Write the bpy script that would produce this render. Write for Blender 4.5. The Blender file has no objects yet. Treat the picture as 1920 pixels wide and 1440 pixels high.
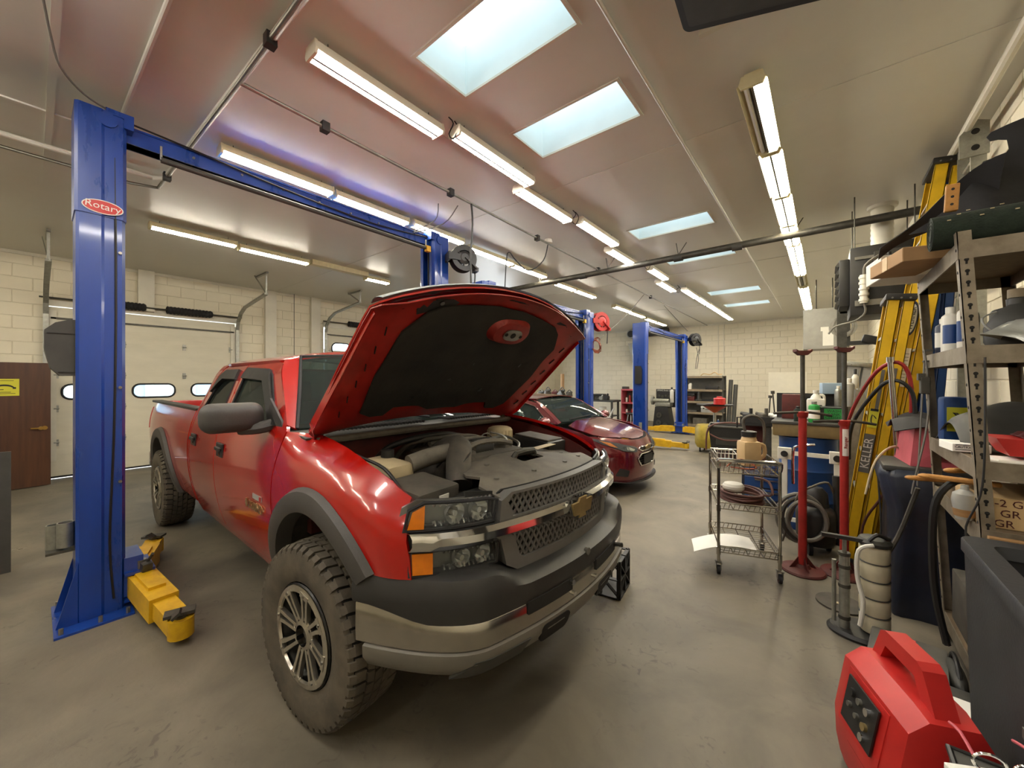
import bpy, bmesh, math, random
from mathutils import Vector, Matrix, Euler
from mathutils.geometry import delaunay_2d_cdt
random.seed(7)
PI = math.pi
scene = bpy.context.scene
COL = scene.collection

# ------------------------------------------------------------ camera
EYE = 1.6
cam_d = bpy.data.cameras.new('camera'); cam = bpy.data.objects.new('camera', cam_d); COL.objects.link(cam)
cam_d.sensor_fit = 'HORIZONTAL'; cam_d.sensor_width = 36.0
cam_d.lens = 36.0 * 725 / 1920
cam_d.shift_y = -7 / 1920
cam_d.clip_start = 0.05; cam_d.clip_end = 200
cam.location = (0, 0, EYE)
cam.rotation_euler = (PI / 2, 0, math.atan(585 / 725))
scene.camera = cam
# ------------------------------------------------------------ sky, exposure
scene.view_settings.view_transform = 'Standard'
scene.view_settings.look = 'None'
scene.view_settings.gamma = 1.0
scene.view_settings.use_curve_mapping = False
scene.view_settings.exposure = 1.08
SKY = 6.0          # overcast daylight
TUBE = 45.0        # fluorescent tubes
world = bpy.data.worlds.new('overcast_sky'); scene.world = world; world.use_nodes = True
bg = world.node_tree.nodes['Background']
bg.inputs[0].default_value = (0.90, 0.95, 1.0, 1); bg.inputs[1].default_value = SKY
scene.cycles.use_denoising = True
scene.cycles.max_bounces = 10
scene.cycles.diffuse_bounces = 5
scene.cycles.transparent_max_bounces = 12
scene.cycles.sample_clamp_indirect = 6.0
scene.cycles.caustics_reflective = False
scene.cycles.caustics_refractive = False

# ------------------------------------------------------------ materials
def lin(c):
    if isinstance(c, str):
        c = [int(c[i:i + 2], 16) / 255 for i in (0, 2, 4)]
        return tuple(x / 12.92 if x <= .04045 else ((x + .055) / 1.055) ** 2.4 for x in c)
    return tuple(c)
MATS = {}
def mat(name, col, rough=.5, metal=0., var=0., scale=6., bump=0., bscale=40., coat=0., col2=None, dist=0., spec=.5, rvar=0., stretch=None):
    if name in MATS: return MATS[name]
    m = bpy.data.materials.new(name); m.use_nodes = True
    nt = m.node_tree; p = nt.nodes['Principled BSDF']
    c = lin(col)
    p.inputs['Base Color'].default_value = (*c, 1)
    p.inputs['Roughness'].default_value = rough
    p.inputs['Metallic'].default_value = metal
    p.inputs['Coat Weight'].default_value = coat
    p.inputs['Coat Roughness'].default_value = .08
    p.inputs['Specular IOR Level'].default_value = spec
    if var or bump or col2 or rvar:
        tc = nt.nodes.new('ShaderNodeTexCoord'); vec = tc.outputs['Object']
        if stretch:
            mp = nt.nodes.new('ShaderNodeMapping'); mp.inputs['Scale'].default_value = stretch
            nt.links.new(vec, mp.inputs[0]); vec = mp.outputs[0]
    if var or col2 or rvar:
        n = nt.nodes.new('ShaderNodeTexNoise'); n.inputs['Scale'].default_value = scale; n.inputs['Detail'].default_value = 6
        n.inputs['Roughness'].default_value = .62; n.inputs['Distortion'].default_value = dist
        nt.links.new(vec, n.inputs['Vector'])
        r = nt.nodes.new('ShaderNodeValToRGB')
        c2 = lin(col2) if col2 else tuple(min(1, x * (1 + var)) for x in c)
        c1 = c if col2 else tuple(x * (1 - var) for x in c)
        r.color_ramp.elements[0].position = .34; r.color_ramp.elements[1].position = .68
        r.color_ramp.elements[0].color = (*c1, 1); r.color_ramp.elements[1].color = (*c2, 1)
        nt.links.new(n.outputs['Fac'], r.inputs[0])
        if var or col2: nt.links.new(r.outputs[0], p.inputs['Base Color'])
        if rvar:
            mr = nt.nodes.new('ShaderNodeMapRange'); mr.inputs[1].default_value = .35; mr.inputs[2].default_value = .65
            mr.inputs[3].default_value = rough - rvar; mr.inputs[4].default_value = min(1, rough + rvar)
            nt.links.new(n.outputs['Fac'], mr.inputs[0]); nt.links.new(mr.outputs[0], p.inputs['Roughness'])
    if bump:
        n2 = nt.nodes.new('ShaderNodeTexNoise'); n2.inputs['Scale'].default_value = bscale; n2.inputs['Detail'].default_value = 4
        nt.links.new(vec, n2.inputs['Vector'])
        b = nt.nodes.new('ShaderNodeBump'); b.inputs['Strength'].default_value = bump; b.inputs['Distance'].default_value = .01
        nt.links.new(n2.outputs['Fac'], b.inputs['Height']); nt.links.new(b.outputs[0], p.inputs['Normal'])
    MATS[name] = m
    return m
def emit(name, col, strength):
    m = bpy.data.materials.new(name); m.use_nodes = True; nt = m.node_tree
    p = nt.nodes['Principled BSDF']; p.inputs['Base Color'].default_value = (.9, .9, .9, 1)
    p.inputs['Emission Color'].default_value = (*lin(col), 1); p.inputs['Emission Strength'].default_value = strength
    MATS[name] = m; return m
def glassy(name, tint, amount, rough=.03):
    """thin pane: part clear (tinted), part glossy"""
    m = bpy.data.materials.new(name); m.use_nodes = True; nt = m.node_tree
    out = nt.nodes['Material Output']; p = nt.nodes['Principled BSDF']
    p.inputs['Base Color'].default_value = (*[x * .2 for x in lin(tint)], 1); p.inputs['Roughness'].default_value = rough
    tr = nt.nodes.new('ShaderNodeBsdfTransparent'); tr.inputs[0].default_value = (*lin(tint), 1)
    mx = nt.nodes.new('ShaderNodeMixShader'); mx.inputs[0].default_value = amount
    nt.links.new(p.outputs[0], mx.inputs[1]); nt.links.new(tr.outputs[0], mx.inputs[2]); nt.links.new(mx.outputs[0], out.inputs[0])
    MATS[name] = m; return m
def diffuser(name, col, clear):
    m = bpy.data.materials.new(name); m.use_nodes = True; nt = m.node_tree
    out = nt.nodes['Material Output']; nt.nodes.remove(nt.nodes['Principled BSDF'])
    tl = nt.nodes.new('ShaderNodeBsdfTranslucent'); tl.inputs[0].default_value = (*lin(col), 1)
    tr = nt.nodes.new('ShaderNodeBsdfTransparent'); tr.inputs[0].default_value = (*lin(col), 1)
    mx = nt.nodes.new('ShaderNodeMixShader'); mx.inputs[0].default_value = clear
    nt.links.new(tl.outputs[0], mx.inputs[1]); nt.links.new(tr.outputs[0], mx.inputs[2]); nt.links.new(mx.outputs[0], out.inputs[0])
    MATS[name] = m; return m

def floor_material():
    m = bpy.data.materials.new('floor'); m.use_nodes = True; nt = m.node_tree; N = nt.nodes.new; L = nt.links.new; p = nt.nodes['Principled BSDF']
    tc = N('ShaderNodeTexCoord'); MATS['floor'] = m
    def noise(scale, detail, dist, rough=.6):
        n = N('ShaderNodeTexNoise'); n.inputs['Scale'].default_value = scale; n.inputs['Detail'].default_value = detail; n.inputs['Distortion'].default_value = dist
        n.inputs['Roughness'].default_value = rough; L(tc.outputs['Object'], n.inputs['Vector']); return n.outputs['Fac']
    def ramp(src, a, b, ca, cb):
        r = N('ShaderNodeValToRGB'); e = r.color_ramp.elements; e[0].position = a; e[1].position = b; e[0].color = (*ca, 1); e[1].color = (*cb, 1); L(src, r.inputs[0]); return r.outputs[0]
    base = ramp(noise(1.6, 8, .5), .32, .7, lin('565045'), lin('756d5e'))
    mask = ramp(noise(1.1, 2, .3), .46, .6, (0, 0, 0), (1, 1, 1))          # where the scuffs gather
    spot = ramp(noise(13, 5, 1.6, .55), .58, .66, (0, 0, 0), (1, 1, 1))
    mu = N('ShaderNodeMath'); mu.operation = 'MULTIPLY'; L(mask, mu.inputs[0]); L(spot, mu.inputs[1])
    m2 = N('ShaderNodeMath'); m2.operation = 'MULTIPLY'; m2.inputs[1].default_value = .42; L(mu.outputs[0], m2.inputs[0])
    mx = N('ShaderNodeMix'); mx.data_type = 'RGBA'; L(m2.outputs[0], mx.inputs[0]); L(base, mx.inputs[6]); mx.inputs[7].default_value = (*lin('2b2721'), 1); L(mx.outputs[2], p.inputs['Base Color'])
    # a puddle with its own outline beside the near lift column
    sub = N('ShaderNodeVectorMath'); sub.operation = 'SUBTRACT'; sub.inputs[1].default_value = (-5.7, .30, 0); L(tc.outputs['Object'], sub.inputs[0])
    ln = N('ShaderNodeVectorMath'); ln.operation = 'LENGTH'; L(sub.outputs[0], ln.inputs[0])
    nn = N('ShaderNodeMath'); nn.operation = 'MULTIPLY_ADD'; nn.inputs[1].default_value = 1.6; L(noise(2.6, 5, .6), nn.inputs[0]); L(ln.outputs['Value'], nn.inputs[2])
    wet = ramp(nn.outputs[0], .93, 1.12, (.1, .1, .1), (.58, .58, .58))
    L(wet, p.inputs['Roughness'])
    b = N('ShaderNodeBump'); b.inputs['Strength'].default_value = .10; b.inputs['Distance'].default_value = .01; L(noise(30, 4, 0), b.inputs['Height']); L(b.outputs[0], p.inputs['Normal'])
floor_material()
mat('ceiling', 'd0cec6', .34, var=.045, scale=.9, bump=.06, bscale=3, rvar=.025)
mat('block', 'd9d1bc', .62, var=.05, scale=1.5, bump=.12, bscale=60)
mat('mortar', 'cdc5b0', .8, var=.06, scale=3)
mat('white_paint', 'cfcabb', .5, var=.06, scale=3)
mat('door_panel', 'cdc7b4', .5, var=.05, scale=2, stretch=(1, 1, 3))
mat('well_white', 'e4ecec', .55, var=.03, scale=3)
mat('galv', '9a9a92', .42, .75, var=.18, scale=18)
mat('steel', '8d8b84', .38, .85, var=.15, scale=12)
mat('dark_steel', '4b4943', .5, .6, var=.25, scale=14)
mat('chrome', 'd8d8d6', .09, 1.)
mat('chrome_worn', 'b4b0a8', .2, 1., var=.08, scale=9, rvar=.05)
mat('reflector', 'e8e8e6', .2, .9)
mat('bucket', '8f8f8c', .3, .85)
mat('black_plastic', '1d1c1b', .5, var=.2, scale=8)
mat('black_rubber', '17161a', .75, var=.25, scale=6, bump=.1)
mat('dark_grey', '383733', .6, var=.18, scale=7)
mat('mid_grey', '5d5b55', .55, var=.14, scale=7)
mat('light_grey', '9b9a94', .5, var=.1, scale=6)
mat('blue_lift', '0a3688', .33, var=.16, scale=5, coat=.35, rvar=.08, stretch=(1, 1, .25))
mat('yellow_lift', 'd3a813', .5, col2='b58a10', scale=9, var=.1, bump=.12, bscale=25)
mat('red_paint', 'a51007', .25, coat=.8)
mat('red_dusty', '501914', .6, var=.3, scale=9)
mat('red_under', '94211a', .42, var=.3, scale=5)
mat('maroon', '5a0913', .22, coat=1., metal=.25)
mat('red_plastic', 'b32420', .42, var=.1, scale=7)
mat('red_old', 'a02420', .45, var=.2, scale=10)
mat('flare', '3f3c3a', .55, var=.1, scale=9, bump=.08, bscale=120)
mat('bumper_black', '2b2a29', .5, var=.1, scale=6, bump=.06, bscale=90)
mat('valance', '6c6860', .55, var=.1, scale=6)
mat('grille_grey', '605e5b', .5, var=.08, scale=8)
mat('gold', 'bda673', .28, .85, var=.1, scale=20)
mat('amber', 'd9780c', .2, var=.1, scale=20, coat=.5)
mat('tyre', '3d372f', .8, col2='5a5144', var=.2, scale=7, bump=.15, bscale=60)
mat('recess_shade', '181614', .9)  # near-black that puts shade into grooves, slots and holes
mat('alloy', 'b9b3a6', .28, .9, var=.15, scale=12)
mat('alloy_dark', '1a1917', .35, .3)
mat('dusty', '524c43', .72, col2='35322d', var=.2, scale=8, bump=.1)
mat('dusty_light', '6a645a', .7, col2='48443d', var=.2, scale=6)
mat('pad', '2a2723', .92, col2='1c1a18', var=.2, scale=4, bump=.4, bscale=14)
mat('cream_plastic', 'b9a988', .55, var=.1, scale=8)
mat('tan_plastic', 'c9ab7c', .5, var=.1, scale=6)
mat('white_plastic', 'd6d3c8', .45, var=.05, scale=6)
mat('paper', 'e9e7df', .8, var=.03, scale=9)
mat('wood_door', '3d2415', .4, col2='4f301c', var=.2, scale=3, stretch=(6, 6, .5), coat=.2)
mat('wood', 'a37d51', .7, col2='7f5c36', var=.2, scale=4, stretch=(1, 1, 6))
mat('wood_beam', '8f7f66', .72, col2='6f6350', var=.2, scale=5)
mat('cardboard', 'a5825c', .8, var=.08, scale=5)
mat('yellow_ladder', 'cfa70d', .5, var=.12, scale=8)
mat('brass', 'b08f4a', .35, .9)
mat('blue_drum', '123a72', .45, var=.15, scale=5)
mat('navy_plastic', '101a33', .45, var=.2, scale=4)
mat('black_vinyl', '11141c', .36, col2='1d2438', var=.2, scale=2, bump=.9, bscale=3.5)
mat('red_hose', '8f1d1d', .5)
mat('black_hose', '141312', .55)
mat('grey_hose', '6e6b64', .55)
mat('brown_hose', '4e2a22', .55)
mat('copper', '8c4a32', .4, .5)
mat('green_label', '1f8a3b', .6)
mat('green_carpet', '141d16', .95, col2='1f2b20', var=.3, scale=30, bump=.4, bscale=90)
mat('translucent_jug', 'c6bda2', .45, var=.12, scale=5)
mat('pink', 'c25a64', .5, var=.12, scale=6)
mat('orange_wood', 'c08a45', .7, col2='8d6230', var=.2, scale=12)
mat('yellow_tank', 'b09a35', .5, col2='8a7a2c', scale=6, var=.1)
mat('lamp_white', 'e6e1d0', .4)
mat('lamp_old', 'd6cda6', .45, var=.08, scale=10)
emit('tube_on', 'fffaf2', TUBE)
emit('tube_on_warm', 'fff6e0', TUBE)
mat('tube_off', 'cfcdc4', .3)
glassy('car_glass', '9fb0aa', .72)
glassy('clear_glass', 'e8f2f4', .85)
glassy('lens', 'f6f8f8', .88, .04)
glassy('plastic_bag', 'd8dcd6', .35, .25)
diffuser('skylight_sheet', '737c7d', .30)
mat('outside_ground', 'b5b7b6', .9, var=.1, scale=1)
mat('outside_wall', '8fa3b5', .8)
mat('yellow_sign', 'c2bd2e', .6)
mat('ink', '1b1a18', .7)
mat('lug', '8a8780', .3, .9)
mat('silver_bag', 'b9bbb4', .3, .5, bump=.8, bscale=12)

# ------------------------------------------------------------ geometry helpers
class MB:
    """collects shapes into one mesh; verts in the owner's local space"""
    def __init__(s): s.v = []; s.f = []; s.m = None
    def add(s, vs, fs):
        o = len(s.v); s.v += [tuple(v) for v in vs]; s.f += [[i + o for i in f] for f in fs]; return s
    def box(s, c, d, rot=None, bev=0.):
        hx, hy, hz = d[0] / 2, d[1] / 2, d[2] / 2
        if bev:
            b = min(bev, hx * .95, hy * .95, hz * .95); vs = []; fs = []
            bm = bmesh.new(); bmesh.ops.create_cube(bm, size=1)
            for v in bm.verts: v.co = Vector((v.co.x * 2 * hx, v.co.y * 2 * hy, v.co.z * 2 * hz))
            bmesh.ops.bevel(bm, geom=list(bm.edges), offset=b, segments=2 if b > .006 else 1, affect='EDGES', profile=.6)
            bm.verts.index_update()
            vs = [v.co.copy() for v in bm.verts]; fs = [[v.index for v in f.verts] for f in bm.faces]; bm.free()
        else:
            vs = [Vector((x, y, z)) for x in (-hx, hx) for y in (-hy, hy) for z in (-hz, hz)]
            fs = [(0, 1, 3, 2), (4, 6, 7, 5), (0, 4, 5, 1), (2, 3, 7, 6), (0, 2, 6, 4), (1, 5, 7, 3)]
        R = Euler(rot).to_matrix() if rot else None
        vs = [((R @ v) if R else v) + Vector(c) for v in vs]
        return s.add(vs, fs)
    def b2(s, a, b, bev=0.):
        return s.box([(a[i] + b[i]) / 2 for i in range(3)], [abs(b[i] - a[i]) for i in range(3)], None, bev)
    def beam(s, p, q, w, h, up=(0, 0, 1)):
        p, q = Vector(p), Vector(q); d = (q - p).normalized(); up = Vector(up)
        if abs(d.dot(up)) > .98: up = Vector((1, 0, 0))
        x = d.cross(up).normalized() * w / 2; y = x.cross(d).normalized() * h / 2
        vs = [p - x - y, p + x - y, p + x + y, p - x + y, q - x - y, q + x - y, q + x + y, q - x + y]
        return s.add(vs, [(3, 2, 1, 0), (4, 5, 6, 7), (0, 1, 5, 4), (1, 2, 6, 5), (2, 3, 7, 6), (3, 0, 4, 7)])
    def cyl(s, p, q, r, r2=None, n=14, caps=True):
        p, q = Vector(p), Vector(q); r2 = r if r2 is None else r2; d = (q - p).normalized()
        a = d.orthogonal().normalized(); b = d.cross(a); vs = []; fs = []
        for i in range(n):
            t = 2 * PI * i / n; o = a * math.cos(t) + b * math.sin(t)
            vs += [p + o * r, q + o * r2]
        for i in range(n):
            j = (i + 1) % n; fs.append((2 * i, 2 * j, 2 * j + 1, 2 * i + 1))
        if caps: fs += [[2 * i for i in range(n)][::-1], [2 * i + 1 for i in range(n)]]
        return s.add(vs, fs)
    def tube(s, pts, r, n=8, smooth=3, closed=False):
        P = [Vector(p) for p in pts]
        if smooth > 1 and len(P) > 2:
            Q = []; N = len(P)
            rng = range(N if closed else N - 1)
            for i in rng:
                if closed: a, b, c, d = P[(i - 1) % N], P[i], P[(i + 1) % N], P[(i + 2) % N]
                else: a, b, c, d = P[max(i - 1, 0)], P[i], P[i + 1], P[min(i + 2, N - 1)]
                for k in range(smooth):
                    t = k / smooth
                    Q.append(.5 * ((2 * b) + (c - a) * t + (2 * a - 5 * b + 4 * c - d) * t * t + (3 * b - a - 3 * c + d) * t ** 3))
            if not closed: Q.append(P[-1])
            P = Q
        N = len(P); vs = []; fs = []; prev = None
        for i, p in enumerate(P):
            if closed: d = P[(i + 1) % N] - P[i - 1]
            else: d = P[min(i + 1, N - 1)] - P[max(i - 1, 0)]
            d = d.normalized() if d.length > 1e-9 else Vector((0, 0, 1))
            a = d.orthogonal().normalized() if prev is None else (prev - d * prev.dot(d)).normalized()
            prev = a; b = d.cross(a)
            rr = r(i / (N - 1)) if callable(r) else r
            for k in range(n):
                t = 2 * PI * k / n; vs.append(p + (a * math.cos(t) + b * math.sin(t)) * rr)
        for i in range(N if closed else N - 1):
            j = (i + 1) % N
            for k in range(n):
                l = (k + 1) % n; fs.append((i * n + k, i * n + l, j * n + l, j * n + k))
        if not closed: fs += [list(range(n))[::-1], [(N - 1) * n + k for k in range(n)]]
        return s.add(vs, fs)
    def lathe(s, prof, c=(0, 0, 0), axis='z', n=24, a0=0., a1=2 * PI):
        """prof: (r, h) list, h along axis"""
        full = abs(a1 - a0 - 2 * PI) < 1e-6; m = n if full else n + 1; vs = []; fs = []; c = Vector(c); k = len(prof)
        for i in range(m):
            t = a0 + (a1 - a0) * i / n; co, si = math.cos(t), math.sin(t)
            for r, h in prof:
                if axis == 'z': v = (r * co, r * si, h)
                elif axis == 'y': v = (r * co, h, r * si)
                else: v = (h, r * co, r * si)
                vs.append(Vector(v) + c)
        for i in range(n):
            j = (i + 1) % m
            for q in range(k - 1): fs.append((i * k + q, j * k + q, j * k + q + 1, i * k + q + 1))
        return s.add(vs, fs)
    def prism(s, poly, axis, h0, h1):
        """poly in the plane normal to axis: z->(x,y) y->(x,z) x->(y,z)"""
        n = len(poly); vs = []
        for h in (h0, h1):
            for a, b in poly:
                vs.append((a, b, h) if axis == 'z' else (a, h, b) if axis == 'y' else (h, a, b))
        fs = [list(range(n))[::-1], [n + i for i in range(n)]] + [(i, (i + 1) % n, n + (i + 1) % n, n + i) for i in range(n)]
        return s.add(vs, fs)
    def ell(s, c, r, n=12, m=8, zmin=-1., zmax=1.):
        c = Vector(c); vs = []; fs = []
        for i in range(m + 1):
            z = zmin + (zmax - zmin) * i / m if (zmin > -1 or zmax < 1) else -math.cos(PI * i / m)
            q = math.sqrt(max(0, 1 - z * z)) + 1e-4
            for k in range(n):
                t = 2 * PI * k / n; vs.append(c + Vector((r[0] * q * math.cos(t), r[1] * q * math.sin(t), r[2] * z)))
        for i in range(m):
            for k in range(n):
                l = (k + 1) % n; fs.append((i * n + k, i * n + l, (i + 1) * n + l, (i + 1) * n + k))
        fs += [list(range(n))[::-1], [m * n + k for k in range(n)]]
        return s.add(vs, fs)
    def grid(s, f, nu, nv, closeu=False):
        """f(i/nu, j/nv) -> point"""
        vs = [f(i / nu, j / nv) for i in range(nu + 1) for j in range(nv + 1)]
        fs = [(i * (nv + 1) + j, (i + 1) * (nv + 1) + j, (i + 1) * (nv + 1) + j + 1, i * (nv + 1) + j + 1) for i in range(nu) for j in range(nv)]
        return s.add(vs, fs)
    def xform(s, M):
        s.v = [tuple(M @ Vector(v)) for v in s.v]; return s
    def build(s, name, material, parent=None, smooth=35, thick=0., loc=None, rot=None):
        me = bpy.data.meshes.new(name); me.from_pydata(s.v, [], s.f)
        bm = bmesh.new(); bm.from_mesh(me)
        bmesh.ops.remove_doubles(bm, verts=bm.verts, dist=1e-5)
        bmesh.ops.recalc_face_normals(bm, faces=bm.faces)
        if thick: bmesh.ops.solidify(bm, geom=list(bm.faces), thickness=thick)
        bm.to_mesh(me); bm.free()
        return link(name, me, material, parent, smooth, loc, rot)
def link(name, me, material, parent=None, smooth=35, loc=None, rot=None):
    if not me.materials: me.materials.append(MATS[material] if isinstance(material, str) else material)
    if smooth:
        me.polygons.foreach_set('use_smooth', [True] * len(me.polygons))
        me.set_sharp_from_angle(angle=math.radians(smooth))
    o = bpy.data.objects.new(name, me); COL.objects.link(o)
    if parent: o.parent = parent
    if loc: o.location = loc
    if rot: o.rotation_euler = rot
    return o
def thing(name, label, cat, loc=(0, 0, 0), rz=0., group=None, rot=None):
    o = bpy.data.objects.new(name, None); COL.objects.link(o); o.empty_display_size = .1
    o.location = loc; o.rotation_euler = rot or (0, 0, rz)
    return tag(o, label, cat, group)
def tag(o, label, cat, group=None):
    o['label'] = label; o['category'] = cat
    if group: o['group'] = group
    return o
def struct(o, label=None):
    o['kind'] = 'structure'
    if label: o['label'] = label
    return o
def copy_tree(o, loc=None, rz=None, label=None, parent=None):
    c = o.copy(); COL.objects.link(c); c.parent = parent
    if loc: c.location = loc
    if rz is not None: c.rotation_euler = (0, 0, rz)
    if label: c['label'] = label
    for ch in list(o.children): copy_tree(ch, parent=c)
    return c
def inpoly(x, y, P):
    r = False; j = len(P) - 1
    for i in range(len(P)):
        xi, yi = P[i]; xj, yj = P[j]
        if (yi > y) != (yj > y) and x < (xj - xi) * (y - yi) / (yj - yi) + xi: r = not r
        j = i
    return r
def resample(P, step):
    out = []
    for i in range(len(P)):
        a, b = P[i], P[(i + 1) % len(P)]; d = math.hypot(b[0] - a[0], b[1] - a[1]); n = max(1, int(round(d / step)))
        for k in range(n): out.append((a[0] + (b[0] - a[0]) * k / n, a[1] + (b[1] - a[1]) * k / n))
    return out
def panel(mb, outline, f, step=.05, holes=(), thick=.012, edge=None):
    """sheet with any outline and holes, mapped by f(a,b)->xyz, given a thickness by a second skin"""
    loops = [resample(outline, edge or step)] + [resample(h, edge or step) for h in holes]
    vs = []; es = []
    for L in loops:
        o = len(vs); vs += [Vector(p) for p in L]; es += [(o + i, o + (i + 1) % len(L)) for i in range(len(L))]
    nb = len(vs)
    x0 = min(p[0] for p in loops[0]); x1 = max(p[0] for p in loops[0]); y0 = min(p[1] for p in loops[0]); y1 = max(p[1] for p in loops[0])
    nx = int((x1 - x0) / step); ny = int((y1 - y0) / step); bpts = [(v.x, v.y) for v in vs]
    for i in range(1, nx + 1):
        for j in range(1, ny + 1):
            x = x0 + i * step; y = y0 + j * step
            if inpoly(x, y, loops[0]) and not any(inpoly(x, y, h) for h in loops[1:]):
                if all((x - a) ** 2 + (y - b) ** 2 > (step * .45) ** 2 for a, b in bpts): vs.append(Vector((x, y)))
    V, E_, Fc, *_ = delaunay_2d_cdt(vs, es, [], 0, 1e-6)
    fs = []
    for t in Fc:
        cx = sum(V[i].x for i in t) / len(t); cy = sum(V[i].y for i in t) / len(t)
        if inpoly(cx, cy, loops[0]) and not any(inpoly(cx, cy, h) for h in loops[1:]): fs.append(list(t))
    P = [Vector(f(v.x, v.y)) for v in V]
    tm = MB(); tm.add(P, fs)
    if thick:
        N = [Vector((0, 0, 0)) for _ in P]
        for t in fs:
            n = (P[t[1]] - P[t[0]]).cross(P[t[2]] - P[t[0]])
            for i in t: N[i] += n
        cnt = {}
        for t in fs:
            for a, b in zip(t, t[1:] + t[:1]): cnt[(a, b)] = cnt.get((a, b), 0) + 1
        Q = [p - (n.normalized() if n.length else Vector((0, 0, 1))) * thick for p, n in zip(P, N)]
        o = len(P); tm.add(Q, [t[::-1] for t in fs])
        tm.f += [[b, a, a + o, b + o] for (a, b) in cnt if (b, a) not in cnt]
    mb.add(tm.v, tm.f); return mb
def text_mesh(body, size, depth=.001):
    cu = bpy.data.curves.new('txt', 'FONT'); cu.body = body; cu.size = size; cu.extrude = depth; cu.align_x = 'CENTER'; cu.align_y = 'CENTER'
    cu.resolution_u = 2
    o = bpy.data.objects.new('txt', cu); COL.objects.link(o)
    dg = bpy.context.evaluated_depsgraph_get(); me = bpy.data.meshes.new_from_object(o.evaluated_get(dg))
    bpy.data.objects.remove(o); return me
def text(name, body, size, M, material, parent, sx=1., sy=1., depth=.001):
    me = text_mesh(body, size, depth); me.transform(M @ Matrix.Diagonal((sx, sy, 1, 1))); me.materials.clear()
    return link(name, me, material, parent, 0)
def frame(o, x, y):
    """matrix with origin o, local x/y axes"""
    x = Vector(x).normalized(); y = Vector(y); y = (y - x * y.dot(x)).normalized(); z = x.cross(y)
    M = Matrix((x, y, z)).transposed().to_4x4(); M.translation = Vector(o); return M
def lerp(t, T):
    if t <= T[0][0]: return T[0][1]
    for (a, x), (b, y) in zip(T, T[1:]):
        if t <= b: return x + (y - x) * (t - a) / (b - a)
    return T[-1][1]
def sm(t, T):
    if t <= T[0][0]: return T[0][1]
    for (a, x), (b, y) in zip(T, T[1:]):
        if t <= b:
            k = (t - a) / (b - a); k = k * k * (3 - 2 * k); return x + (y - x) * k
    return T[-1][1]
def spl(t, T):
    """smooth curve through the points"""
    n = len(T)
    if t <= T[0][0]: return T[0][1]
    if t >= T[-1][0]: return T[-1][1]
    for i in range(n - 1):
        (a, x), (b, y) = T[i], T[i + 1]
        if t <= b:
            m0 = (T[i + 1][1] - T[i - 1][1]) / (T[i + 1][0] - T[i - 1][0]) if i else (y - x) / (b - a)
            m1 = (T[i + 2][1] - T[i][1]) / (T[i + 2][0] - T[i][0]) if i < n - 2 else (y - x) / (b - a)
            h = b - a; k = (t - a) / h; k2 = k * k; k3 = k2 * k
            return (2 * k3 - 3 * k2 + 1) * x + (k3 - 2 * k2 + k) * h * m0 + (-2 * k3 + 3 * k2) * y + (k3 - k2) * h * m1
def arc(cx, cy, r, a0, a1, n, ry=None):
    ry = ry or r
    return [(cx + r * math.cos(math.radians(a0 + (a1 - a0) * i / n)), cy + ry * math.sin(math.radians(a0 + (a1 - a0) * i / n))) for i in range(n + 1)]
def rrect(x0, y0, x1, y1, r, n=4):
    return arc(x1 - r, y1 - r, r, 0, 90, n) + arc(x0 + r, y1 - r, r, 90, 180, n) + arc(x0 + r, y0 + r, r, 180, 270, n) + arc(x1 - r, y0 + r, r, 270, 360, n)

# ------------------------------------------------------------ the room
XL, XR, YB, YF, HC = -9.7, 1.0, 15.2, -7.0, 3.6
m = MB(); m.b2((XL - .3, YF, -.1), (XR + .3, YB + .3, 0)); struct(m.build('floor', 'floor', smooth=0))
SKYL = [(-1.97, 1.48, -1.07, 1.92), (-1.97, 2.44, -1.07, 2.88), (-2.05, 5.0, -1.07, 5.42), (-2.08, 6.5, -1.07, 6.95), (-2.08, 9.6, -1.07, 10.07), (-2.08, 11.45, -1.07, 11.94)]
m = MB()
ys = [YF] + [y for s_ in SKYL for y in (s_[1], s_[3])] + [YB + .3]
def rect_holes(mb, x0, y0, x1, y1, holes, emit_face):
    xs = sorted({x0, x1, *[h[0] for h in holes], *[h[2] for h in holes]}); yy = sorted({y0, y1, *[h[1] for h in holes], *[h[3] for h in holes]})
    for a, b in zip(xs, xs[1:]):
        for c, d in zip(yy, yy[1:]):
            cx, cy = (a + b) / 2, (c + d) / 2
            if any(h[0] < cx < h[2] and h[1] < cy < h[3] for h in holes): continue
            emit_face(a, c, b, d)
rect_holes(m, XL - .3, YF, XR + .3, YB + .3, SKYL, lambda a, c, b, d: m.b2((a, c, HC), (b, d, HC + .12)))
ceil = struct(m.build('ceiling', 'ceiling', smooth=0))
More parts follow.
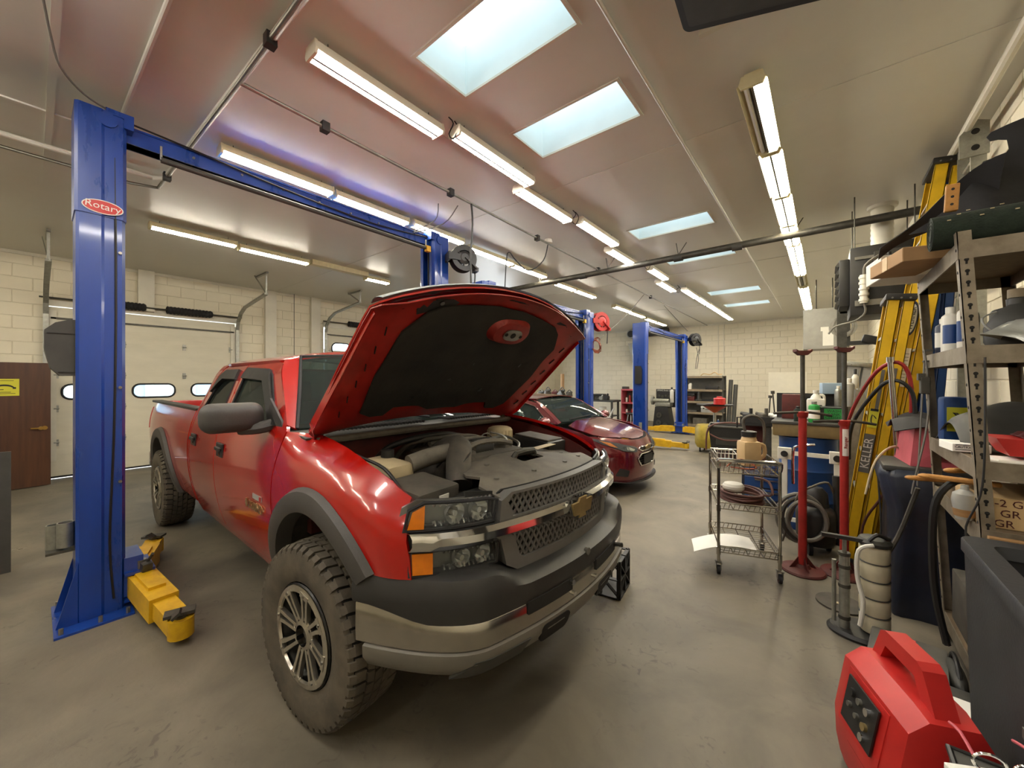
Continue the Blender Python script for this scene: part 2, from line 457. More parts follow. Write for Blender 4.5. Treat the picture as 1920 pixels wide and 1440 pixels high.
for i, (x0, y0, x1, y1) in enumerate(SKYL):
    w = MB(); t = .02; zt = HC + .36; x0 += .003; x1 -= .003; y0 += .003; y1 -= .003
    w.b2((x0 - t, y0 - t, HC), (x0, y1 + t, zt)); w.b2((x1, y0 - t, HC), (x1 + t, y1 + t, zt))
    w.b2((x0, y0 - t, HC), (x1, y0, zt)); w.b2((x0, y1, HC), (x1, y1 + t, zt))
    o = w.build('skylight_well', 'well_white', ceil, smooth=0)
    d = MB(); d.grid(lambda u, v: (x0 - t + (x1 - x0 + 2 * t) * u, y0 - t + (y1 - y0 + 2 * t) * v, zt + .10 * (1 - (2 * u - 1) ** 2) * (1 - (2 * v - 1) ** 2)), 8, 6)
    d.build('skylight_dome', 'skylight_sheet', o, smooth=60)
    e = MB()
    for a, b in (((x0 - .015, y0 - .015, HC - .006), (x0 + .004, y1 + .015, HC + .01)), ((x1 - .004, y0 - .015, HC - .006), (x1 + .015, y1 + .015, HC + .01)),
                 ((x0, y0 - .015, HC - .006), (x1, y0 + .004, HC + .01)), ((x0, y1 - .004, HC - .006), (x1, y1 + .015, HC + .01))): e.b2(a, b)
    e.build('skylight_edge', 'white_paint', o, smooth=0)
# ceiling battens and seams
n_tr = [0]
def trim(mb, material='ceiling', smooth=0):
    n_tr[0] += 1; return struct(mb.build('trim_%d' % n_tr[0], material, smooth=smooth))
m = MB(); m.b2((-6.2, .06, HC - .018), (XR, .10, HC)); trim(m)
m = MB(); m.b2((-9.6, 3.42, HC - .004), (XR, 3.45, HC)); trim(m)
m = MB(); m.b2((-9.6, 7.6, HC - .004), (XR, 7.63, HC)); trim(m)
m = MB(); m.b2((-9.6, 11.2, HC - .004), (XR, 11.23, HC)); trim(m)
m = MB(); m.b2((-4.52, YF, HC - .012), (-4.48, .85, HC)); trim(m)
m = MB(); m.b2((XL, YF, HC - .05), (XL + .03, YB, HC)); trim(m, 'white_paint')
m = MB(); m.b2((XL, YB - .03, HC - .05), (XR, YB, HC)); trim(m, 'white_paint')
m = MB(); m.b2((-2.45, 1.9, HC - .004), (-2.42, YB, HC)); trim(m)

def block_wall(name, P, size, holes, side, skip=None, keep=300):
    """painted blockwork. P(u,z,d) maps along-wall u, height z, depth d into the room"""
    (u0, u1, z1) = size; base = MB()
    xs = sorted({u0, u1, *[h[0] for h in holes], *[h[2] for h in holes]}); zs = sorted({0, z1, *[h[1] for h in holes], *[h[3] for h in holes]})
    for a, b in zip(xs, xs[1:]):
        for c, d in zip(zs, zs[1:]):
            if any(h[0] < (a + b) / 2 < h[2] and h[1] < (c + d) / 2 < h[3] for h in holes): continue
            q = [P(a, c, 0), P(b, c, 0), P(b, d, 0), P(a, d, 0), P(a, c, -.2), P(b, c, -.2), P(b, d, -.2), P(a, d, -.2)]
            base.add(q, [(0, 1, 2, 3), (7, 6, 5, 4), (0, 4, 5, 1), (1, 5, 6, 2), (2, 6, 7, 3), (3, 7, 4, 0)])
    w = struct(base.build(name, 'mortar', smooth=0))
    BW, BH, J, D = .40, .20, .009, .007
    cells = []
    for r in range(int(z1 / BH)):
        zc = r * BH; off = (r % 2) * BW / 2; k = int((u1 - u0) / BW) + 2
        for i in range(-1, k):
            a = u0 + i * BW + off; b = a + BW; a2 = max(a, u0); b2_ = min(b, u1)
            segs = [(a2, b2_)]
            for h in holes:
                if h[1] < zc + BH * .5 < h[3]:
                    ns = []
                    for s0, s1 in segs:
                        if h[2] <= s0 or h[0] >= s1: ns.append((s0, s1)); continue
                        if s0 < h[0]: ns.append((s0, h[0]))
                        if s1 > h[2]: ns.append((h[2], s1))
                    segs = ns
            for s0, s1 in segs:
                if s1 - s0 > .05: cells.append((s0 + J / 2, s1 - J / 2, zc + J / 2, zc + BH - J / 2))
    def dist(c):
        p = Vector(P((c[0] + c[1]) / 2, (c[2] + c[3]) / 2, 0)) - Vector((0, 0, EYE)); f = p.x * -.628 + p.y * .778; r = p.x * .778 + p.y * .628
        if f < .3 or abs(r / f) > 1.33 or abs(p.z / f) > .99: return 1e9
        if skip and skip(r / f * 725 + 960, 713 - p.z / f * 725): return 1e6 + f
        return f
    cells.sort(key=dist); cells = [c for c in cells]
    cache = {}; rest = MB()
    def shape(L, Hh):
        e = .004; vs = [(0, 0, 0), (L, 0, 0), (L, Hh, 0), (0, Hh, 0), (e, e, D), (L - e, e, D), (L - e, Hh - e, D), (e, Hh - e, D)]
        return vs, [(4, 5, 6, 7), (0, 1, 5, 4), (1, 2, 6, 5), (2, 3, 7, 6), (3, 0, 4, 7)]
    for n, c in enumerate(cells):
        L = round(c[1] - c[0], 3); Hh = round(c[3] - c[2], 3); vs, fs = shape(L, Hh)
        if n < keep and dist(c) < 1e5:
            if (L, Hh) not in cache:
                o0 = Vector(P(0, 0, 0)); mb = MB(); mb.add([Vector(P(*v)) - o0 for v in vs], fs)
                me = bpy.data.meshes.new('block'); me.from_pydata(mb.v, [], mb.f); me.materials.append(MATS['block']); cache[(L, Hh)] = me
            o = bpy.data.objects.new('block', cache[(L, Hh)]); COL.objects.link(o); o.parent = w; o.location = P(c[0], c[2], 0)
        elif c[0] > -2.5 or side == 'back': rest.add([P(c[0] + v[0], c[2] + v[1], v[2]) for v in vs], fs)
    if rest.v:
        o = rest.build('blockwork', 'block', w, smooth=0); o['kind'] = 'stuff'
    return w
D1 = (.12, 0, 2.72, 2.82); D2 = (4.55, 0, 7.35, 2.95); D3 = (9.7, 0, 12.3, 2.85)
block_wall('wall_left', lambda u, z, d: (XL + d, u, z), (YF, YB, HC), [D1, D2, D3], 'left')
block_wall('wall_back', lambda u, z, d: (u, YB - d, z), (XL, XR, HC), [], 'back')
block_wall('wall_right', lambda u, z, d: (XR - d, u, z), (YF, YB, HC), [], 'right')
m = MB(); m.b2((XL - .3, YF - .2, 0), (XR + .3, YF, HC)); struct(m.build('wall_front', 'block', smooth=0))
# pilasters on the left wall
for y in (-.52, 1.30, 3.34, 4.32):
    z0 = 2.86 if y == 1.30 else 0
    m = MB(); m.b2((XL, y - .11, z0), (XL + .10, y + .11, HC)); trim(m, 'white_paint')
# outside
m = MB(); m.b2((-40, -20, -.3), (XL - .35, 40, -.12)); o = m.build('ground', 'outside_ground', smooth=0); struct(o, 'grey yard outside the garage door')
b = thing('building', 'pale blue-grey house seen through the garage door windows', 'building', (-24, 4, -.12))
m = MB(); m.b2((-3, -9, 0), (0, 14, 2.6)); m.build('wall', 'outside_wall', b, smooth=0)
m = MB(); m.prism([(-4, 2.6), (.5, 2.6), (-1.6, 3.8)], 'y', -9.4, 14.4); m.build('roof', 'mid_grey', b, smooth=0)
for k in range(6):
    m = MB(); m.b2((0, -8 + k * 3.6, .9), (.06, -6.2 + k * 3.6, 2.1), 0); m.build('window', 'white_plastic', b, smooth=0)

# garage doors
def garage_door(n, y0, y1, h, win_z, win_w, win_h, wins):
    o = bpy.data.objects.new('door_%d' % n, None); COL.objects.link(o); o.location = (XL - .02, (y0 + y1) / 2, 0); struct(o)
    W = y1 - y0; ns = 5; sh = (h - .04) / ns
    for k in range(ns):
        z0 = .045 + k * sh; mb = MB(); holes = []
        if z0 < win_z < z0 + sh: holes = [rrect(w - win_w / 2, win_z - win_h / 2, w + win_w / 2, win_z + win_h / 2, win_h * .42, 5) for w in wins]
        def prof(u, z, z0=z0):
            q = ((z - z0) / sh * 5) % 1; return .004 if .08 < q < .92 else 0
        if holes:
            panel(mb, [(-W / 2, z0), (W / 2, z0), (W / 2, z0 + sh), (-W / 2, z0 + sh)], lambda u, z: (.03, u, z), .12, holes, .045, edge=.12)
        else:
            for r in range(5):
                a = z0 + r * sh / 5; b_ = a + sh / 5
                mb.b2((-.02, -W / 2, a + .006), (.034, W / 2, b_ - .006)); mb.b2((-.02, -W / 2, a), (.03, W / 2, b_))
        p = mb.build('section', 'door_panel', o, smooth=0)
        for w in (wins if holes else ()):
            fr = MB(); L = rrect(w - win_w / 2, win_z - win_h / 2, w + win_w / 2, win_z + win_h / 2, win_h * .42, 5)
            fr.tube([(.036, a, b_) for a, b_ in L], .016, 6, 1, True); fr.build('window_gasket', 'black_rubber', p)
            g = MB(); g.prism(L, 'x', .0, .006); g.build('window_pane', 'clear_glass', p, smooth=0)
        for yy in [-W / 2 + .08] + [-W / 2 + W * q for q in (.34, .67)] + [W / 2 - .08]:
            hb = MB(); hb.b2((.034, yy - .025, z0 + sh - .06), (.045, yy + .025, z0 + sh + .05)); hb.cyl((.055, yy - .03, z0 + sh), (.055, yy + .03, z0 + sh), .012, n=8)
            if k < ns - 1: hb.build('hinge', 'galv', p)
    mb = MB(); mb.b2((-.02, -W / 2, .014), (.02, W / 2, .045)); mb.build('bottom_seal', 'black_rubber', o, smooth=0)
    for s_ in (-1, 1):
        yy = s_ * (W / 2 + .03)
        mb = MB(); pts = [(.09, yy, .05), (.09, yy, h - .12), (.14, yy, h + .05), (.3, yy, h + .2), (.55, yy, h + .3), (1.7, yy, h + .42)]
        for a, b_ in zip(pts, pts[1:]): mb.beam(a, b_, .035, .06, (0, 1, 0))
        mb.build('track', 'galv', o, smooth=0)
        mb = MB(); mb.b2((.03, yy - .06 * s_ - .05, 0.3), (.06, yy - .06 * s_ + .05, h - .05)); mb.build('end_stile', 'white_paint', o, smooth=0)
        mb = MB(); mb.beam((1.7, yy, h + .42), (1.7, yy, HC), .03, .005, (1, 0, 0)); mb.beam((1.7, yy, h + .42), (1.25, yy - .05, HC), .03, .005, (0, 1, 0)); mb.b2((1.2, yy - .02, HC - .03), (1.75, yy + .02, HC)); mb.build('track_hanger', 'galv', o, smooth=0)
    mb = MB(); mb.cyl((.12, -W / 2 - .1, h + .14), (.12, W / 2 + .1, h + .14), .014, n=8); mb.build('shaft', 'dark_steel', o)
    for a, b_ in ((-W * .3, -W * .05), (W * .06, W * .34)):
        mb = MB(); N = 26
        mb.lathe([(.05, a)] + [(.062 if q % 2 else .074, a + (b_ - a) * (q + .5) / N) for q in range(N)] + [(.05, b_)], (.12, 0, h + .14), 'y', 10); mb.build('torsion_spring', 'black_rubber', o)
    mb = MB(); mb.b2((.034, -W / 2 + .02, h - .19), (.06, W / 2 - .02, h - .16)); mb.build('strut', 'dark_steel', o, smooth=0)
    return o
garage_door(1, .16, 2.68, 2.78, 1.41, .58, .24, [-.83, 0.0, .83])
garage_door(2, 4.6, 7.3, 2.92, 2.4, .5, .3, [-.95, -.1, .75])
# header boards above the doors
for y0, y1, h in ((.12, 2.72, 2.82), (4.55, 7.35, 2.95)):
    m = MB(); m.b2((XL - .18, y0 - .02, h - .02), (XL + .02, y1 + .02, h + .1)); trim(m, 'white_paint')
# brown slab door standing open
d = bpy.data.objects.new('door_3', None); COL.objects.link(d); d.location = (-9.22, .17, 0); d.rotation_euler = (0, 0, math.radians(8)); struct(d)
m = MB(); m.b2((-.02, -.86, .012), (.022, 0, 1.86), .003); m.build('slab', 'wood_door', d)
m = MB(); m.cyl((.02, -.1, .88), (.06, -.1, .88), .026, n=14); m.beam((.055, -.1, .88), (.055, -.2, .885), .016, .02); m.cyl((.02, -.06, .88), (.03, -.06, .88), .03); m.build('door_handle', 'brass', d)
for z in (.3, 1.0, 1.6):
    m = MB(); m.cyl((.02, -.86, z - .05), (.02, -.86, z + .05), .012, n=8); m.build('hinge', 'brass', d)
sg = thing('door_sign', 'yellow paper notice with dark picture taped on brown door', 'sign', (-9.22, .17, 0), math.radians(8))
m = MB(); m.b2((.0235, -.57, 1.375), (.0245, -.30, 1.62)); m.build('sheet', 'yellow_sign', sg, smooth=0)
m = MB(); m.prism(arc(-.435, 1.49, .09, 10, 175, 12, .05) + arc(-.435, 1.49, .07, 175, 10, 12, .025), 'x', .0245, .0252); m.b2((.0245, -.50, 1.46), (.0252, -.44, 1.47)); m.b2((.0245, -.36, 1.475), (.0252, -.33, 1.5)); m.build('picture', 'ink', sg, smooth=0)
for z, w in ((1.59, .17), (1.405, .2), (1.425, .12)):
    m = MB(); m.b2((.0245, -.435 - w / 2, z), (.025, -.435 + w / 2, z + .007)); m.build('print_line', 'ink', sg, smooth=0)
m = MB(); m.b2((-4.95, -.95, 0), (-4.9, -.2, 1.1)); 
m = MB(); m.prism([(-.02, 0), (.02, 0), (-.02, 1.0), (-.05, 1.0)], 'y', -.4, 0); o = m.build('board', 'dark_grey'); o.location = (-5.3, -.115, 0); tag(o, 'dark board standing on the floor behind the near blue column', 'board')
# ------------------------------------------------------------ fluorescent fixtures
def fixture(x, y0, y1, z, wide, lit, label, group, old=False):
    t = thing('light_fixture', label, 'light', (x, (y0 + y1) / 2, z), 0, group)
    L = (y1 - y0) / 2; w = .165 if wide else .125
    hm = 'lamp_old' if old else 'lamp_white'
    b = MB()
    if wide:
        b.prism([(-.04, .02), (.04, .02), (.045, .075), (-.045, .075)], 'y', -L, L); b.build('housing', hm, t, smooth=0)
        for s_ in (-1, 1):
            r = MB(); r.prism([(s_ * .035, .022), (s_ * .06, .032), (s_ * .085, .0), (s_ * .087, .004), (s_ * .06, .037), (s_ * .035, .027)], 'y', -L, L); r.build('reflector_wing', hm, t, smooth=0)
    else:
        b.prism([(-.065, .0), (-.05, .03), (.05, .03), (.065, .0), (.068, .004), (.052, .06), (-.052, .06), (-.068, .004)], 'y', -L, L); b.build('housing', hm, t, smooth=0)
    for yy in (-L, L):
        e = MB(); q = .075 if wide else .07
        e.prism([(-q * .8, -.02), (q * .8, -.02), (q, .01), (q * .8, .062), (-q * .8, .062), (-q, .01)], 'y', yy - .008, yy + .008); e.build('end_cap', hm, t, smooth=0)
    for s_ in (-1, 1):
        u = MB(); zt = -.012 if 'entrance' in label else .004 if wide else .001  # unseen entrance rows: tubes set lower so they also light the ceiling
        u.cyl((s_ * .034, -L + .02, zt), (s_ * .034, L - .02, zt), .017, n=8)
        on = lit == 2 or (lit == 1 and s_ > 0)
        u.build('tube', ('tube_on_warm' if old else 'tube_on') if on else 'tube_off', t)
    g = MB(); g.prism([(-.011, .03), (.011, .03), (.007, -.018), (-.007, -.018)], 'y', -L, L); g.build('shade_ridge', 'mid_grey', t, smooth=0)  # added ridge; its grey stands in for the dimmer gap between tubes
    if z < HC - .09:
        for yy in (-L * .8, L * .8):
            c = MB(); c.cyl((0, yy, .06), (0, yy, HC - z), .003, n=5); c.build('hanger_wire', 'dark_steel', t)
    return t
ORD = ['first', 'second', 'third', 'fourth', 'fifth', 'sixth', 'seventh', 'eighth', 'ninth', 'tenth', 'eleventh', 'twelfth']
def row(xy, z, wide, lit, desc, group, old=False):
    for i, (x, a, b) in enumerate(xy):
        l = lit[i] if isinstance(lit, (list, tuple)) else lit
        fixture(x, a + .01, b - .01, z, wide, l, desc % ORD[i], group, old)
row([(-2.3, 1.0, 1.96), (-2.2, 2.02, 3.0), (-2.36, 3.01, 3.98), (-2.27, 4.07, 5.1), (-2.43, 5.22, 6.24), (-2.3, 6.55, 7.4), (-2.48, 7.53, 8.5), (-2.27, 8.52, 9.5), (-2.26, 9.52, 10.5), (-2.25, 10.52, 11.5), (-2.25, 11.52, 12.5), (-2.25, 12.52, 13.6)],
    3.48, False, 2, 'white two-tube strip light, %s fixture of the row beside the skylights', 'strip lights beside the skylights')
row([(-3.92, .97, 1.92), (-3.95, 1.95, 2.86), (-3.92, 2.9, 3.75), (-4.0, 3.95, 4.95), (-4.03, 4.98, 5.95), (-4.12, 6.45, 7.2), (-4.12, 7.22, 8.12), (-4.22, 9.4, 10.5), (-4.25, 10.55, 11.6), (-4.3, 11.9, 12.8), (-4.3, 12.85, 13.8)],
    3.5, False, 2, 'cream two-tube strip light, %s of the row above the lift columns', 'strip lights above the lift columns', True)
row([(-6.5, .9, 1.82), (-6.57, 1.86, 2.83), (-6.68, 3.9, 4.4)], 3.5, False, 2, 'strip light, %s of the row nearest the garage doors', 'strip lights near the garage doors', True)
row([(-.36, 2.88, 3.84), (-.35, 3.87, 4.85), (-.34, 4.87, 5.8), (-.34, 5.82, 6.7), (-.33, 6.72, 7.7), (-.33, 7.72, 8.7), (-.33, 8.75, 9.7), (-.33, 9.9, 10.9), (-.33, 10.92, 11.95), (-.33, 11.97, 13.0)],
    3.5, True, [1, 2, 2, 2, 2, 2, 0, 2, 2, 2], 'winged reflector strip light, %s of the row along the heater side', 'winged strip lights along the heater side', True)
row([(-2.3, -.75, .2), (-2.3, -2.6, -1.65)], 3.48, False, 2, 'unseen white strip light behind the truck front, %s towards the entrance', 'strip lights towards the entrance')  # unseen rows from here on, added to light the truck and ceiling
row([(-.36, -.05, .9), (-.36, -2.85, -1.9)], 3.5, True, 2, 'unseen winged strip light over the entrance side, %s towards the entrance', 'winged strip lights towards the entrance')
row([(-3.95, -1.35, -.4), (-3.95, -2.6, -1.65), (-3.95, -3.9, -2.95), (-3.95, -4.95, -4.0)], 3.5, False, 2, 'unseen cream strip light before the near lift, %s towards the entrance', 'cream strip lights towards the entrance', True)
row([(-6.5, -1.8, -.85), (-6.5, -2.85, -1.9), (-6.5, -3.9, -2.95)], 3.5, False, 2, 'unseen strip light before the brown door, %s towards the entrance', 'strip lights before the brown door', True)
m = MB(); m.b2((-.06, -1.2, -.03), (.06, 1.2, .05)); o = m.build('cable_tray', 'lamp_old'); o.location = (-6.62, 3.4, 3.55); o.scale = (1, .42, 1); tag(o, 'unlit grey cable tray between strip lights near garage doors', 'cable tray')
for k, (x, y) in enumerate(((-2.22, 1.985), (-2.3, 3.99), (-2.3, 6.4), (-2.4, 8.5))):
    m = MB(); m.tube([(0, 0, .1), (.03, .02, .05), (-.03, .03, .0), (.02, .03, -.06), (.05, .05, .02), (.0, .06, .1)], .005, 6); o = m.build('wiring_loop', 'black_hose'); o.location = (x, y, 3.5)
    tag(o, 'loose dark wire loop hanging after the %s white strip light beside the skylights' % ORD[(0, 2, 4, 6)[k]], 'wire', 'wire loops between strip lights')
# ------------------------------------------------------------ pipes and conduits on the ceiling
def pipe(name, pts, r, material, label, cat, n=10, clips=None, smooth=1):
    t = thing(name, label, cat, pts[0])
    o = Vector(pts[0]); m = MB(); m.tube([Vector(p) - o for p in pts], r, n, smooth); m.build('run', material, t)
    for c in clips or ():
        q = MB(); q.box(Vector(c) - o, (r * 4, r * 4, r * 5)); q.build('clamp', 'black_plastic', t, smooth=0)
    return t
pipe('air_pipe', [(1.0 - .05, .93, 3.545), (-4.95, .80, 3.545), (-5.02, .72, 3.545), (-5.1, -2.5, 3.545)], .022, 'ceiling', 'painted round air pipe across the ceiling, the thicker of a pair', 'pipe')
pipe('air_line', [(.95, .875, 3.53), (-2.95, .84, 3.53), (-5.2, .79, 3.53), (-5.28, .6, 3.53), (-5.3, -2.5, 3.53)], .014, 'steel', 'thin grey air line with black clamps across the ceiling', 'pipe', clips=[(-2.45, .848, 3.53), (-4.85, .8, 3.53)])
pipe('conduit', [(-2.95, .84, 3.53), (-3.0, 3.0, 3.53), (-3.1, 7.5, 3.53), (-3.2, 14.9, 3.53)], .014, 'steel', 'long grey conduit with black clamps running between strip light rows', 'conduit', clips=[(-2.965, 1.4, 3.53), (-2.99, 2.7, 3.53), (-3.03, 4.3, 3.53), (-3.07, 6.2, 3.53), (-3.13, 9, 3.53)])
pipe('conduit', [(-.912, YF, 3.58), (-.92, 15.1, 3.58)], .012, 'ceiling', 'thin painted conduit on the ceiling beside the skylights', 'conduit')
pipe('conduit', [(-2.4, .45, 3.585), (-4.1, .42, 3.585)], .014, 'ceiling', 'short painted conduit on the ceiling above the near blue column', 'conduit')
pipe('water_pipe', [(.84, -2, 3.5), (.84, 9.2, 3.5), (.84, 9.3, 3.4)], .028, 'white_paint', 'white pipe along the ceiling edge over the ladders', 'pipe')
t = thing('exhaust_pipe', 'long black pipe hung across the shop under the ceiling', 'pipe', (-2.2, 5.9, 3.38))
m = MB(); m.cyl((-2.9, 0, 0), (3.1, 0, .02), .045, n=16); m.build('run', 'dark_steel', t)
for x in (-1.0, .55, 1.3):
    m = MB(); m.cyl((x - .06, 0, 0), (x + .06, 0, 0), .05, n=16); m.build('coupling', 'dark_grey', t)
for x in (-1.9, -.55, .55, 1.9):
    m = MB(); m.tube([(x, 0, .04), (x - .03, 0, .22)], .006, 6, 1); m.tube([(x, 0, .04), (x + .10, .05, .22)], .006, 6, 1); m.build('hanger', 'dark_steel', t)
def hose(name, pts, r, material, label, cat='hose', n=7, smooth=4):
    o0 = Vector(pts[0]); m = MB(); m.tube([Vector(p) - o0 for p in pts], r, n, smooth); o = m.build(name, material); o.location = o0
    return tag(o, label, cat)
hose('air_hose', [(-2.99, 3.0, 3.52), (-2.99, 3.02, 3.3), (-3.0, 3.0, 2.9), (-2.98, 3.0, 2.3)], .011, 'black_hose', 'thick black hose dropping from ceiling conduit behind the raised hood')
hose('electric_cord', [(-3.05, 4.6, 3.55), (-3.1, 4.55, 3.3), (-3.25, 4.4, 3.15), (-3.4, 4.3, 3.3), (-3.45, 4.2, 3.4), (-3.5, 4.2, 3.2), (-3.55, 4.2, 2.3)], .008, 'black_hose', 'black cord looping from a white ceiling rose', 'cord')
m = MB(); m.lathe([(.0, 0), (.055, 0), (.06, .02), (.05, .05)], n=16); o = m.build('ceiling_rose', 'white_plastic'); o.location = (-3.05, 4.6, 3.55); tag(o, 'round white ceiling rose above the looping black cord', 'ceiling rose')
hose('electric_cord', [(-3.15, 1.55 + 1.4, 3.53), (-3.45, 3.0, 3.42), (-3.9, 2.9, 3.40), (-3.6, 3.0, 3.5), (-3.3, 2.8, 3.54)], .006, 'mid_grey', 'thin grey cord slung from the conduit towards the strip lights', 'cord')
hose('electric_cord', [(-3.1, 8.5, 3.5), (-3.3, 8.0, 3.0), (-3.5, 7.5, 2.6), (-3.65, 7.15, 2.35)], .007, 'grey_hose', 'thin grey cord swooping down to the middle lift column', 'cord')
hose('electric_cord', [(-3.1, .03, 3.57), (-3.3, .06, 3.5), (-3.45, .1, 3.42), (-3.62, .2, 3.4), (-3.82, .32, 3.455)], .006, 'mid_grey', 'grey cord hanging from ceiling to top of the near blue column', 'cord')
hose('electric_cord', [(-3.2, 10.2, 3.52), (-3.3, 12.4, 3.2), (-3.33, 12.9, 3.15)], .007, 'black_hose', 'dark cord from the ceiling to the far lift column', 'cord')
hose('electric_cord', [(-9.66, -.72, 1.95), (-9.66, -.6, 1.85), (-9.66, -.45, 1.75)], .008, 'black_hose', 'short black cord on wall above the brown door', 'cord')
hose('electric_cord', [(-9.55, 3.8, 3.595), (-9.55, 3.8, 2.4), (-9.55, 3.8, 1.2)], .006, 'black_hose', 'thin dark pull cord hanging beside the closed garage door', 'cord')
# ceiling television
t = thing('television', 'black flat television hung under the ceiling', 'television', (-.5, 1.95, 3.3))
R = Matrix(((.956, 0, .29), (0, -1, 0), (-.292, 0, .956)))
m = MB(); m.prism(rrect(0, 0, .95, .56, .03, 5), 'z', 0, .055); m.xform(frame((0, 0, 0), (.956, 0, -.292), (0, -1, .12))); m.build('case', 'black_plastic', t)
m = MB(); m.prism(rrect(.03, .03, .92, .53, .01, 2), 'z', 0, .004); m.xform(frame((0, 0, -.0), (.956, 0, -.292), (0, -1, .12)) @ Matrix.Translation((0, 0, .055 if frame((0,0,0),(.956,0,-.292),(0,-1,.12)).col[2].z < 0 else -.004))); m.build('screen', 'dark_grey', t)
m = MB(); m.b2((.2, -.4, .04), (.5, -.1, .3)); m.build('mount', 'dark_grey', t, smooth=0)
m = MB(); m.b2((-.02, 0, 0), (.9, .035, .02)); o = m.build('batten', 'white_paint', smooth=0); o.location = (-.54, 2.4, 3.58); tag(o, 'pale wooden batten on the ceiling behind the television', 'batten')

# ------------------------------------------------------------ two-post lifts
def column(parent, y, s_, h, decal=False, simple=False):
    """s_=+1: open side faces +y"""
    Y = lambda v: y + s_ * v
    m = MB()
    prof = [(.15, -.11), (.15, -.01), (.138, .005), (.138, .09), (.10, .11), (.06, .11), (.06, .098), (.095, .095), (.124, .08), (.124, -.09),
            (-.124, -.09), (-.124, .08), (-.095, .095), (-.06, .098), (-.06, .11), (-.10, .11), (-.138, .09), (-.138, .005), (-.15, -.01), (-.15, -.11), (-.135, -.125), (.135, -.125)]
    m.prism([(a, Y(b)) for a, b in prof], 'z', .012, h - .6); c = m.build('column', 'blue_lift', parent, smooth=0)
    m = MB(); m.prism([(a * 1.05, Y(b * 1.05)) for a, b in prof], 'z', h - .72, h); m.b2((-.15, Y(-.11), h - .012), (.15, Y(.10), h)); m.build('column_extension', 'blue_lift', parent, smooth=0)
    m = MB(); m.b2((-.27, Y(-.22), 0), (.27, Y(.14), .014)); m.build('base_plate', 'blue_lift', parent, smooth=0)
    for x in (-.24, .24):
        for v in (-.19, -.02, .11):
            b = MB(); b.cyl((x, Y(v), .014), (x, Y(v), .05), .012, n=6); b.build('anchor_bolt', 'steel', parent)
    for x in (-.145, .145):
        g = MB(); g.add([(x - .006, Y(-.115), .014), (x - .006, Y(-.21), .014), (x - .006, Y(-.115), .4), (x + .006, Y(-.115), .014), (x + .006, Y(-.21), .014), (x + .006, Y(-.115), .4)], [(0, 1, 2), (3, 5, 4), (0, 3, 4, 1), (1, 4, 5, 2), (2, 5, 3, 0)]); g.build('gusset', 'blue_lift', parent, smooth=0)
    b = MB(); b.cyl((.03, Y(.06), .3), (.03, Y(.06), h - .2), .02, n=8); b.cyl((-.03, Y(.06), .3), (-.03, Y(.06), h - .2), .006, n=6); b.build('cylinder_rod', 'dark_steel', parent)
    b = MB(); b.tube([(.139, Y(.055), h - .3), (.14, Y(.06), h * .6), (.139, Y(.05), 1.2), (.14, Y(.03), .5), (.139, Y(.05), .1)], .007, 6); b.build('safety_cable', 'black_hose', parent)
    for z in (h - .65, h - .95, 1.55, .9):
        b = MB(); b.cyl((.136, Y(.08), z), (.155, Y(.08), z), .01, n=8); b.build('bolt', 'lug', parent)
    return c
def carriage(parent, y, s_, z, arms):
    Y = lambda v: y + s_ * v
    m = MB(); m.b2((-.13, Y(.10), z - .05), (.13, Y(.20), z + .22)); m.b2((-.16, Y(.10), z - .08), (.16, Y(.26), z - .06)); m.b2((-.16, Y(.10), z + .10), (.16, Y(.26), z + .12)); m.build('carriage', 'blue_lift', parent, smooth=0)
    for (dx, dv, L) in arms:
        p = Vector((.11 * (1 if dx > 0 else -1), Y(.19), z + .02)); d = Vector((dx, s_ * dv, -.06)).normalized(); q = p + d * L * .62
        m = MB(); m.beam(p, q, .15, .15); a = m.build('arm', 'yellow_lift', parent, smooth=0)
        m = MB(); m.beam(p + d * .05 + Vector((0, 0, .08)), p + d * L * .45 + Vector((0, 0, .085)), .09, .02); m.build('arm_cover', 'yellow_lift', a, smooth=0)
        m = MB(); m.beam(q - d * .1, p + d * L, .115, .105); m.build('arm_extension', 'yellow_lift', a, smooth=0)
        e = p + d * L
        m = MB(); m.cyl(e + Vector((0, 0, -.06)), e + Vector((0, 0, .05)), .065, n=14); m.build('arm_end', 'yellow_lift', a)
        m = MB(); m.cyl(e + Vector((0, 0, .05)), e + Vector((0, 0, .065)), .03, n=12); m.box(e + Vector((-.02, 0, .075)), (.15, .08, .018), (0, 0, math.atan2(d.y, d.x) + 1.2)); m.box(e + Vector((.05, -.03, .1)), (.05, .07, .014), (0, -.7, math.atan2(d.y, d.x) + 1.2)); m.build('lift_pad', 'dark_steel', a, smooth=0)
        m = MB(); m.cyl(p + Vector((0, 0, .07)), p + Vector((0, 0, .16)), .03, n=10); m.build('arm_pin', 'steel', a)
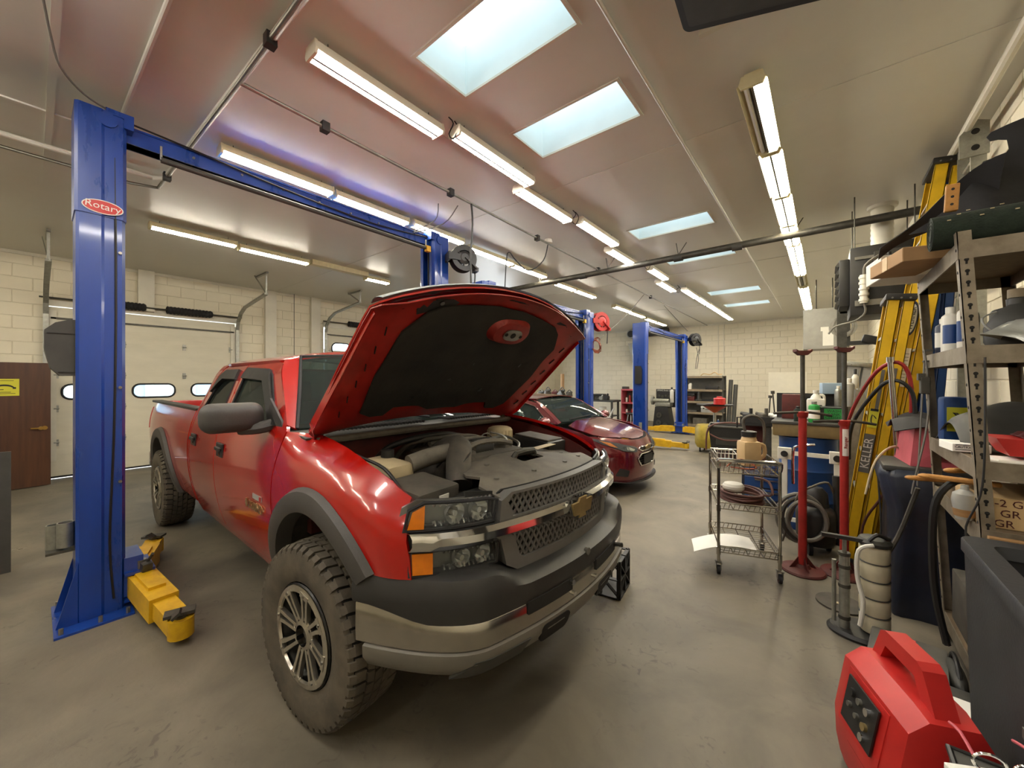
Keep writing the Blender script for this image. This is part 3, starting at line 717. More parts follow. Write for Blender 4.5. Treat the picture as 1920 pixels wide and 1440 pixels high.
def lift(name, label, loc, sep, h, arms_a, arms_b, near=False, rz=0.):
    t = thing(name, label, 'car lift', loc, rz, 'blue two-post car lifts')
    column(t, 0, 1, h); column(t, sep, -1, h)
    zb = h - .13
    m = MB(); m.b2((-.05, .02, zb), (.05, sep - .02, zb + .12)); m.b2((-.06, .02, zb + .108), (.06, sep - .02, zb + .12)); m.b2((-.06, .02, zb), (.06, sep - .02, zb + .012)); m.build('crossbeam', 'blue_lift', t, smooth=0)
    m = MB(); m.cyl((.10, .3, zb - .06), (.10, sep - .2, zb - .06), .022, n=12); m.build('overhead_shutoff_bar', 'dark_grey', t)
    m = MB(); m.cyl((.10, .3, zb - .06), (.10, .3, zb + .04), .008, n=8); m.cyl((.10, sep - .2, zb - .06), (.10, sep - .2, zb + .04), .008, n=8); m.build('bar_hanger', 'steel', t)
    m = MB(); m.box((.11, sep - .18, zb - .07), (.05, .06, .07)); m.build('limit_switch', 'yellow_lift', t, smooth=0)
    for k in range(7):
        b = MB(); b.cyl((.05, .5 + k * (sep - 1) / 6, zb + .06), (.064, .5 + k * (sep - 1) / 6, zb + .06), .009, n=8); b.build('bolt', 'lug', t)
    for yy, q in ((.0, 1), (sep, -1)):
        b = MB(); b.box((.06, yy + q * .08, h - .02), (.16, .14, .10)); b.cyl((.1, yy + q * .02, h - .06), (.16, yy + q * .02, h - .06), .05, n=12); b.build('pulley_bracket', 'blue_lift', t)
    m = MB(); m.tube([(.07, .1, h + .01), (.08, .5, h - .02), (.07, sep * .4, h - .07), (.075, sep * .7, h - .1), (.07, sep - .1, h - .03)], .007, 6); m.build('beam_cable', 'black_hose', t)
    carriage(t, 0, 1, .13, arms_a); carriage(t, sep, -1, .13, arms_b)
    return t
L1 = lift('two_post_lift', 'tall blue two-post lift with red oval badge straddling the red truck', (-3.94, .30, 0), 2.96, 3.43, [(1, .10, .78), (-1, .3, .7)], [(1, .2, .8), (-1, .3, .7)])
L2 = lift('two_post_lift', 'blue two-post lift whose columns flank the dark red sedan', (-3.74, 3.95, 0), 2.98, 2.95, [(1, .4, .6), (-1, .3, .7)], [(1, .4, .6), (-1, .3, .7)])
L3 = lift('two_post_lift', 'empty blue two-post lift with yellow arms on floor by steel shelving', (-3.36, 9.0, 0), 3.3, 2.94, [(1, .25, .82), (-1, .3, 1.0)], [(1, -.02, 1.0), (-1, -.02, 1.0)])
# badge on the near column
m = MB(); m.prism(arc(-.003, 2.765, .098, 0, 360, 28, .046)[:-1], 'x', .158, .163); o = m.build('badge_plate', 'white_plastic', L1, smooth=0)
m = MB(); m.prism(arc(-.003, 2.765, .092, 0, 360, 28, .040)[:-1], 'x', .163, .165); m.build('badge_face', 'red_plastic', o, smooth=0)
text('badge_lettering', 'Rotary', .062, frame((.1655, -.003, 2.768), (0, 1, -.06), (0, 0, 1)), 'white_plastic', o)
m = MB(); m.prism([(y, z) for y, z in ((-.11, 1.63), (-.19, 1.63), (-.23, 1.68), (-.255, 1.80), (-.255, 1.92), (-.21, 1.97), (-.15, 1.995), (-.11, 1.995))], 'x', -.10, .12); m.build('power_unit_cover', 'dark_grey', L1, smooth=0)
m = MB(); m.b2((.12, -.245, 1.9), (.126, -.12, 1.905)); m.b2((.12, -.2, 1.65), (.126, -.12, 1.655)); m.build('cover_seam', 'black_plastic', L1, smooth=0)
for y, z in ((-.165, .5), (-.21, .48)):
    m = MB(); m.lathe([(.0, z), (.04, z), (.04, z + .16), (.032, z + .16), (.032, z + .02)], (.03 if y > -.2 else -.04, y, 0), n=16); m.build('adapter_cup', 'galv', L1)
m = MB(); m.b2((-.08, -.25, .47), (.07, -.12, .485)); m.build('adapter_rack', 'dark_steel', L1, smooth=0)
m = MB(); m.box((.17, .21, .27), (.05, .06, .06), (0, .2, .2), .008); m.cyl((.12, .2, .25), (.2, .24, .36), .01, n=8); m.build('restraint_handle', 'dark_steel', L1)
# small black control covers on the far lifts
for Lx, y in ((L3, 0),):
    m = MB(); m.prism([(-.07, 1.52), (.07, 1.52), (.08, 1.6), (.08, 1.86), (.05, 1.93), (-.07, 1.93)], 'y', -.19, -.12); m.build('control_box', 'black_plastic', Lx, smooth=0)
    m = MB(); m.cyl((.05, -.16, .46), (.05, -.16, .62), .035, n=12); m.build('adapter_cup', 'galv', Lx)
def reel(name, loc, axis_rz, r, body, label, spring_arm=True):
    t = thing(name, label, 'hose reel', loc, axis_rz)
    m = MB()
    for a in (-.06, .06): m.lathe([(r * .62, a - .006), (r, a - .006), (r * 1.02, a), (r, a + .006), (r * .62, a + .006), (r * .62, a - .006)], (0, 0, 0), 'x', 28); [m.beam((a, 0, 0), (a, r * .66 * math.cos(q), r * .66 * math.sin(q)), .012, r * .22, (1, 0, 0)) for q in (.4, 2.5, 4.6)]
    m.build('flange', body, t)
    m = MB()
    for k in range(6): m.lathe([(r * .78 + .012 * math.cos(q), -.05 + k * .02 + .01 * math.sin(q)) for q in [i * PI / 4 for i in range(9)]], (0, 0, 0), 'x', 24)
    m.build('coiled_hose', 'black_hose', t)
    m = MB(); m.cyl((-.09, 0, 0), (.09, 0, 0), .05, n=16); m.lathe([(.05, .07), (r * .5, .066), (r * .52, .075), (.05, .09)], (0, 0, 0), 'x', 20); m.build('hub', body, t)
    m = MB(); m.b2((-.10, -r * 1.3, -.05), (.10, -r * 1.15, .05)); m.b2((.075, -r * 1.25, -.04), (.085, .05, .04)); m.b2((-.085, -r * 1.25, -.04), (-.075, .05, .04)); m.build('bracket', body, t, smooth=0)
    m = MB(); m.beam((.08, 0, 0), (.07, r * .95, -r * .75), .02, .07, (1, 0, 0)); m.box((.02, r * .98, -r * .8), (.12, .05, .05)); m.build('guide_arm', body, t, smooth=0)
    m = MB(); m.tube([(0, r * .95, -r * .8), (0, r * 1.0, -r * 1.2), (0, r * .93, -r * 2.3)], .009, 7); m.build('hose_end', 'black_hose', t)
    return t
reel('hose_reel', (-3.62, 3.48, 3.16), math.radians(-25), .165, 'black_plastic', 'round black hose reel on the lift column above the truck hood')
reel('hose_reel', (-3.55, 7.26, 2.79), math.radians(-25), .19, 'red_plastic', 'bright red hose reel fixed to the column behind the sedan')
reel('hose_reel', (-3.05, 12.62, 2.83), math.radians(-30), .19, 'black_plastic', 'black hose reel with red centre on the far lift column')
m = MB()
for k in range(9):
    a = k * .7; m.tube([(.07 * math.cos(a + q) * (1 + .3 * math.sin(k)), .05 * math.sin(q * 1.3 + k), .13 * math.sin(a + q) - .01 * k) for q in [j * .8 for j in range(7)]], .006, 5)
o = m.build('cord_bundle', 'copper'); o.location = (-3.53, 7.05, 2.33); tag(o, 'tangled coppery cord hanging on column behind sedan', 'cord')
hose('air_hose', [(-3.03, 12.7, 2.60), (-2.98, 12.75, 2.3), (-3.05, 12.85, 1.95)], .01, 'grey_hose', 'thin bowed hose hanging below the far black reel')
hose('air_hose', [(-2.95, 12.75, 2.58), (-3.05, 12.85, 2.3), (-3.1, 12.9, 1.95)], .01, 'grey_hose', 'thin slanting hose below the far black reel')
for x, q in ((-2.9, 'left'), (-2.72, 'right')):
    o = pipe('conduit', [(x, 15.175, 3.55), (x, 15.175, .8)], .012, 'white_paint', ('thin white conduit on the back wall nearer the far lift column' if q == 'left' else 'thin white conduit on the back wall nearer the rolled mats'), 'conduit')

# ------------------------------------------------------------ heaters
t = thing('unit_heater', 'black gas unit heater under a ribbed flue beside the ladders', 'heater', (.46, 5.82, 2.30))
m = MB(); m.b2((-.24, -.22, 0), (.30, .32, .74), .012); m.build('cabinet', 'black_plastic', t)
m = MB(); m.b2((-.33, -.16, .12), (-.24, .26, .64), .01); m.build('louver_frame', 'black_plastic', t)
for k in range(6):
    m = MB(); m.box((-.335, .05, .17 + k * .085), (.03, .38, .05), (0, .6, 0)); m.build('louver', 'dark_grey', t, smooth=0)
m = MB(); m.b2((-.05, -.25, .40), (.22, -.22, .66), .004); m.build('gas_valve_panel', 'dark_grey', t)
m = MB(); m.b2((.02, -.33, .43), (.10, -.25, .56), .01); m.cyl((.06, -.29, .56), (.06, -.29, .62), .02); m.build('gas_valve', 'black_plastic', t)
m = MB(); m.b2((-.02, -.34, .45), (.015, -.26, .53)); m.build('valve_label', 'tan_plastic', t, smooth=0)
for za, zb_ in ((.60, .63), (.1, .16)):
    m = MB(); m.b2((-.2, -.235, za), (.26, -.215, zb_)); m.build('trim_strip', 'steel', t, smooth=0)
m = MB(); m.lathe([(.095 + (.006 if q % 2 else 0), .74 + q * .03) for q in range(21)], (.06, .30, 0), n=20); m.build('flue', 'white_paint', t)
m = MB(); m.lathe([(.095, 1.26), (.13, 1.27), (.14, 1.33), (.15, 1.34)], (.06, .30, 0), n=20); m.build('flue_collar', 'white_paint', t)
m = MB()
for x in (-.2, .26):
    for y in (-.18, .28): m.cyl((x, y, .74), (x, y, 1.34), .006, n=6)
m.build('hanger_rods', 'dark_steel', t)
m = MB(); m.cyl((-.13, -.27, .12), (-.13, -.27, .42), .035, n=14)
for k in range(5): m.cyl((-.13, -.27, .14 + k * .06), (-.13, -.27, .165 + k * .06), .043, n=14)
m.build('sediment_trap', 'white_plastic', t)
m = MB(); m.tube([(-.13, -.27, .42), (-.12, -.28, .52), (-.02, -.3, .6), (.04, -.29, .6)], .012, 7); m.tube([(-.13, -.27, .12), (-.12, -.27, .02), (-.2, -.25, -.06), (-.36, -.2, -.1), (-.42, -.2, -.18)], .01, 7); m.build('gas_line', 'grey_hose', t)
t = thing('unit_heater', 'grey-green box heater with fan hung near the back wall', 'heater', (-.02, 9.6, 2.2))
m = MB(); m.b2((-.3, -.1, 0), (.22, .5, .78), .02); m.build('cabinet', 'light_grey', t)
m = MB(); m.b2((.22, -.1, .05), (.40, .5, .74), .01); m.build('fan_housing', 'dark_grey', t)
m = MB(); m.lathe([(.12, -.112), (.2, -.112), (.2, -.10)], (.3, 0, .4), 'y', 20); m.tube([(.3 + .14 * math.cos(q), -.13, .4 + .2 * math.sin(q)) for q in [i * PI / 6 for i in range(12)]], .012, 6, 2, True); m.build('fan_guard', 'steel', t)
m = MB(); m.b2((.0, -.104, .06), (.16, -.10, .34)); m.b2((-.03, -.104, .34), (.09, -.1, .42)); m.build('instruction_label', 'paper', t, smooth=0)
m = MB(); m.cyl((-.1, .2, .78), (-.1, .2, 1.4), .01, n=6); m.cyl((.15, .2, .78), (.15, .2, 1.4), .01, n=6); m.build('hanger_rods', 'dark_steel', t)
t = thing('ventilator', 'grey duct ventilator hood on the back wall near far column', 'ventilator', (-5.75, 14.9, 2.3))
m = MB(); m.add([(-.28, -.12, .75), (.28, -.12, .75), (.12, -.1, 0), (-.12, -.1, 0), (-.28, .29, .8), (.28, .29, .8), (.12, .29, 0), (-.12, .29, 0)], [(0, 1, 2, 3), (4, 7, 6, 5), (0, 4, 5, 1), (3, 2, 6, 7), (0, 3, 7, 4), (1, 5, 6, 2)]); m.build('hood', 'light_grey', t, smooth=0)
m = MB(); m.cyl((-.1, -.3, 1.1), (-.1, .25, 1.12), .17, n=18); m.build('fan_drum', 'light_grey', t)
m = MB(); m.cyl((-.1, -.305, 1.1), (-.1, -.25, 1.1), .13, n=18); m.build('fan_mouth', 'black_plastic', t)
m = MB(); m.cyl((.05, .1, 1.12), (1.2, .1, 1.15), .14, n=14); m.build('duct', 'dark_grey', t)
m = MB(); m.b2((-.1, -.1, .8), (.1, .2, 1.0)); m.build('bracket', 'dark_grey', t, smooth=0)
# ------------------------------------------------------------ red pickup truck (x forward, y to its left)
TR = thing('pickup_truck', 'red crew-cab pickup truck with raised hood and dark fender flares', 'truck', (-1.88, 1.76, 0), math.radians(-.9))
def ztop(x):  # fender top edge / belt height
    return spl(x, [(-.6, 1.318), (-.5, 1.315), (-.2, 1.297), (.1, 1.258), (.35, 1.2), (.55, 1.125), (.66, 1.06)])
def SW(x, z):  # half width of the body skin
    w = spl(z, [(.30, .75), (.40, .81), (.52, .862), (.66, .900), (.80, .922), (.95, .931), (1.08, .925), (1.2, .905), (1.32, .865), (1.4, .83)])
    if z > 1.32: w = .865 - (z - 1.32) * .36 - max(0, z - 1.62) ** 2 * 2.2
    if x > -.45:
        zt = ztop(x); k = max(0., (z - (zt - .13)) / .13); w -= .105 * k * k * min(1, (x + .45) / .2)
    if x > .15: w -= .30 * (x - .15) ** 2 + 1.6 * max(0, x - .48) ** 2
    if x < -4.3: w -= .12 * (-4.3 - x) ** 2
    return w
def side(mb, outline, s_, holes=(), step=.06, thick=.02, inset=0., edge=.04):
    return panel(mb, outline if s_ > 0 else outline[::-1], lambda x, z: (x, s_ * (SW(x, z) - inset), z), step, holes, thick if s_ > 0 else thick, edge)
AF = (0., .43); AR = (-3.82, .43); RA = .50
def arch(c, r, a0, a1, n=14): return [(x, c[1] + (z - c[1]) * (1.09 if z > c[1] else 1)) for x, z in arc(c[0], c[1], r + .03, a0, a1, n)]
for s_ in (-1, 1):
    # front fender
    P = [(-.505, .47)] + arch(AF, RA, 172, 43, 18) + [(.47, .815), (.632, .815), (.63, .9), (.615, 1.0), (.588, 1.06), (.56, 1.115)] + [(x, ztop(x)) for x in (.45, .35, .2, .05, -.1, -.25, -.4)] + [(-.455, 1.31), (-.47, 1.2), (-.51, 1.05), (-.52, .8)]
    m = MB(); side(m, P, s_); m.build('front_fender', 'red_paint', TR)
    # doors with window openings
    FD = [(-.53, .49), (-.53, .8), (-.52, 1.05), (-.482, 1.2), (-.47, 1.31), (-.50, 1.345), (-.98, 1.715), (-1.08, 1.735), (-1.6, 1.742), (-1.68, 1.74), (-1.69, 1.3), (-1.69, .49)]
    FW = [(-.66, 1.335), (-1.02, 1.63), (-1.1, 1.66), (-1.57, 1.675), (-1.61, 1.64), (-1.63, 1.335)]
    RD = [(-1.70, .49), (-1.70, 1.3), (-1.70, 1.74), (-2.18, 1.735), (-2.28, 1.70), (-2.38, 1.55), (-2.46, 1.35), (-2.48, 1.2), (-2.48, .49)]
    RW = [(-1.77, 1.335), (-1.79, 1.65), (-1.83, 1.672), (-2.12, 1.668), (-2.2, 1.63), (-2.36, 1.345)]
    for D, Wn, hx in ((FD, FW, -1.54), (RD, RW, -2.33)):
        m = MB(); side(m, D, s_, [Wn]); d = m.build('door', 'red_paint', TR)
        m = MB(); g = Wn; side(m, g, s_, inset=.012, thick=.005, step=.1); m.build('window_glass', 'car_glass', d)
        m = MB(); L = resample(Wn, .08); m.tube([(x, s_ * (SW(x, z) - .004), z) for x, z in L], .011, 6, 1, True); m.build('window_seal', 'black_rubber', d)
        m = MB(); m.box((hx, s_ * (SW(hx, 1.09) + .002), 1.09), (.155, .014, .105), None, .006); m.build('handle_recess', 'black_plastic', d)
        m = MB(); m.box((hx, s_ * (SW(hx, 1.1) + .018), 1.10), (.13, .016, .03), None, .006); m.build('handle', 'black_plastic', d)
        m = MB(); m.cyl((hx + .02, s_ * (SW(hx, 1.06) + .006), 1.065), (hx + .02, s_ * (SW(hx, 1.06) + .014), 1.065), .013, n=10); m.build('lock', 'chrome', d)
        # smoked rain visor over the window
        top = [p for p in Wn if p[1] > 1.62] if D is RD else [p for p in Wn if p[1] > 1.5]
        V = [(-1.0, 1.60), (-1.09, 1.68), (-1.6, 1.70), (-1.62, 1.62), (-1.13, 1.60), (-.74, 1.345), (-.64, 1.335)] if D is FD else [(-1.76, 1.61), (-1.78, 1.69), (-2.13, 1.69), (-2.22, 1.64), (-2.3, 1.5), (-2.18, 1.58), (-2.1, 1.615)]
        m = MB(); side(m, V, s_, inset=-.022, thick=.03); m.build('rain_visor', 'black_plastic', d)
    # cab rear pillar and bed side
    m = MB(); side(m, [(-2.50, .49), (-2.50, 1.2), (-2.48, 1.36), (-2.39, 1.56), (-2.29, 1.72), (-2.20, 1.745), (-2.42, 1.73), (-2.47, 1.5), (-2.53, 1.33), (-2.53, .49)], s_, thick=.04); m.build('cab_corner', 'red_paint', TR)
    P = [(-2.56, .5), (-2.56, 1.325), (-4.80, 1.325), (-4.86, 1.29), (-4.88, .75), (-4.86, .55)] + arch(AR, RA, 12, 168, 18)[::1][::-1] + [(-3.3, .5)]
    m = MB(); side(m, P, s_, thick=.03); m.build('bed_side', 'red_paint', TR)
    m = MB(); m.b2((-4.86, s_ * .76, 1.318), (-2.57, s_ * .868, 1.345), .01); m.build('bed_rail_cap', 'black_plastic', TR)
    # rocker and fender flares
    m = MB(); side(m, [(-.53, .42), (-.53, .488), (-2.53, .488), (-2.53, .42)], s_, thick=.06); m.build('rocker_panel', 'red_paint', TR)
    for c, a0, a1, nm in ((AF, 182, 37, 'front_flare'), (AR, 172, 2, 'rear_flare')):
        m = MB(); N = 28
        def fl(u, v, c=c, a0=a0, a1=a1):
            a = math.radians(a0 + (a1 - a0) * u); r = [.485, .495, .53, .585, .60][int(round(v * 4))]; o = [-.05, .028, .042, .03, .002][int(round(v * 4))]
            x = c[0] + r * math.cos(a) * 1.02; z = c[1] + r * math.sin(a) * (1.09 if math.sin(a) > 0 else 1)
            return (x, s_ * (SW(x, max(z, .45)) + o), z)
        m.grid(fl, N, 4); m.build(nm, 'flare', TR, thick=.006)
        # inner wheel house
        m = MB(); m.grid(lambda u, v, c=c: (c[0] + .52 * math.cos(PI * (.2 + .8 * u)), s_ * (.50 + .40 * v), c[1] + .55 * math.sin(PI * (.2 + .8 * u))), 16, 3); m.build('wheel_house', 'dusty', TR, thick=.01)
    # mirror
    m = MB(); N = 20
    c = Vector((-.80, s_ * 1.035, 1.375))
    L = rrect(-.155, -.08, .155, .09, .062, 5)
    rings = [(-.06, .86), (-.045, 1.0), (.0, 1.02), (.05, .93), (.08, .72), (.088, .35)]
    vs = []; fs = []
    for dx, k in rings:
        for a, b_ in L: vs.append(c + Vector((dx, s_ * a * k, b_ * k)))
    n_ = len(L)
    for i in range(len(rings) - 1):
        for j in range(n_): fs.append((i * n_ + j, i * n_ + (j + 1) % n_, (i + 1) * n_ + (j + 1) % n_, (i + 1) * n_ + j))
    fs.append(list(range(n_))[::-1]); fs.append([(len(rings) - 1) * n_ + j for j in range(n_)])
    m.add(vs, fs); mr = m.build('mirror', 'flare', TR, smooth=50)
    m = MB(); m.add([c + Vector((-.061, s_ * a * .8, b_ * .8)) for a, b_ in L], [list(range(n_))]); m.build('mirror_glass', 'chrome', mr, smooth=0, thick=.002)
    m = MB(); m.prism([(-.80, 1.31), (-.54, 1.31), (-.56, 1.36), (-.74, 1.49)], 'y', s_ * .862, s_ * .85); m.tube([(-.70, s_ * .85, 1.335), (-.73, s_ * .93, 1.315), (-.80, s_ * 1.0, 1.31)], .036, 8, 3); m.build('mirror_arm', 'flare', mr)
    # mud flap
    m = MB(); m.b2((-4.395, s_ * .66, .19), (-4.38, s_ * .93, .62)); m.build('mud_flap', 'black_rubber', TR, smooth=0)
# front and rear end shapes
def xf(y): return .85 - .24 * y * y - 1.0 * max(0, abs(y) - .55) ** 2
def xb(y): return .945 - .22 * y * y - 3.0 * max(0, abs(y) - .6) ** 2
def front(mb, outline, dx=0., step=.05, thick=.015, holes=(), edge=.04):
    return panel(mb, outline, lambda y, z: (xf(y) + dx - max(0, z - 1.05) ** 2 * .5, y, z), step, holes, thick, edge)
def loft(name, prof, y0, y1, material, n=64, path=xb, thick=0.):
    m = MB()
    def f(u, v):
        y = y0 + (y1 - y0) * u; e = .002; dx = (path(y + e) - path(y - e)) / (2 * e); n_ = Vector((1, -dx)).normalized()
        o, z = prof[int(round(v * (len(prof) - 1)))]
        return (path(y) + n_.x * o, y + n_.y * o, z(y) if callable(z) else z)
    m.grid(f, n, len(prof) - 1); return m.build(name, material, TR, smooth=40, thick=thick)
dip = lambda y, a=.07: -a * sm(.60 - abs(y), [(0, 0), (.20, 1)])
cz = lambda y: .648 + .055 * sm(abs(y), [(.78, 0), (.93, 1)])
loft('bumper_cover', [(-.22, lambda y: .81 + dip(y, .05)), (-.17, lambda y: .835 + dip(y)), (-.06, lambda y: .835 + dip(y)), (-.015, lambda y: .815 + dip(y)), (.004, lambda y: .77 + dip(y) * .5), (.004, .72), (-.004, cz), (-.04, cz)], -.94, .94, 'bumper_black', thick=.006)
loft('bumper_chrome', [(-.03, lambda y: cz(y) + .01), (-.014, lambda y: cz(y) + .004), (-.006, lambda y: cz(y) - .006), (-.004, .60), (-.006, .545), (-.03, .535)], -.935, .935, 'chrome_worn', thick=.004)
loft('bumper_valance', [(-.03, .545), (.004, .535), (.002, .49), (-.03, .44), (-.08, .405), (-.2, .40)], -.92, .92, 'valance', thick=.005)
for y in (-.27, .27):
    m = MB(); panel(m, [(y - .15, .60), (y + .15, .60), (y + .15, .655), (y - .15, .655)], lambda a, z: (xb(a) + .003, a, z), .05, (), .02); m.build('bumper_slot', 'recess_shade', TR)  # slot is not cut; a dark patch paints its shade
    m = MB(); m.cyl((xb(y) - .02, y + (.13 if y > 0 else .13), .635), (xb(y) + .035, y + .13, .645), .013, n=10); m.build('tow_hook', 'chrome', TR)
    m = MB(); m.cyl((xb(y * .4) - .005, y * .4, .575), (xb(y * .4) + .01, y * .4, .575), .011, n=8); m.build('plate_bolt', 'chrome', TR)
    q = y * 2.1
    m = MB(); panel(m, [(q - .16, .43), (q + .14, .43), (q + .16, .50), (q - .10, .50)], lambda a, z: (xb(a) + .007 - max(0, .49 - z) * .62, a, z), .05, (), .01); m.build('valance_recess', 'dark_grey', TR)
    q = y * .9
    m = MB(); panel(m, rrect(q - .1, .435, q + .1, .52, .03), lambda a, z: (xb(a) - .006 - max(0, .5 - z) * .35 + .012, a, z), .05, (), .01); m.build('tow_hook_opening', 'recess_shade', TR)
m = MB(); m.cyl((xb(0) - .01, .02, .735), (xb(0) + .009, .02, .735), .018, n=12); m.build('license_plug', 'mid_grey', TR)
# grille
GO = [(-.485, 1.082), (-.50, .96), (-.46, .80), (-.40, .765), (.40, .765), (.46, .80), (.50, .96), (.485, 1.082), (.43, 1.112), (-.43, 1.112)]
U = [(-.425, 1.005), (.425, 1.005), (.45, 1.07), (.425, 1.10), (-.425, 1.10), (-.45, 1.07)]
Lw = [(-.385, .825), (-.36, .81), (.36, .81), (.385, .825), (.42, .93), (-.42, .93)]
m = MB(); front(m, GO, .02, holes=[U, Lw], thick=.06); gr = m.build('grille_surround', 'grille_grey', TR)
m = MB(); front(m, GO, -.04, thick=.01, step=.1); m.build('grille_backing', 'recess_shade', gr)
for nm, PZ in (('upper_mesh', U), ('lower_mesh', Lw)):
    m = MB(); z0 = min(p[1] for p in PZ); z1 = max(p[1] for p in PZ); sp = .034; hs = z1 - z0
    for k in range(-32, 33):
        for sgn in (-1, 1):
            pts = []
            for q in range(7):
                z = z0 + hs * q / 6; y = k * sp + sgn * (z - z0) * .62
                if inpoly(y, z, PZ) or q in (0, 6) and abs(y) < .43: pts.append((xf(y) + .004, y, z))
            for a, b_ in zip(pts, pts[1:]): m.beam(a, b_, .012, .0075, (0, 0, 1) if False else (1, 0, 0))
    m.build(nm, 'grille_grey', gr, smooth=0)
# chrome bar with emblem
m = MB()
def barf(u, v):
    y = -.828 + 1.656 * u; k = v * 5; z = [.925, .928, .95, .98, .998, 1.0][int(round(k))]; o = [.0, .035, .055, .055, .035, .0][int(round(k))]
    if abs(y) > .80: o *= .8
    return (xf(y) + o, y, z)
m.grid(barf, 60, 5); m.build('chrome_bar', 'chrome', TR, thick=.004)
E_ = [(-.115, .035), (-.045, .035), (-.032, .055), (.05, .055), (.037, .035), (.115, .035), (.09, -.035), (.03, -.035), (.037, -.055), (-.045, -.055), (-.032, -.035), (-.09, -.035)]
m = MB(); m.prism([(y * .98, z * 1.05 + .963) for y, z in E_], 'x', xf(0) + .045, xf(0) + .078); em = m.build('emblem_rim', 'chrome', TR, smooth=0)
m = MB(); m.prism([(y * .85, z * .88 + .963) for y, z in E_], 'x', xf(0) + .07, xf(0) + .084); m.build('emblem', 'gold', em, smooth=0)
# headlamps
for s_ in (-1, 1):
    F = lambda P: [(s_ * a, b_) for a, b_ in (P if s_ > 0 else P)][:: 1 if s_ > 0 else -1]
    for nm, PO, am, rz in (('headlamp', [(.515, 1.005), (.835, 1.005), (.82, 1.085), (.775, 1.114), (.54, 1.102), (.495, 1.09)], [(.782, 1.012), (.83, 1.012), (.815, 1.08), (.778, 1.104)], (.53, .72, 1.02, 1.10)),
                           ('turn_lamp', [(.50, .825), (.82, .825), (.822, .922), (.505, .922), (.49, .9)], [(.755, .832), (.815, .832), (.817, .915), (.755, .915)], (.52, .69, .84, .91))):
        m = MB(); front(m, F(PO), -.045, thick=.02, step=.08); h = m.build(nm, 'bucket', TR)
        m = MB(); front(m, F(PO), .012, thick=.006, step=.05); m.build('lens', 'lens', h)
        m = MB(); front(m, F(am), .016, thick=.012, step=.05); m.build('amber_marker', 'amber', h)
        y0, y1, z0, z1 = rz; hw = (y1 - y0) / 2
        for k in range(2):
            yc = y0 + hw * (k + .5); zc = (z0 + z1) / 2
            m = MB(); m.lathe([(.008, -.03), (.025, -.028), (.042, -.012), (.052, .012), (.054, .016)], (0, 0, 0), 'x', 18)
            m.xform(Matrix.Translation((xf(yc) - .015, s_ * yc, zc)) @ Matrix.Diagonal((1, hw / .104, (z1 - z0) / .105, 1))); m.build('reflector', 'reflector', h)
            m = MB(); m.cyl((xf(yc) - .03, s_ * yc, zc), (xf(yc) + .0, s_ * yc, zc), .012, n=10); m.build('bulb', 'white_plastic', h)
        m = MB(); m.tube([(xf(y) + .004, s_ * y, z) for y, z in resample(PO, .08)], .008, 6, 1, True); m.build('lamp_gasket', 'black_rubber', h)
        # fluted chrome liner
        m = MB()
        for q in range(12):
            yc = y0 - .015 + (y1 - y0 + .03) * q / 11; m.beam((xf(yc) - .012, s_ * yc, z0 - .008), (xf(yc) - .02, s_ * yc, z0 + .012), .008, .012)
            m.beam((xf(yc) - .018, s_ * yc, z1 - .008), (xf(yc) - .012, s_ * yc, z1 + .008), .008, .012)
        m.build('liner_flutes', 'reflector', h, smooth=0)
    m = MB(); front(m, F([(.49, .80), (.60, .80), (.60, 1.13), (.47, 1.11)]), -.05, thick=.01); m.build('lamp_bezel', 'black_plastic', TR)
    m = MB(); front(m, F([(.46, .915), (.835, .915), (.835, 1.015), (.46, 1.015)]), -.02, thick=.02); m.build('bar_backing', 'black_plastic', TR)
# hood (open)
HX, HZ, HA = -.31, 1.305, math.radians(42.5)
def hood_pt(u, y, d=0.):
    e = .06 * (1 - (y / .86) ** 2) - .02 * (abs(y) / .86) ** 6 + .012 * math.cos(y * 6) * 0
    nose = max(0, u - (.90 + .17 * (1 - (y / .86) ** 2))); k = e + d - nose * nose * 6
    return (HX + u * math.cos(HA) - k * math.sin(HA), y, HZ + u * math.sin(HA) + k * math.cos(HA))
def hu(y): return .985 + .18 * (1 - (y / .86) ** 2)
HO = [(0, -.80), (.04, -.83), (.5, -.855), (hu(.86) - .05, -.86)] + [(hu(y), y) for y in (-.85, -.75, -.6, -.45, -.3, -.15, 0, .15, .3, .45, .6, .75, .85)] + [(hu(.86) - .05, .86), (.5, .855), (.04, .83), (0, .80), (.035, .62), (.06, .35), (.07, 0), (.06, -.35), (.035, -.62)]
m = MB(); panel(m, HO, lambda u, y: hood_pt(u, y), .07, (), .008); hd = m.build('hood', 'red_paint', TR)
ins = lambda k, P: [((u - .5) * k + .5, y * k) for u, y in P]
PO = [(.15, -.53), (.2, -.61), (.5, -.655), (.82, -.65), (.95, -.57)] + [(hu(y) - .11, y) for y in (-.5, -.3, -.1, .1, .3, .5)] + [(.95, .57), (.82, .65), (.5, .655), (.2, .61), (.15, .53), (.15, .44), (.22, .40), (.205, .2), (.17, .12), (.17, -.12), (.205, -.2), (.22, -.40), (.15, -.44)]
m = MB(); panel(m, HO, lambda u, y: hood_pt(u, y, -.05 + .035 * max(0, (abs(y) - .78) / .08) + .03 * max(0, .10 - u) / .10), .08, [PO], .006); m.build('hood_inner_frame', 'red_under', hd)
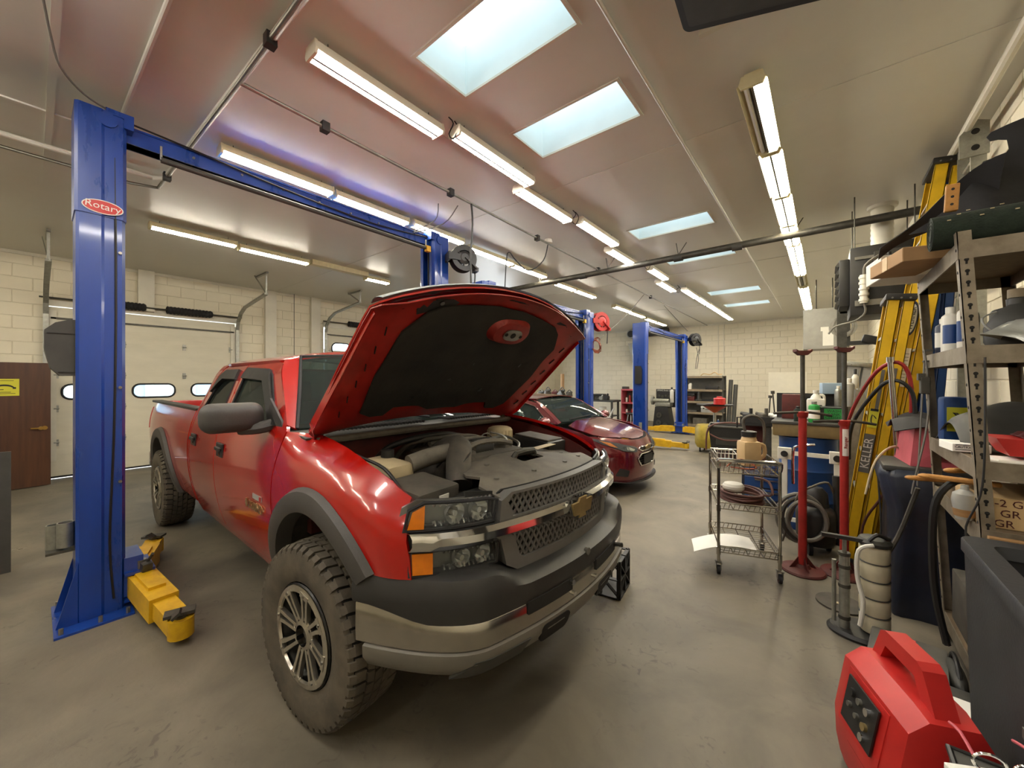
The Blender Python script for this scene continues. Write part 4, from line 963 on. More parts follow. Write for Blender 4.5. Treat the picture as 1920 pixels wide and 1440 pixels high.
for s_ in (-1, 1):
    m = MB(); m.grid(lambda u, v: hood_pt(.0 + u * .93, s_ * (.80 + .05 * min(1, u * 8)), -.05 * v), 24, 2); m.build('hood_side_flange', 'red_paint', hd, thick=.004)
    for k in range(6):
        m = MB(); u = .2 + k * .12; m.beam(hood_pt(u, s_ * .735, -.053), hood_pt(u + .05, s_ * .75, -.053), .02, .004, (0, 1, 0)); m.build('frame_slot', 'recess_shade', hd, smooth=0)
m = MB(); panel(m, PO, lambda u, y: hood_pt(u, y, -.045 - .016 * math.sin(min(1, max(0, (.74 - abs(y)) / .2)) * PI / 2) + .006 * math.sin(u * 17 + y * 9) * math.sin(y * 13 - u * 5)), .045, (), .01); m.build('insulation_pad', 'pad', hd)
for u, y in ((.3, -.3), (.35, .25), (.6, 0), (.62, .45), (.7, -.45), (.45, -.1), (.25, .5)):
    m = MB(); p = Vector(hood_pt(u, y, -.062)); nn = Vector((math.sin(HA), 0, -math.cos(HA))); m.cyl(p, p + nn * .008, .017, n=10); m.build('pad_clip', 'black_plastic', hd)
def latch(k, d): return [Vector(hood_pt(.90 + k * .085 * math.sin(t) * (1 if abs(math.sin(t)) < .9 else 1), .10 + k * .155 * math.copysign(abs(math.cos(t)) ** .6, math.cos(t)), d)) for t in [i * PI / 14 for i in range(28)]]
m = MB(); a = latch(1.25, -.05); b_ = latch(.95, -.10); c_ = latch(.80, -.105); n_ = 28
m.add(a + b_ + c_, [(i, (i + 1) % n_, n_ + (i + 1) % n_, n_ + i) for i in range(n_)] + [(n_ + i, n_ + (i + 1) % n_, 2 * n_ + (i + 1) % n_, 2 * n_ + i) for i in range(n_)] + [[2 * n_ + i for i in range(n_)]]); la = m.build('latch_scoop', 'red_under', hd)
m = MB(); q = latch(.5, -.108); m.add(q, [list(range(28))]); m.build('latch_plate', 'steel', la, thick=.006)
for dy in (-.06, .0, .07):
    m = MB(); p = Vector(hood_pt(.90, .10 + dy, -.108)); nn = Vector((math.sin(HA), 0, -math.cos(HA))); m.cyl(p, p + nn * .01, .02 if dy == 0 else .011, n=10); m.build('latch_hole', 'recess_shade', la)
# dark deflector strip along the front lip
m = MB(); m.grid(lambda u, v: hood_pt(hu(-.84 + 1.68 * u) + .012 - .075 * v, -.84 + 1.68 * u, .018 + .012 * math.sin(v * PI)), 48, 4); m.build('bug_deflector', 'black_plastic', hd, thick=.004)
m = MB(); m.grid(lambda u, v: hood_pt(hu(-.72 + 1.44 * u) - .03 - .07 * v, -.72 + 1.44 * u, -.045 - .012 * math.sin(v * PI)), 40, 3); m.build('lip_seal', 'black_rubber', hd, thick=.004)
m = MB(); p = [Vector(hood_pt(.93, -.62, -.058)), Vector(hood_pt(1.01, -.66, -.058)), Vector(hood_pt(1.06, -.38, -.058)), Vector(hood_pt(1.0, -.42, -.058))]; m.add(p, [(0, 1, 2, 3)]); m.build('corner_baffle', 'bumper_black', hd, thick=.006, smooth=0)
m = MB(); p = Vector(hood_pt(1.02, -.52, -.066)); m.cyl(p, p + Vector((.006, 0, -.006)), .012, n=8); m.build('baffle_clip', 'lug', hd)
for s_ in (-1, 1):
    m = MB(); m.beam((-.36, s_ * .77, 1.2), (-.27, s_ * .775, 1.31), .012, .05, (0, 1, 0)); m.beam((-.27, s_ * .775, 1.31), (-.12, s_ * .775, 1.42), .012, .04, (0, 1, 0)); m.build('hood_hinge', 'dusty_light', TR, smooth=0)
# cab roof, glass, cowl
def roof_pt(x, y):
    k = 1 - (y / .70) ** 2; return (x, y, 1.742 + .095 * (k if k > 0 else 0) ** .8 - .9 * max(0, x + 1.12) ** 2 - .35 * max(0, -2.2 - x) ** 2)
m = MB(); panel(m, [(-.95, -.60), (-.90, -.3), (-.885, 0), (-.90, .3), (-.95, .60), (-1.05, .70), (-2.2, .71), (-2.36, .66), (-2.42, .5), (-2.43, 0), (-2.42, -.5), (-2.36, -.66), (-2.2, -.71), (-1.05, -.70)], roof_pt, .09, (), .02); m.build('roof', 'red_paint', TR)
def ws(u, y):  # windshield: u 0 at cowl .. 1 at roof
    b0 = -.40 - .10 * (y / .8) ** 2 + .0; t0 = -.885 - .07 * (y / .6) ** 2
    return (b0 + (t0 - b0) * u, y * (1 - .16 * u), 1.315 + (roof_pt(t0, y * .8)[2] - 1.315) * u)
m = MB(); panel(m, [(0, -.80), (1, -.70), (1, .70), (0, .80)], ws, .1, (), .005); wsh = m.build('windshield', 'car_glass', TR)
m = MB(); m.tube([ws(0, -.80), ws(.5, -.75), ws(1, -.70), ws(1, -.3), ws(1, .3), ws(1, .70), ws(.5, .75), ws(0, .80)], .013, 6, 1); m.build('windshield_seal', 'black_rubber', wsh)
m = MB(); m.add([ws(.25, .1), ws(.25, .38), ws(.42, .37), ws(.42, .1)], [(0, 1, 2, 3)]); o = m.build('inspection_paper', 'paper', TR, thick=.001, smooth=0)
for s_ in (-1, 1):
    m = MB(); m.grid(lambda u, v: tuple(Vector(ws(u, s_ * (.80 - .10 * u))).lerp(Vector((-.49 - .49 * u, s_ * (SW(-.5, 1.345 + .38 * u)), 1.345 + .39 * u)), v)), 8, 3); m.build('windshield_pillar', 'red_paint', TR, thick=.01)
m = MB(); panel(m, [(1.33, -.62), (1.70, -.55), (1.70, .55), (1.33, .62)], lambda z, y: (-2.50 + (z - 1.33) * .2, y, z), .15, (), .005); m.build('rear_window', 'car_glass', TR)
m = MB(); panel(m, [(1.0, -.86), (1.33, -.80), (1.72, -.66), (1.72, .66), (1.33, .80), (1.0, .86)], lambda z, y: (-2.50 + (z - 1.33) * .2 + .005, y, z), .15, [[(1.33, -.62), (1.70, -.55), (1.70, .55), (1.33, .62)]], .02); m.build('cab_rear_wall', 'red_paint', TR)
m = MB(); m.grid(lambda u, v: (-.52 + .30 * v + .06 * (2 * u - 1) ** 2 * -1, -.84 + 1.68 * u, 1.315 - .03 * v), 20, 4); cw = m.build('cowl', 'dark_grey', TR, thick=.01)
for y0, y1 in ((-.72, -.02), (.16, .72)):
    for k in range(int((y1 - y0) / .026)):
        y = y0 + k * .026; m = MB(); m.box((-.33, y, 1.318), (.10, .007, .016), (0, .05, .35)); m.build('cowl_louver', 'black_plastic', cw, smooth=0)
m = MB(); m.tube([(-.235, -.80, 1.27), (-.215, -.4, 1.275), (-.205, 0, 1.28), (-.215, .4, 1.275), (-.235, .8, 1.27)], .02, 8, 3); m.build('cowl_seal', 'dusty_light', cw)
for y0, y1, yb in ((-.62, -.02, .05), (.02, .55, .62)):
    m = MB(); p = Vector(ws(.05, y0)); q = Vector(ws(.10, y1)); up = Vector((.03, 0, .03)); m.tube([Vector((-.36, yb, 1.335)), (p + q) / 2 + up * 1.2, p + up], .008, 6, 2); m.beam(p + up * .6, q + up * .6, .012, .02); m.build('wiper', 'black_rubber', TR)
# engine bay
m = MB(); m.b2((-.36, -.80, .75), (-.31, .80, 1.26)); m.build('firewall', 'red_dusty', TR, smooth=0)
for s_ in (-1, 1):
    m = MB(); m.grid(lambda u, v: (-.34 + .92 * u, s_ * (.81 - .10 * v - .06 * u), ztop(-.34 + .92 * u) - .03 - .35 * v), 10, 3); m.build('inner_fender', 'red_dusty', TR, thick=.01)
m = MB(); m.b2((-.33, -.66, .62), (.62, .66, .78)); m.build('engine_bay_floor', 'recess_shade', TR, smooth=0)
m = MB(); m.b2((.50, -.70, .60), (.56, .70, 1.05)); m.build('radiator', 'dark_grey', TR, smooth=0)
eng = MB(); eng.box((.05, 0, 1.0), (.62, .56, .34), None, .05); eng.box((.02, -.19, 1.12), (.58, .16, .12), (.25, 0, 0), .03); eng.box((.02, .19, 1.12), (.58, .16, .12), (-.25, 0, 0), .03); en = eng.build('engine', 'dusty', TR)
for k in range(6):
    m = MB(); m.tube([(-.12 + k * .08, -.2, 1.2), (-.13 + k * .08, -.08, 1.225), (-.12 + k * .08, .08, 1.22), (-.11 + k * .08, .2, 1.19)], .018, 7); m.build('intake_runner', 'dusty_light' if k % 2 else 'dusty', en)
def pipe_part(nm, pts, r, material, parent=None, n=10, sm_=4):
    mm = MB(); mm.tube(pts, r, n, sm_); return mm.build(nm, material, parent or TR, smooth=50)
pipe_part('intake_elbow', [(.43, -.38, 1.06), (.36, -.32, 1.16), (.28, -.24, 1.215), (.17, -.20, 1.205), (.06, -.19, 1.16)], .068, 'dusty', en, 14)
m = MB(); [m.lathe([(.06, -.008), (.082, 0), (.06, .008)], (0, 0, 0), 'x', 16) for _ in (0,)]; m.xform(Matrix.Translation((.36, -.32, 1.16)) @ Euler((0, .9, .9)).to_matrix().to_4x4()); m.build('hose_clamp', 'steel', en)
pipe_part('charge_pipe', [(.20, -.52, 1.16), (.22, -.40, 1.185), (.25, -.28, 1.20)], .048, 'dusty_light', en, 12)
m = MB()
for k in range(7): m.lathe([(.042, -.01), (.056, 0), (.042, .01)], (.24, -.10 + k * .022, 1.19), 'y', 14)
m.build('bellows', 'dark_grey', en)
pipe_part('intake_duct', [(.24, -.14, 1.19), (.22, .03, 1.2), (.16, .14, 1.18), (.05, .18, 1.14)], .042, 'dusty', en, 12)
pipe_part('heater_hose', [(-.22, -.48, 1.1), (-.14, -.42, 1.2), (-.05, -.25, 1.25), (-.02, -.05, 1.25), (-.08, .1, 1.2)], .018, 'black_hose', en)
pipe_part('heater_hose', [(-.2, -.35, 1.1), (-.1, -.3, 1.21), (.08, -.1, 1.25), (.1, .1, 1.22), (-.02, .25, 1.12)], .014, 'dusty', en)
pipe_part('upper_radiator_hose', [(.48, .2, 1.06), (.38, .16, 1.12), (.26, .12, 1.1), (.2, .06, 1.06)], .03, 'black_hose', en)
pipe_part('fuel_line', [(.0, .3, 1.18), (.1, .36, 1.2), (.25, .33, 1.17), (.32, .2, 1.13)], .010, 'galv', en, 7)
pipe_part('dipstick_tube', [(.22, .28, 1.05), (.16, .3, 1.2), (.05, .26, 1.235)], .007, 'galv', en, 6)
for k in range(9):
    y = random.uniform(-.4, .55); x = random.uniform(-.25, .3)
    pipe_part('wire', [(x, y, 1.12), (x + .08, y + .05, 1.2 + .03 * random.random()), (x + .05, y + .16, 1.19), (x - .06, y + .22, 1.1)], .005, 'black_hose' if k % 3 else 'grey_hose', en, 5, 4)
m = MB(); m.box((.11, -.60, 1.115), (.26, .17, .14), (0, .06, .1), .035); m.build('coolant_tank', 'cream_plastic', TR)
m = MB(); m.cyl((.06, -.56, 1.18), (.06, -.56, 1.225), .035, n=14); m.build('tank_cap', 'black_plastic', TR)
m = MB(); m.box((.40, -.60, 1.04), (.26, .26, .16), (0, .10, .1), .02); ab = m.build('air_box', 'dusty', TR)
m = MB(); m.box((.42, -.48, 1.07), (.05, .004, .03), (0, .1, .1)); m.box((.535, -.57, 1.06), (.004, .06, .035), (0, .1, .1)); m.build('air_box_label', 'paper', ab, smooth=0)
m = MB(); m.lathe([(.0, 0), (.085, 0), (.09, .02), (.092, .10), (.085, .115), (.06, .125), (.0, .13)], (-.02, .44, 1.13), n=20)
for k in range(20):
    a = k * PI / 10; m.box((-.02 + .092 * math.cos(a), .44 + .092 * math.sin(a), 1.185), (.008, .008, .09), (0, 0, a))
m.build('brake_reservoir', 'cream_plastic', TR)
m = MB(); m.box((.22, .60, 1.12), (.34, .22, .12), (0, .08, 0), .02); fb = m.build('fuse_box', 'black_plastic', TR)
m = MB(); m.box((.22, .60, 1.185), (.30, .19, .012), (0, .08, 0), .005); m.build('fuse_box_lid', 'dusty', fb)
# radiator shroud cover
def cov(x, y):
    z = 1.115 + .035 * (1 - (y / .62) ** 2) - .22 * max(0, x - .60) + .0 * x; z += .03 * math.exp(-((x - .47) / .1) ** 2) * math.cos(y * 5)
    return (x, y, z)
CV = [(.30, .62), (.27, .35), (.36, .15), (.33, -.02), (.40, -.14), (.36, -.26), (.42, -.36), (.50, -.40), (.60, -.40), (.66, -.47), (xf(.47) - .0, -.47), (xf(.3), -.3), (xf(.15), -.15), (xf(0), 0), (xf(.15), .15), (xf(.3), .3), (xf(.47), .47), (.62, .55), (.5, .66), (.38, .67)]
m = MB(); panel(m, CV, cov, .06, [rrect(.51, -.06, .60, .14, .02, 3)], .012); rc = m.build('radiator_cover', 'dusty_light', TR)
m = MB(); m.tube([(.52, -.05, 1.15), (.53, -.04, 1.185), (.53, .12, 1.185), (.52, .13, 1.15)], .017, 8, 2); m.box((.56, .07, 1.09), (.1, .2, .03), (0, .2, 0)); m.build('hood_latch', 'dark_steel', rc)
m = MB(); m.prism([(.40, .28), (.46, .26), (.44, .50), (.385, .50)], 'z', 1.16, 1.163); m.build('warning_label', 'cream_plastic', rc, smooth=0)
for x, y in ((.66, -.35), (.7, -.1), (.7, .2), (.66, .42), (.45, .55), (.5, -.25)):
    m = MB(); c = cov(x, y); m.cyl((c[0], c[1], c[2] - .003), (c[0], c[1], c[2] + .006), .013, n=10); m.build('cover_clip', 'mid_grey', rc)
for s_ in (-1, 1):
    m = MB(); m.b2((.42, s_ * .50, 1.02), (.60, s_ * .74, 1.05)); m.build('core_support', 'dusty', TR, smooth=0)
pipe_part('washer_hose', [(.45, -.74, 1.12), (.3, -.73, 1.19), (.1, -.74, 1.22), (-.15, -.74, 1.24)], .008, 'black_hose')
# interior
m = MB(); m.b2((-.95, -.72, 1.0), (-.62, .72, 1.30), .05); m.build('dashboard', 'black_plastic', TR)
for y in (-.38, .38):
    for x in (-1.45, -2.15):
        m = MB(); m.box((x - .12, y, 1.12), (.14, .5, .6), (0, -.15, 0), .05); m.box((x + .1, y, .85), (.46, .5, .14), None, .05); st = m.build('seat', 'dark_grey', TR)
        m = MB(); m.box((x - .19, y, 1.5), (.09, .26, .18), (0, -.12, 0), .035); m.build('headrest', 'dark_grey', st)
m = MB(); m.tube([(-.98 + .06 * math.sin(q), .38 + .18 * math.cos(q), 1.22 + .17 * math.sin(q)) for q in [i * PI / 8 for i in range(16)]], .016, 7, 1, True); m.build('steering_wheel', 'black_plastic', TR)
m = MB(); m.b2((-2.5, -.8, .50), (-.4, .8, .56)); m.b2((-2.5, -.84, .56), (-.5, -.80, 1.2)); m.b2((-2.5, .80, .56), (-.5, .84, 1.2)); m.build('cab_floor', 'black_plastic', TR, smooth=0)
# bed and tailgate, chassis
m = MB(); m.b2((-4.82, -.80, .78), (-2.57, .80, .82)); m.b2((-2.60, -.80, .8), (-2.57, .80, 1.32)); m.b2((-4.82, -.83, .8), (-2.57, -.80, 1.31)); m.b2((-4.82, .80, .8), (-2.57, .83, 1.31)); m.build('bed_liner', 'black_plastic', TR, smooth=0)
m = MB(); m.b2((-4.90, -.80, .72), (-4.84, .80, 1.33), .02); m.build('tailgate', 'red_paint', TR)
m = MB(); m.b2((-5.02, -.88, .48), (-4.86, .88, .68), .03); m.build('rear_bumper', 'chrome_worn', TR)
for s_ in (-1, 1):
    m = MB(); m.b2((-4.9, s_ * .36, .50), (.55, s_ * .44, .62)); m.build('frame_rail', 'black_plastic', TR, smooth=0)
    m = MB(); panel(m, [(-4.80, 1.0), (-4.89, 1.0), (-4.88, 1.26), (-4.82, 1.26)], lambda x, z: (x, s_ * (SW(x, z) + .006), z), .05); m.build('tail_lamp', 'red_plastic', TR)
for x in (0, -3.82):
    m = MB(); m.cyl((x, -.8, .42), (x, .8, .42), .045, n=10); m.ell((x, 0, .42), (.16, .16, .14)); m.build('axle', 'black_plastic', TR)
m = MB(); m.b2((.2, -.5, .42), (.62, .5, .52)); m.build('skid_plate', 'black_plastic', TR, smooth=0)
# wheels
def tyre_mesh(R=.415, W=.27, Rr=.235, nb=64):
    m = MB(); h = W / 2; g = R - .017
    prof = [(Rr - .01, -h * .62), (Rr + .005, -h * .86), (Rr + .05, -h * .98), (R * .80, -h * 1.02), (R * .92, -h * .97), (g - .006, -h * .84), (g, -h * .7), (g, h * .7), (g - .006, h * .84), (R * .92, h * .97), (R * .80, h * 1.02), (Rr + .05, h * .98), (Rr + .005, h * .86), (Rr - .01, h * .62)]
    m.lathe(prof, (0, 0, 0), 'y', nb)
    return m
def tread_mesh(R=.415, W=.27, nb=46):
    m = MB(); h = W / 2; g = R - .02
    rows = [(-.80, -.46, .0, .012), (-.42, -.17, .5, .02), (-.13, .13, .25, .0), (.17, .42, .75, -.02), (.46, .80, .5, -.012)]
    for a, b_, ph, sk in rows:
        for k in range(nb):
            t0 = 2 * PI * (k + ph) / nb; L = 2 * PI / nb * (.78 if abs(a + b_) > .9 else .72)
            q = []
            for r in (g, R - (.004 if abs(a + b_) > .9 else 0)):
                for (yy, tt) in ((a * h, t0 + sk), (b_ * h, t0 - sk), (b_ * h, t0 + L - sk + (.03 if abs(a+b_) < .9 else 0)), (a * h, t0 + L + sk)):
                    q.append((r * math.cos(tt), yy, r * math.sin(tt)))
            m.add(q, [(4, 5, 6, 7), (0, 1, 5, 4), (1, 2, 6, 5), (2, 3, 7, 6), (3, 0, 4, 7)])
            if abs(a + b_) > .9:  # shoulder lug
                e = -1 if a < 0 else 1; q = []
                for (r, yy) in ((R - .004, e * .80 * h), (R * .955, e * .965 * h), (R * .90, e * .99 * h)):
                    q += [(r * math.cos(t0 + sk * -e * 0 + .01), yy, r * math.sin(t0 + .01)), (r * math.cos(t0 + L - .01), yy, r * math.sin(t0 + L - .01))]
                q += [((g - .02) * math.cos(t0 + .01), e * .8 * h, (g - .02) * math.sin(t0 + .01)), ((g - .02) * math.cos(t0 + L), e * .8 * h, (g - .02) * math.sin(t0 + L))]
                m.add(q, [(0, 1, 3, 2), (2, 3, 5, 4), (0, 2, 4, 6), (1, 7, 5, 3)])
    return m
def wheel(parent, loc, s_, rz=0., R=.415, W=.27, spokes=8):
    """outer face towards s_*y"""
    m = MB(); r = .232
    m.lathe([(r, s_ * .125), (r + .004, s_ * .118), (r - .012, s_ * .10), (r - .03, s_ * .02), (r - .03, -s_ * .11), (r, -s_ * .13)], (0, 0, 0), 'y', 40); m.lathe([(.03, s_ * .0), (r - .03, -s_ * .01)], (0, 0, 0), 'y', 40)
    w = m.build('wheel', 'alloy_dark', parent, smooth=40, loc=loc, rot=(0, 0, rz))
    tyre_mesh(R, W).build('tyre', 'tyre', w, smooth=40)
    m = MB(); m.lathe([(R - .0165, -W * .42), (R - .0155, -W * .40), (R - .0155, W * .40), (R - .0165, W * .42)], (0, 0, 0), 'y', 64); m.build('tread_shade', 'recess_shade', w)  # dark ring paints the shade between the tread blocks
    o = tread_mesh(R, W).build('tread', 'tyre', w, smooth=0)
    m = MB(); m.lathe([(r - .004, s_ * .128), (r - .03, s_ * .134), (r - .034, s_ * .122), (r - .004, s_ * .118)], (0, 0, 0), 'y', 48); m.build('rim_lip', 'alloy', w)
    for k in range(spokes):
        a = 2 * PI * k / spokes + .2; m = MB()
        for e in (-1, 1):
            p0 = Vector((.066, s_ * .108, e * .0135)); p1 = Vector((.150, s_ * .118, e * .0175)); p2 = Vector((.205, s_ * .125, e * .024)); up = (0, 1, 0)
            m.beam(p0, p1, .016, .02, up); m.beam(p1, p2, .018, .02, up)
        m.box((.199, s_ * .125, 0), (.022, .02, .07)); m.box((.075, s_ * .109, 0), (.02, .016, .035)); m.xform(Matrix.Rotation(a, 4, 'Y')); m.build('spoke', 'alloy', w, smooth=0)
        b = MB(); b.cyl((.196 * math.cos(a + PI / spokes) * 1.02, s_ * .128, .196 * math.sin(a + PI / spokes) * 1.02), (.196 * math.cos(a + PI / spokes) * 1.02, s_ * .14, .196 * math.sin(a + PI / spokes) * 1.02), .007, n=6); b.build('rim_bolt', 'lug', w)
        b = MB(); q = a + PI / spokes; b.cyl((.062 * math.cos(q), s_ * .09, .062 * math.sin(q)), (.062 * math.cos(q), s_ * .118, .062 * math.sin(q)), .010, n=6); b.build('lug_nut', 'alloy_dark', w)
    m = MB(); m.lathe([(.048, s_ * .125), (.078, s_ * .112), (.08, s_ * .09), (.048, s_ * .07)], (0, 0, 0), 'y', 24); m.build('hub_ring', 'alloy', w)
    m = MB(); m.lathe([(.0, s_ * .10), (.034, s_ * .098), (.044, s_ * .05)], (0, 0, 0), 'y', 20); m.build('hub', 'dusty_light', w)
    return w
wheel(TR, (0, -.855, .415), -1, math.radians(5)); wheel(TR, (0, .855, .415), 1, math.radians(5))
wheel(TR, (-3.82, -.83, .415), -1); wheel(TR, (-3.82, .83, .415), 1)
# door badge
yb = -SW(-.75, .83) - .004
m = MB(); m.prism([(-.93 + .11 * a, .835 + .09 * b_) for a, b_ in ((-.2, .12), (-.1, .12), (-.1, .3), (.1, .3), (.1, .12), (.2, .12), (.2, -.12), (.1, -.12), (.1, -.3), (-.1, -.3), (-.1, -.12), (-.2, -.12))], 'y', yb - .004, yb); m.build('badge', 'gold', TR, smooth=0)
text('badge_lettering', '2500HD', .07, frame((-.76, yb - .004, .835), (1, 0, 0), (0, 0, 1)), 'gold', TR, depth=.003)
m = MB(); m.box((-.74, yb - .002, .90), (.15, .006, .03)); o = m.build('diesel_badge', 'light_grey', TR, smooth=0)
m = MB(); m.box((-.68, yb - .005, .90), (.02, .006, .025)); m.build('badge_stripe', 'red_plastic', o, smooth=0)
# ------------------------------------------------------------ dark red sedan (x forward, y to its left)
SE = thing('sedan_car', 'dark red four-door sedan parked between the middle lift columns', 'car', (-2.86, 5.62, 0), math.radians(-1))
def SW2(x, z):
    w = spl(z, [(.10, .72), (.18, .765), (.30, .82), (.50, .855), (.66, .86), (.80, .84), (.90, .815), (1.0, .78)])
    if z > .90: w = .815 - (z - .90) * .48
    if x > .2: w -= .22 * (x - .2) ** 2 + 1.0 * max(0, x - .5) ** 2
    if x < -2.4: w -= .15 * (-2.4 - x) ** 2
    return w
def side2(mb, P, s_, holes=(), inset=0., thick=.02, step=.09): return panel(mb, P if s_ > 0 else P[::-1], lambda x, z: (x, s_ * (SW2(x, z) - inset), z), step, holes, thick, .06)
def xf2(y): return .87 - .33 * y * y - 2.0 * max(0, abs(y) - .45) ** 2
def hz2(x, y): return spl(x, [(-.2, 1.0), (-.05, .98), (.2, .935), (.45, .87), (.62, .81), (.74, .755), (.86, .68)]) - .07 * (abs(y) / .75) ** 2.5
def front2(mb, P, dx=0., thick=.015, holes=(), step=.07): return panel(mb, P, lambda y, z: (xf2(y) + dx - 1.15 * max(0, z - .60) ** 1.3 - .25 * max(0, .30 - z), y, z), step, holes, thick, .05)
A2 = (0, .31); B2 = (-2.55, .31)
for s_ in (-1, 1):
    m = MB(); side2(m, [(-.36, .2)] + arc(0, .31, .35, 198, 8, 14) + [(.40, .36), (.50, .5), (.48, .68), (.42, .80), (.25, .865), (.05, .90), (-.14, .925), (-.34, .93)], s_); m.build('front_fender', 'maroon', SE)
    for D, Wn, hx in (([(-.38, .2), (-.36, .93), (-.15, .955), (-.62, 1.235), (-.9, 1.29), (-1.22, 1.30), (-1.22, .2)], [(-.32, .955), (-.66, 1.19), (-.92, 1.245), (-1.17, 1.25), (-1.18, .95)], -1.05),
                      ([(-1.24, .2), (-1.24, 1.30), (-1.7, 1.28), (-2.1, 1.12), (-2.22, .95), (-2.2, .6), (-2.05, .2)], [(-1.29, .95), (-1.29, 1.245), (-1.66, 1.235), (-1.98, 1.1), (-2.08, .955)], -1.98)):
        m = MB(); side2(m, D, s_, [Wn]); d = m.build('door', 'maroon', SE)
        m = MB(); side2(m, Wn, s_, inset=.01, thick=.004, step=.15); m.build('window_glass', 'car_glass', d)
        m = MB(); L = resample(Wn, .1); m.tube([(x, s_ * (SW2(x, z) + .002), z) for x, z in L], .009, 6, 1, True); m.build('window_trim', 'chrome' if s_ < 0 else 'black_rubber', d)
        m = MB(); m.box((hx, s_ * (SW2(hx, .82) + .02), .82), (.16, .02, .03), None, .006); m.build('handle', 'maroon', d)
    m = MB(); side2(m, [(-2.22, .24)] + arc(-2.55, .31, .35, -15, 195, 14)[::1] + [(-3.2, .3), (-3.3, .6), (-3.28, .9), (-2.6, 1.0), (-2.24, .97)] if False else [(-2.07, .2), (-2.24, .62), (-2.24, .97), (-2.12, 1.14), (-2.4, 1.02), (-3.2, .96), (-3.35, .6), (-3.2, .28)] + arc(-2.55, .31, .35, -8, 188, 14)[::-1][::-1], s_); m.build('rear_quarter', 'maroon', SE)
    # mirror
    m = MB(); m.ell((-.28, s_ * .95, .99), (.075, .115, .07), 14, 8); mi = m.build('mirror', 'maroon', SE, smooth=60)
    m = MB(); m.beam((-.26, s_ * .80, .95), (-.27, s_ * .90, .96), .06, .03); m.build('mirror_stalk', 'black_plastic', mi, smooth=0)
    # headlamp
    F = lambda P: [(s_ * a, b) for a, b in P][:: 1 if s_ > 0 else -1]
    HL = [(.29, .645), (.34, .605), (.55, .635), (.70, .715), (.80, .805), (.66, .765), (.45, .70), (.33, .675)]
    m = MB(); front2(m, F(HL), .012, .03); h = m.build('headlamp', 'black_plastic', SE)
    m = MB(); front2(m, F(HL), .03, .004); m.build('lens', 'lens', h)
    m = MB(); front2(m, F([(.36, .64), (.40, .625), (.54, .65), (.54, .69), (.45, .68)]), .018, .006); m.build('reflector', 'chrome', h)
    m = MB(); front2(m, F([(.60, .68), (.66, .70), (.72, .77), (.64, .74)]), .02, .006); m.build('amber_marker', 'amber', h)
    m = MB(); front2(m, F([(.50, .28), (.64, .30), (.60, .40), (.48, .36)]), .01, .01); m.build('fog_recess', 'black_plastic', SE)
m = MB(); panel(m, [(-.06, -.66), (-.10, -.3), (-.11, 0), (-.10, .3), (-.06, .66), (.1, .71), (.35, .70), (.50, .62), (.64, .42), (.72, .2), (.735, 0), (.72, -.2), (.64, -.42), (.50, -.62), (.35, -.70), (.1, -.71)], lambda x, y: (x, y, hz2(x, y) + .012 * math.exp(-((abs(y) - .38) / .12) ** 2)), .08, (), .015); m.build('hood', 'maroon', SE)
FB = [(-.74, .24), (-.60, .20), (0, .185), (.60, .20), (.74, .24), (.80, .45), (.82, .66), (.82, .80), (.75, .815), (.62, .80), (.42, .775), (.2, .752), (0, .747), (-.2, .752), (-.42, .775), (-.62, .80), (-.75, .815), (-.82, .80), (-.82, .66), (-.80, .45)]
UG = [(-.27, .63), (-.2, .655), (.2, .655), (.27, .63), (.2, .605), (-.2, .605)]; LG = [(-.30, .50), (-.22, .40), (.22, .40), (.30, .50), (.22, .565), (-.22, .565)]
m = MB(); front2(m, FB, 0, .02, [UG, LG]); fb = m.build('front_bumper', 'maroon', SE)
m = MB(); front2(m, FB, -.04, .01, step=.15); m.build('grille_backing', 'recess_shade', fb)
for nm, G in (('upper_grille', UG), ('lower_grille', LG)):
    m = MB(); m.tube([(xf2(y) + .008 - 1.15 * max(0, z - .60) ** 1.3, y, z) for y, z in resample(G, .07)], .011, 6, 1, True); g = m.build(nm, 'chrome', fb)
    z0 = min(p[1] for p in G); z1 = max(p[1] for p in G)
    for k in range(1, 5):
        z = z0 + (z1 - z0) * k / 5; w = .24 * (1 - abs(k - 2.5) / 10)
        m = MB(); m.tube([(xf2(y) - .01, y, z) for y in (-w, -w / 2, 0, w / 2, w)], .006, 5, 1); m.build('grille_bar', 'black_plastic', g)
m = MB(); m.prism([(y * .85, z * .75 + .63) for y, z in E_], 'x', xf2(0) - .01, xf2(0) + .012); m.build('emblem', 'gold', fb, smooth=0)
m = MB(); m.b2((xf2(0) + .004, -.16, .42), (xf2(0) + .014, .16, .54)); m.build('plate_bracket', 'black_plastic', fb, smooth=0)
m = MB(); m.grid(lambda u, v: (xf2(-.74 + 1.48 * u) + .02 - .12 * v, -.74 + 1.48 * u, .19 - .015 * v + .05 * abs(2 * u - 1) ** 3), 24, 2); m.build('lip_spoiler', 'black_plastic', SE, thick=.012)
def ws2(u, y): return (-.10 - .08 * (y / .7) ** 2 + (-.62 - .02) * u, y * (1 - .17 * u), .975 + .325 * math.sin(u * 1.35) / math.sin(1.35))
m = MB(); panel(m, [(0, -.68), (1, -.66), (1, .66), (0, .68)], ws2, .12, (), .004); wg = m.build('windshield', 'car_glass', SE)
m = MB(); m.beam(Vector(ws2(.03, -.5)) + Vector((.02, 0, .02)), Vector(ws2(.08, .15)) + Vector((.02, 0, .02)), .012, .015); m.beam(Vector(ws2(.03, .1)) + Vector((.02, 0, .02)), Vector(ws2(.06, .6)) + Vector((.02, 0, .02)), .012, .015); m.build('wiper_pair', 'black_rubber', wg, smooth=0)
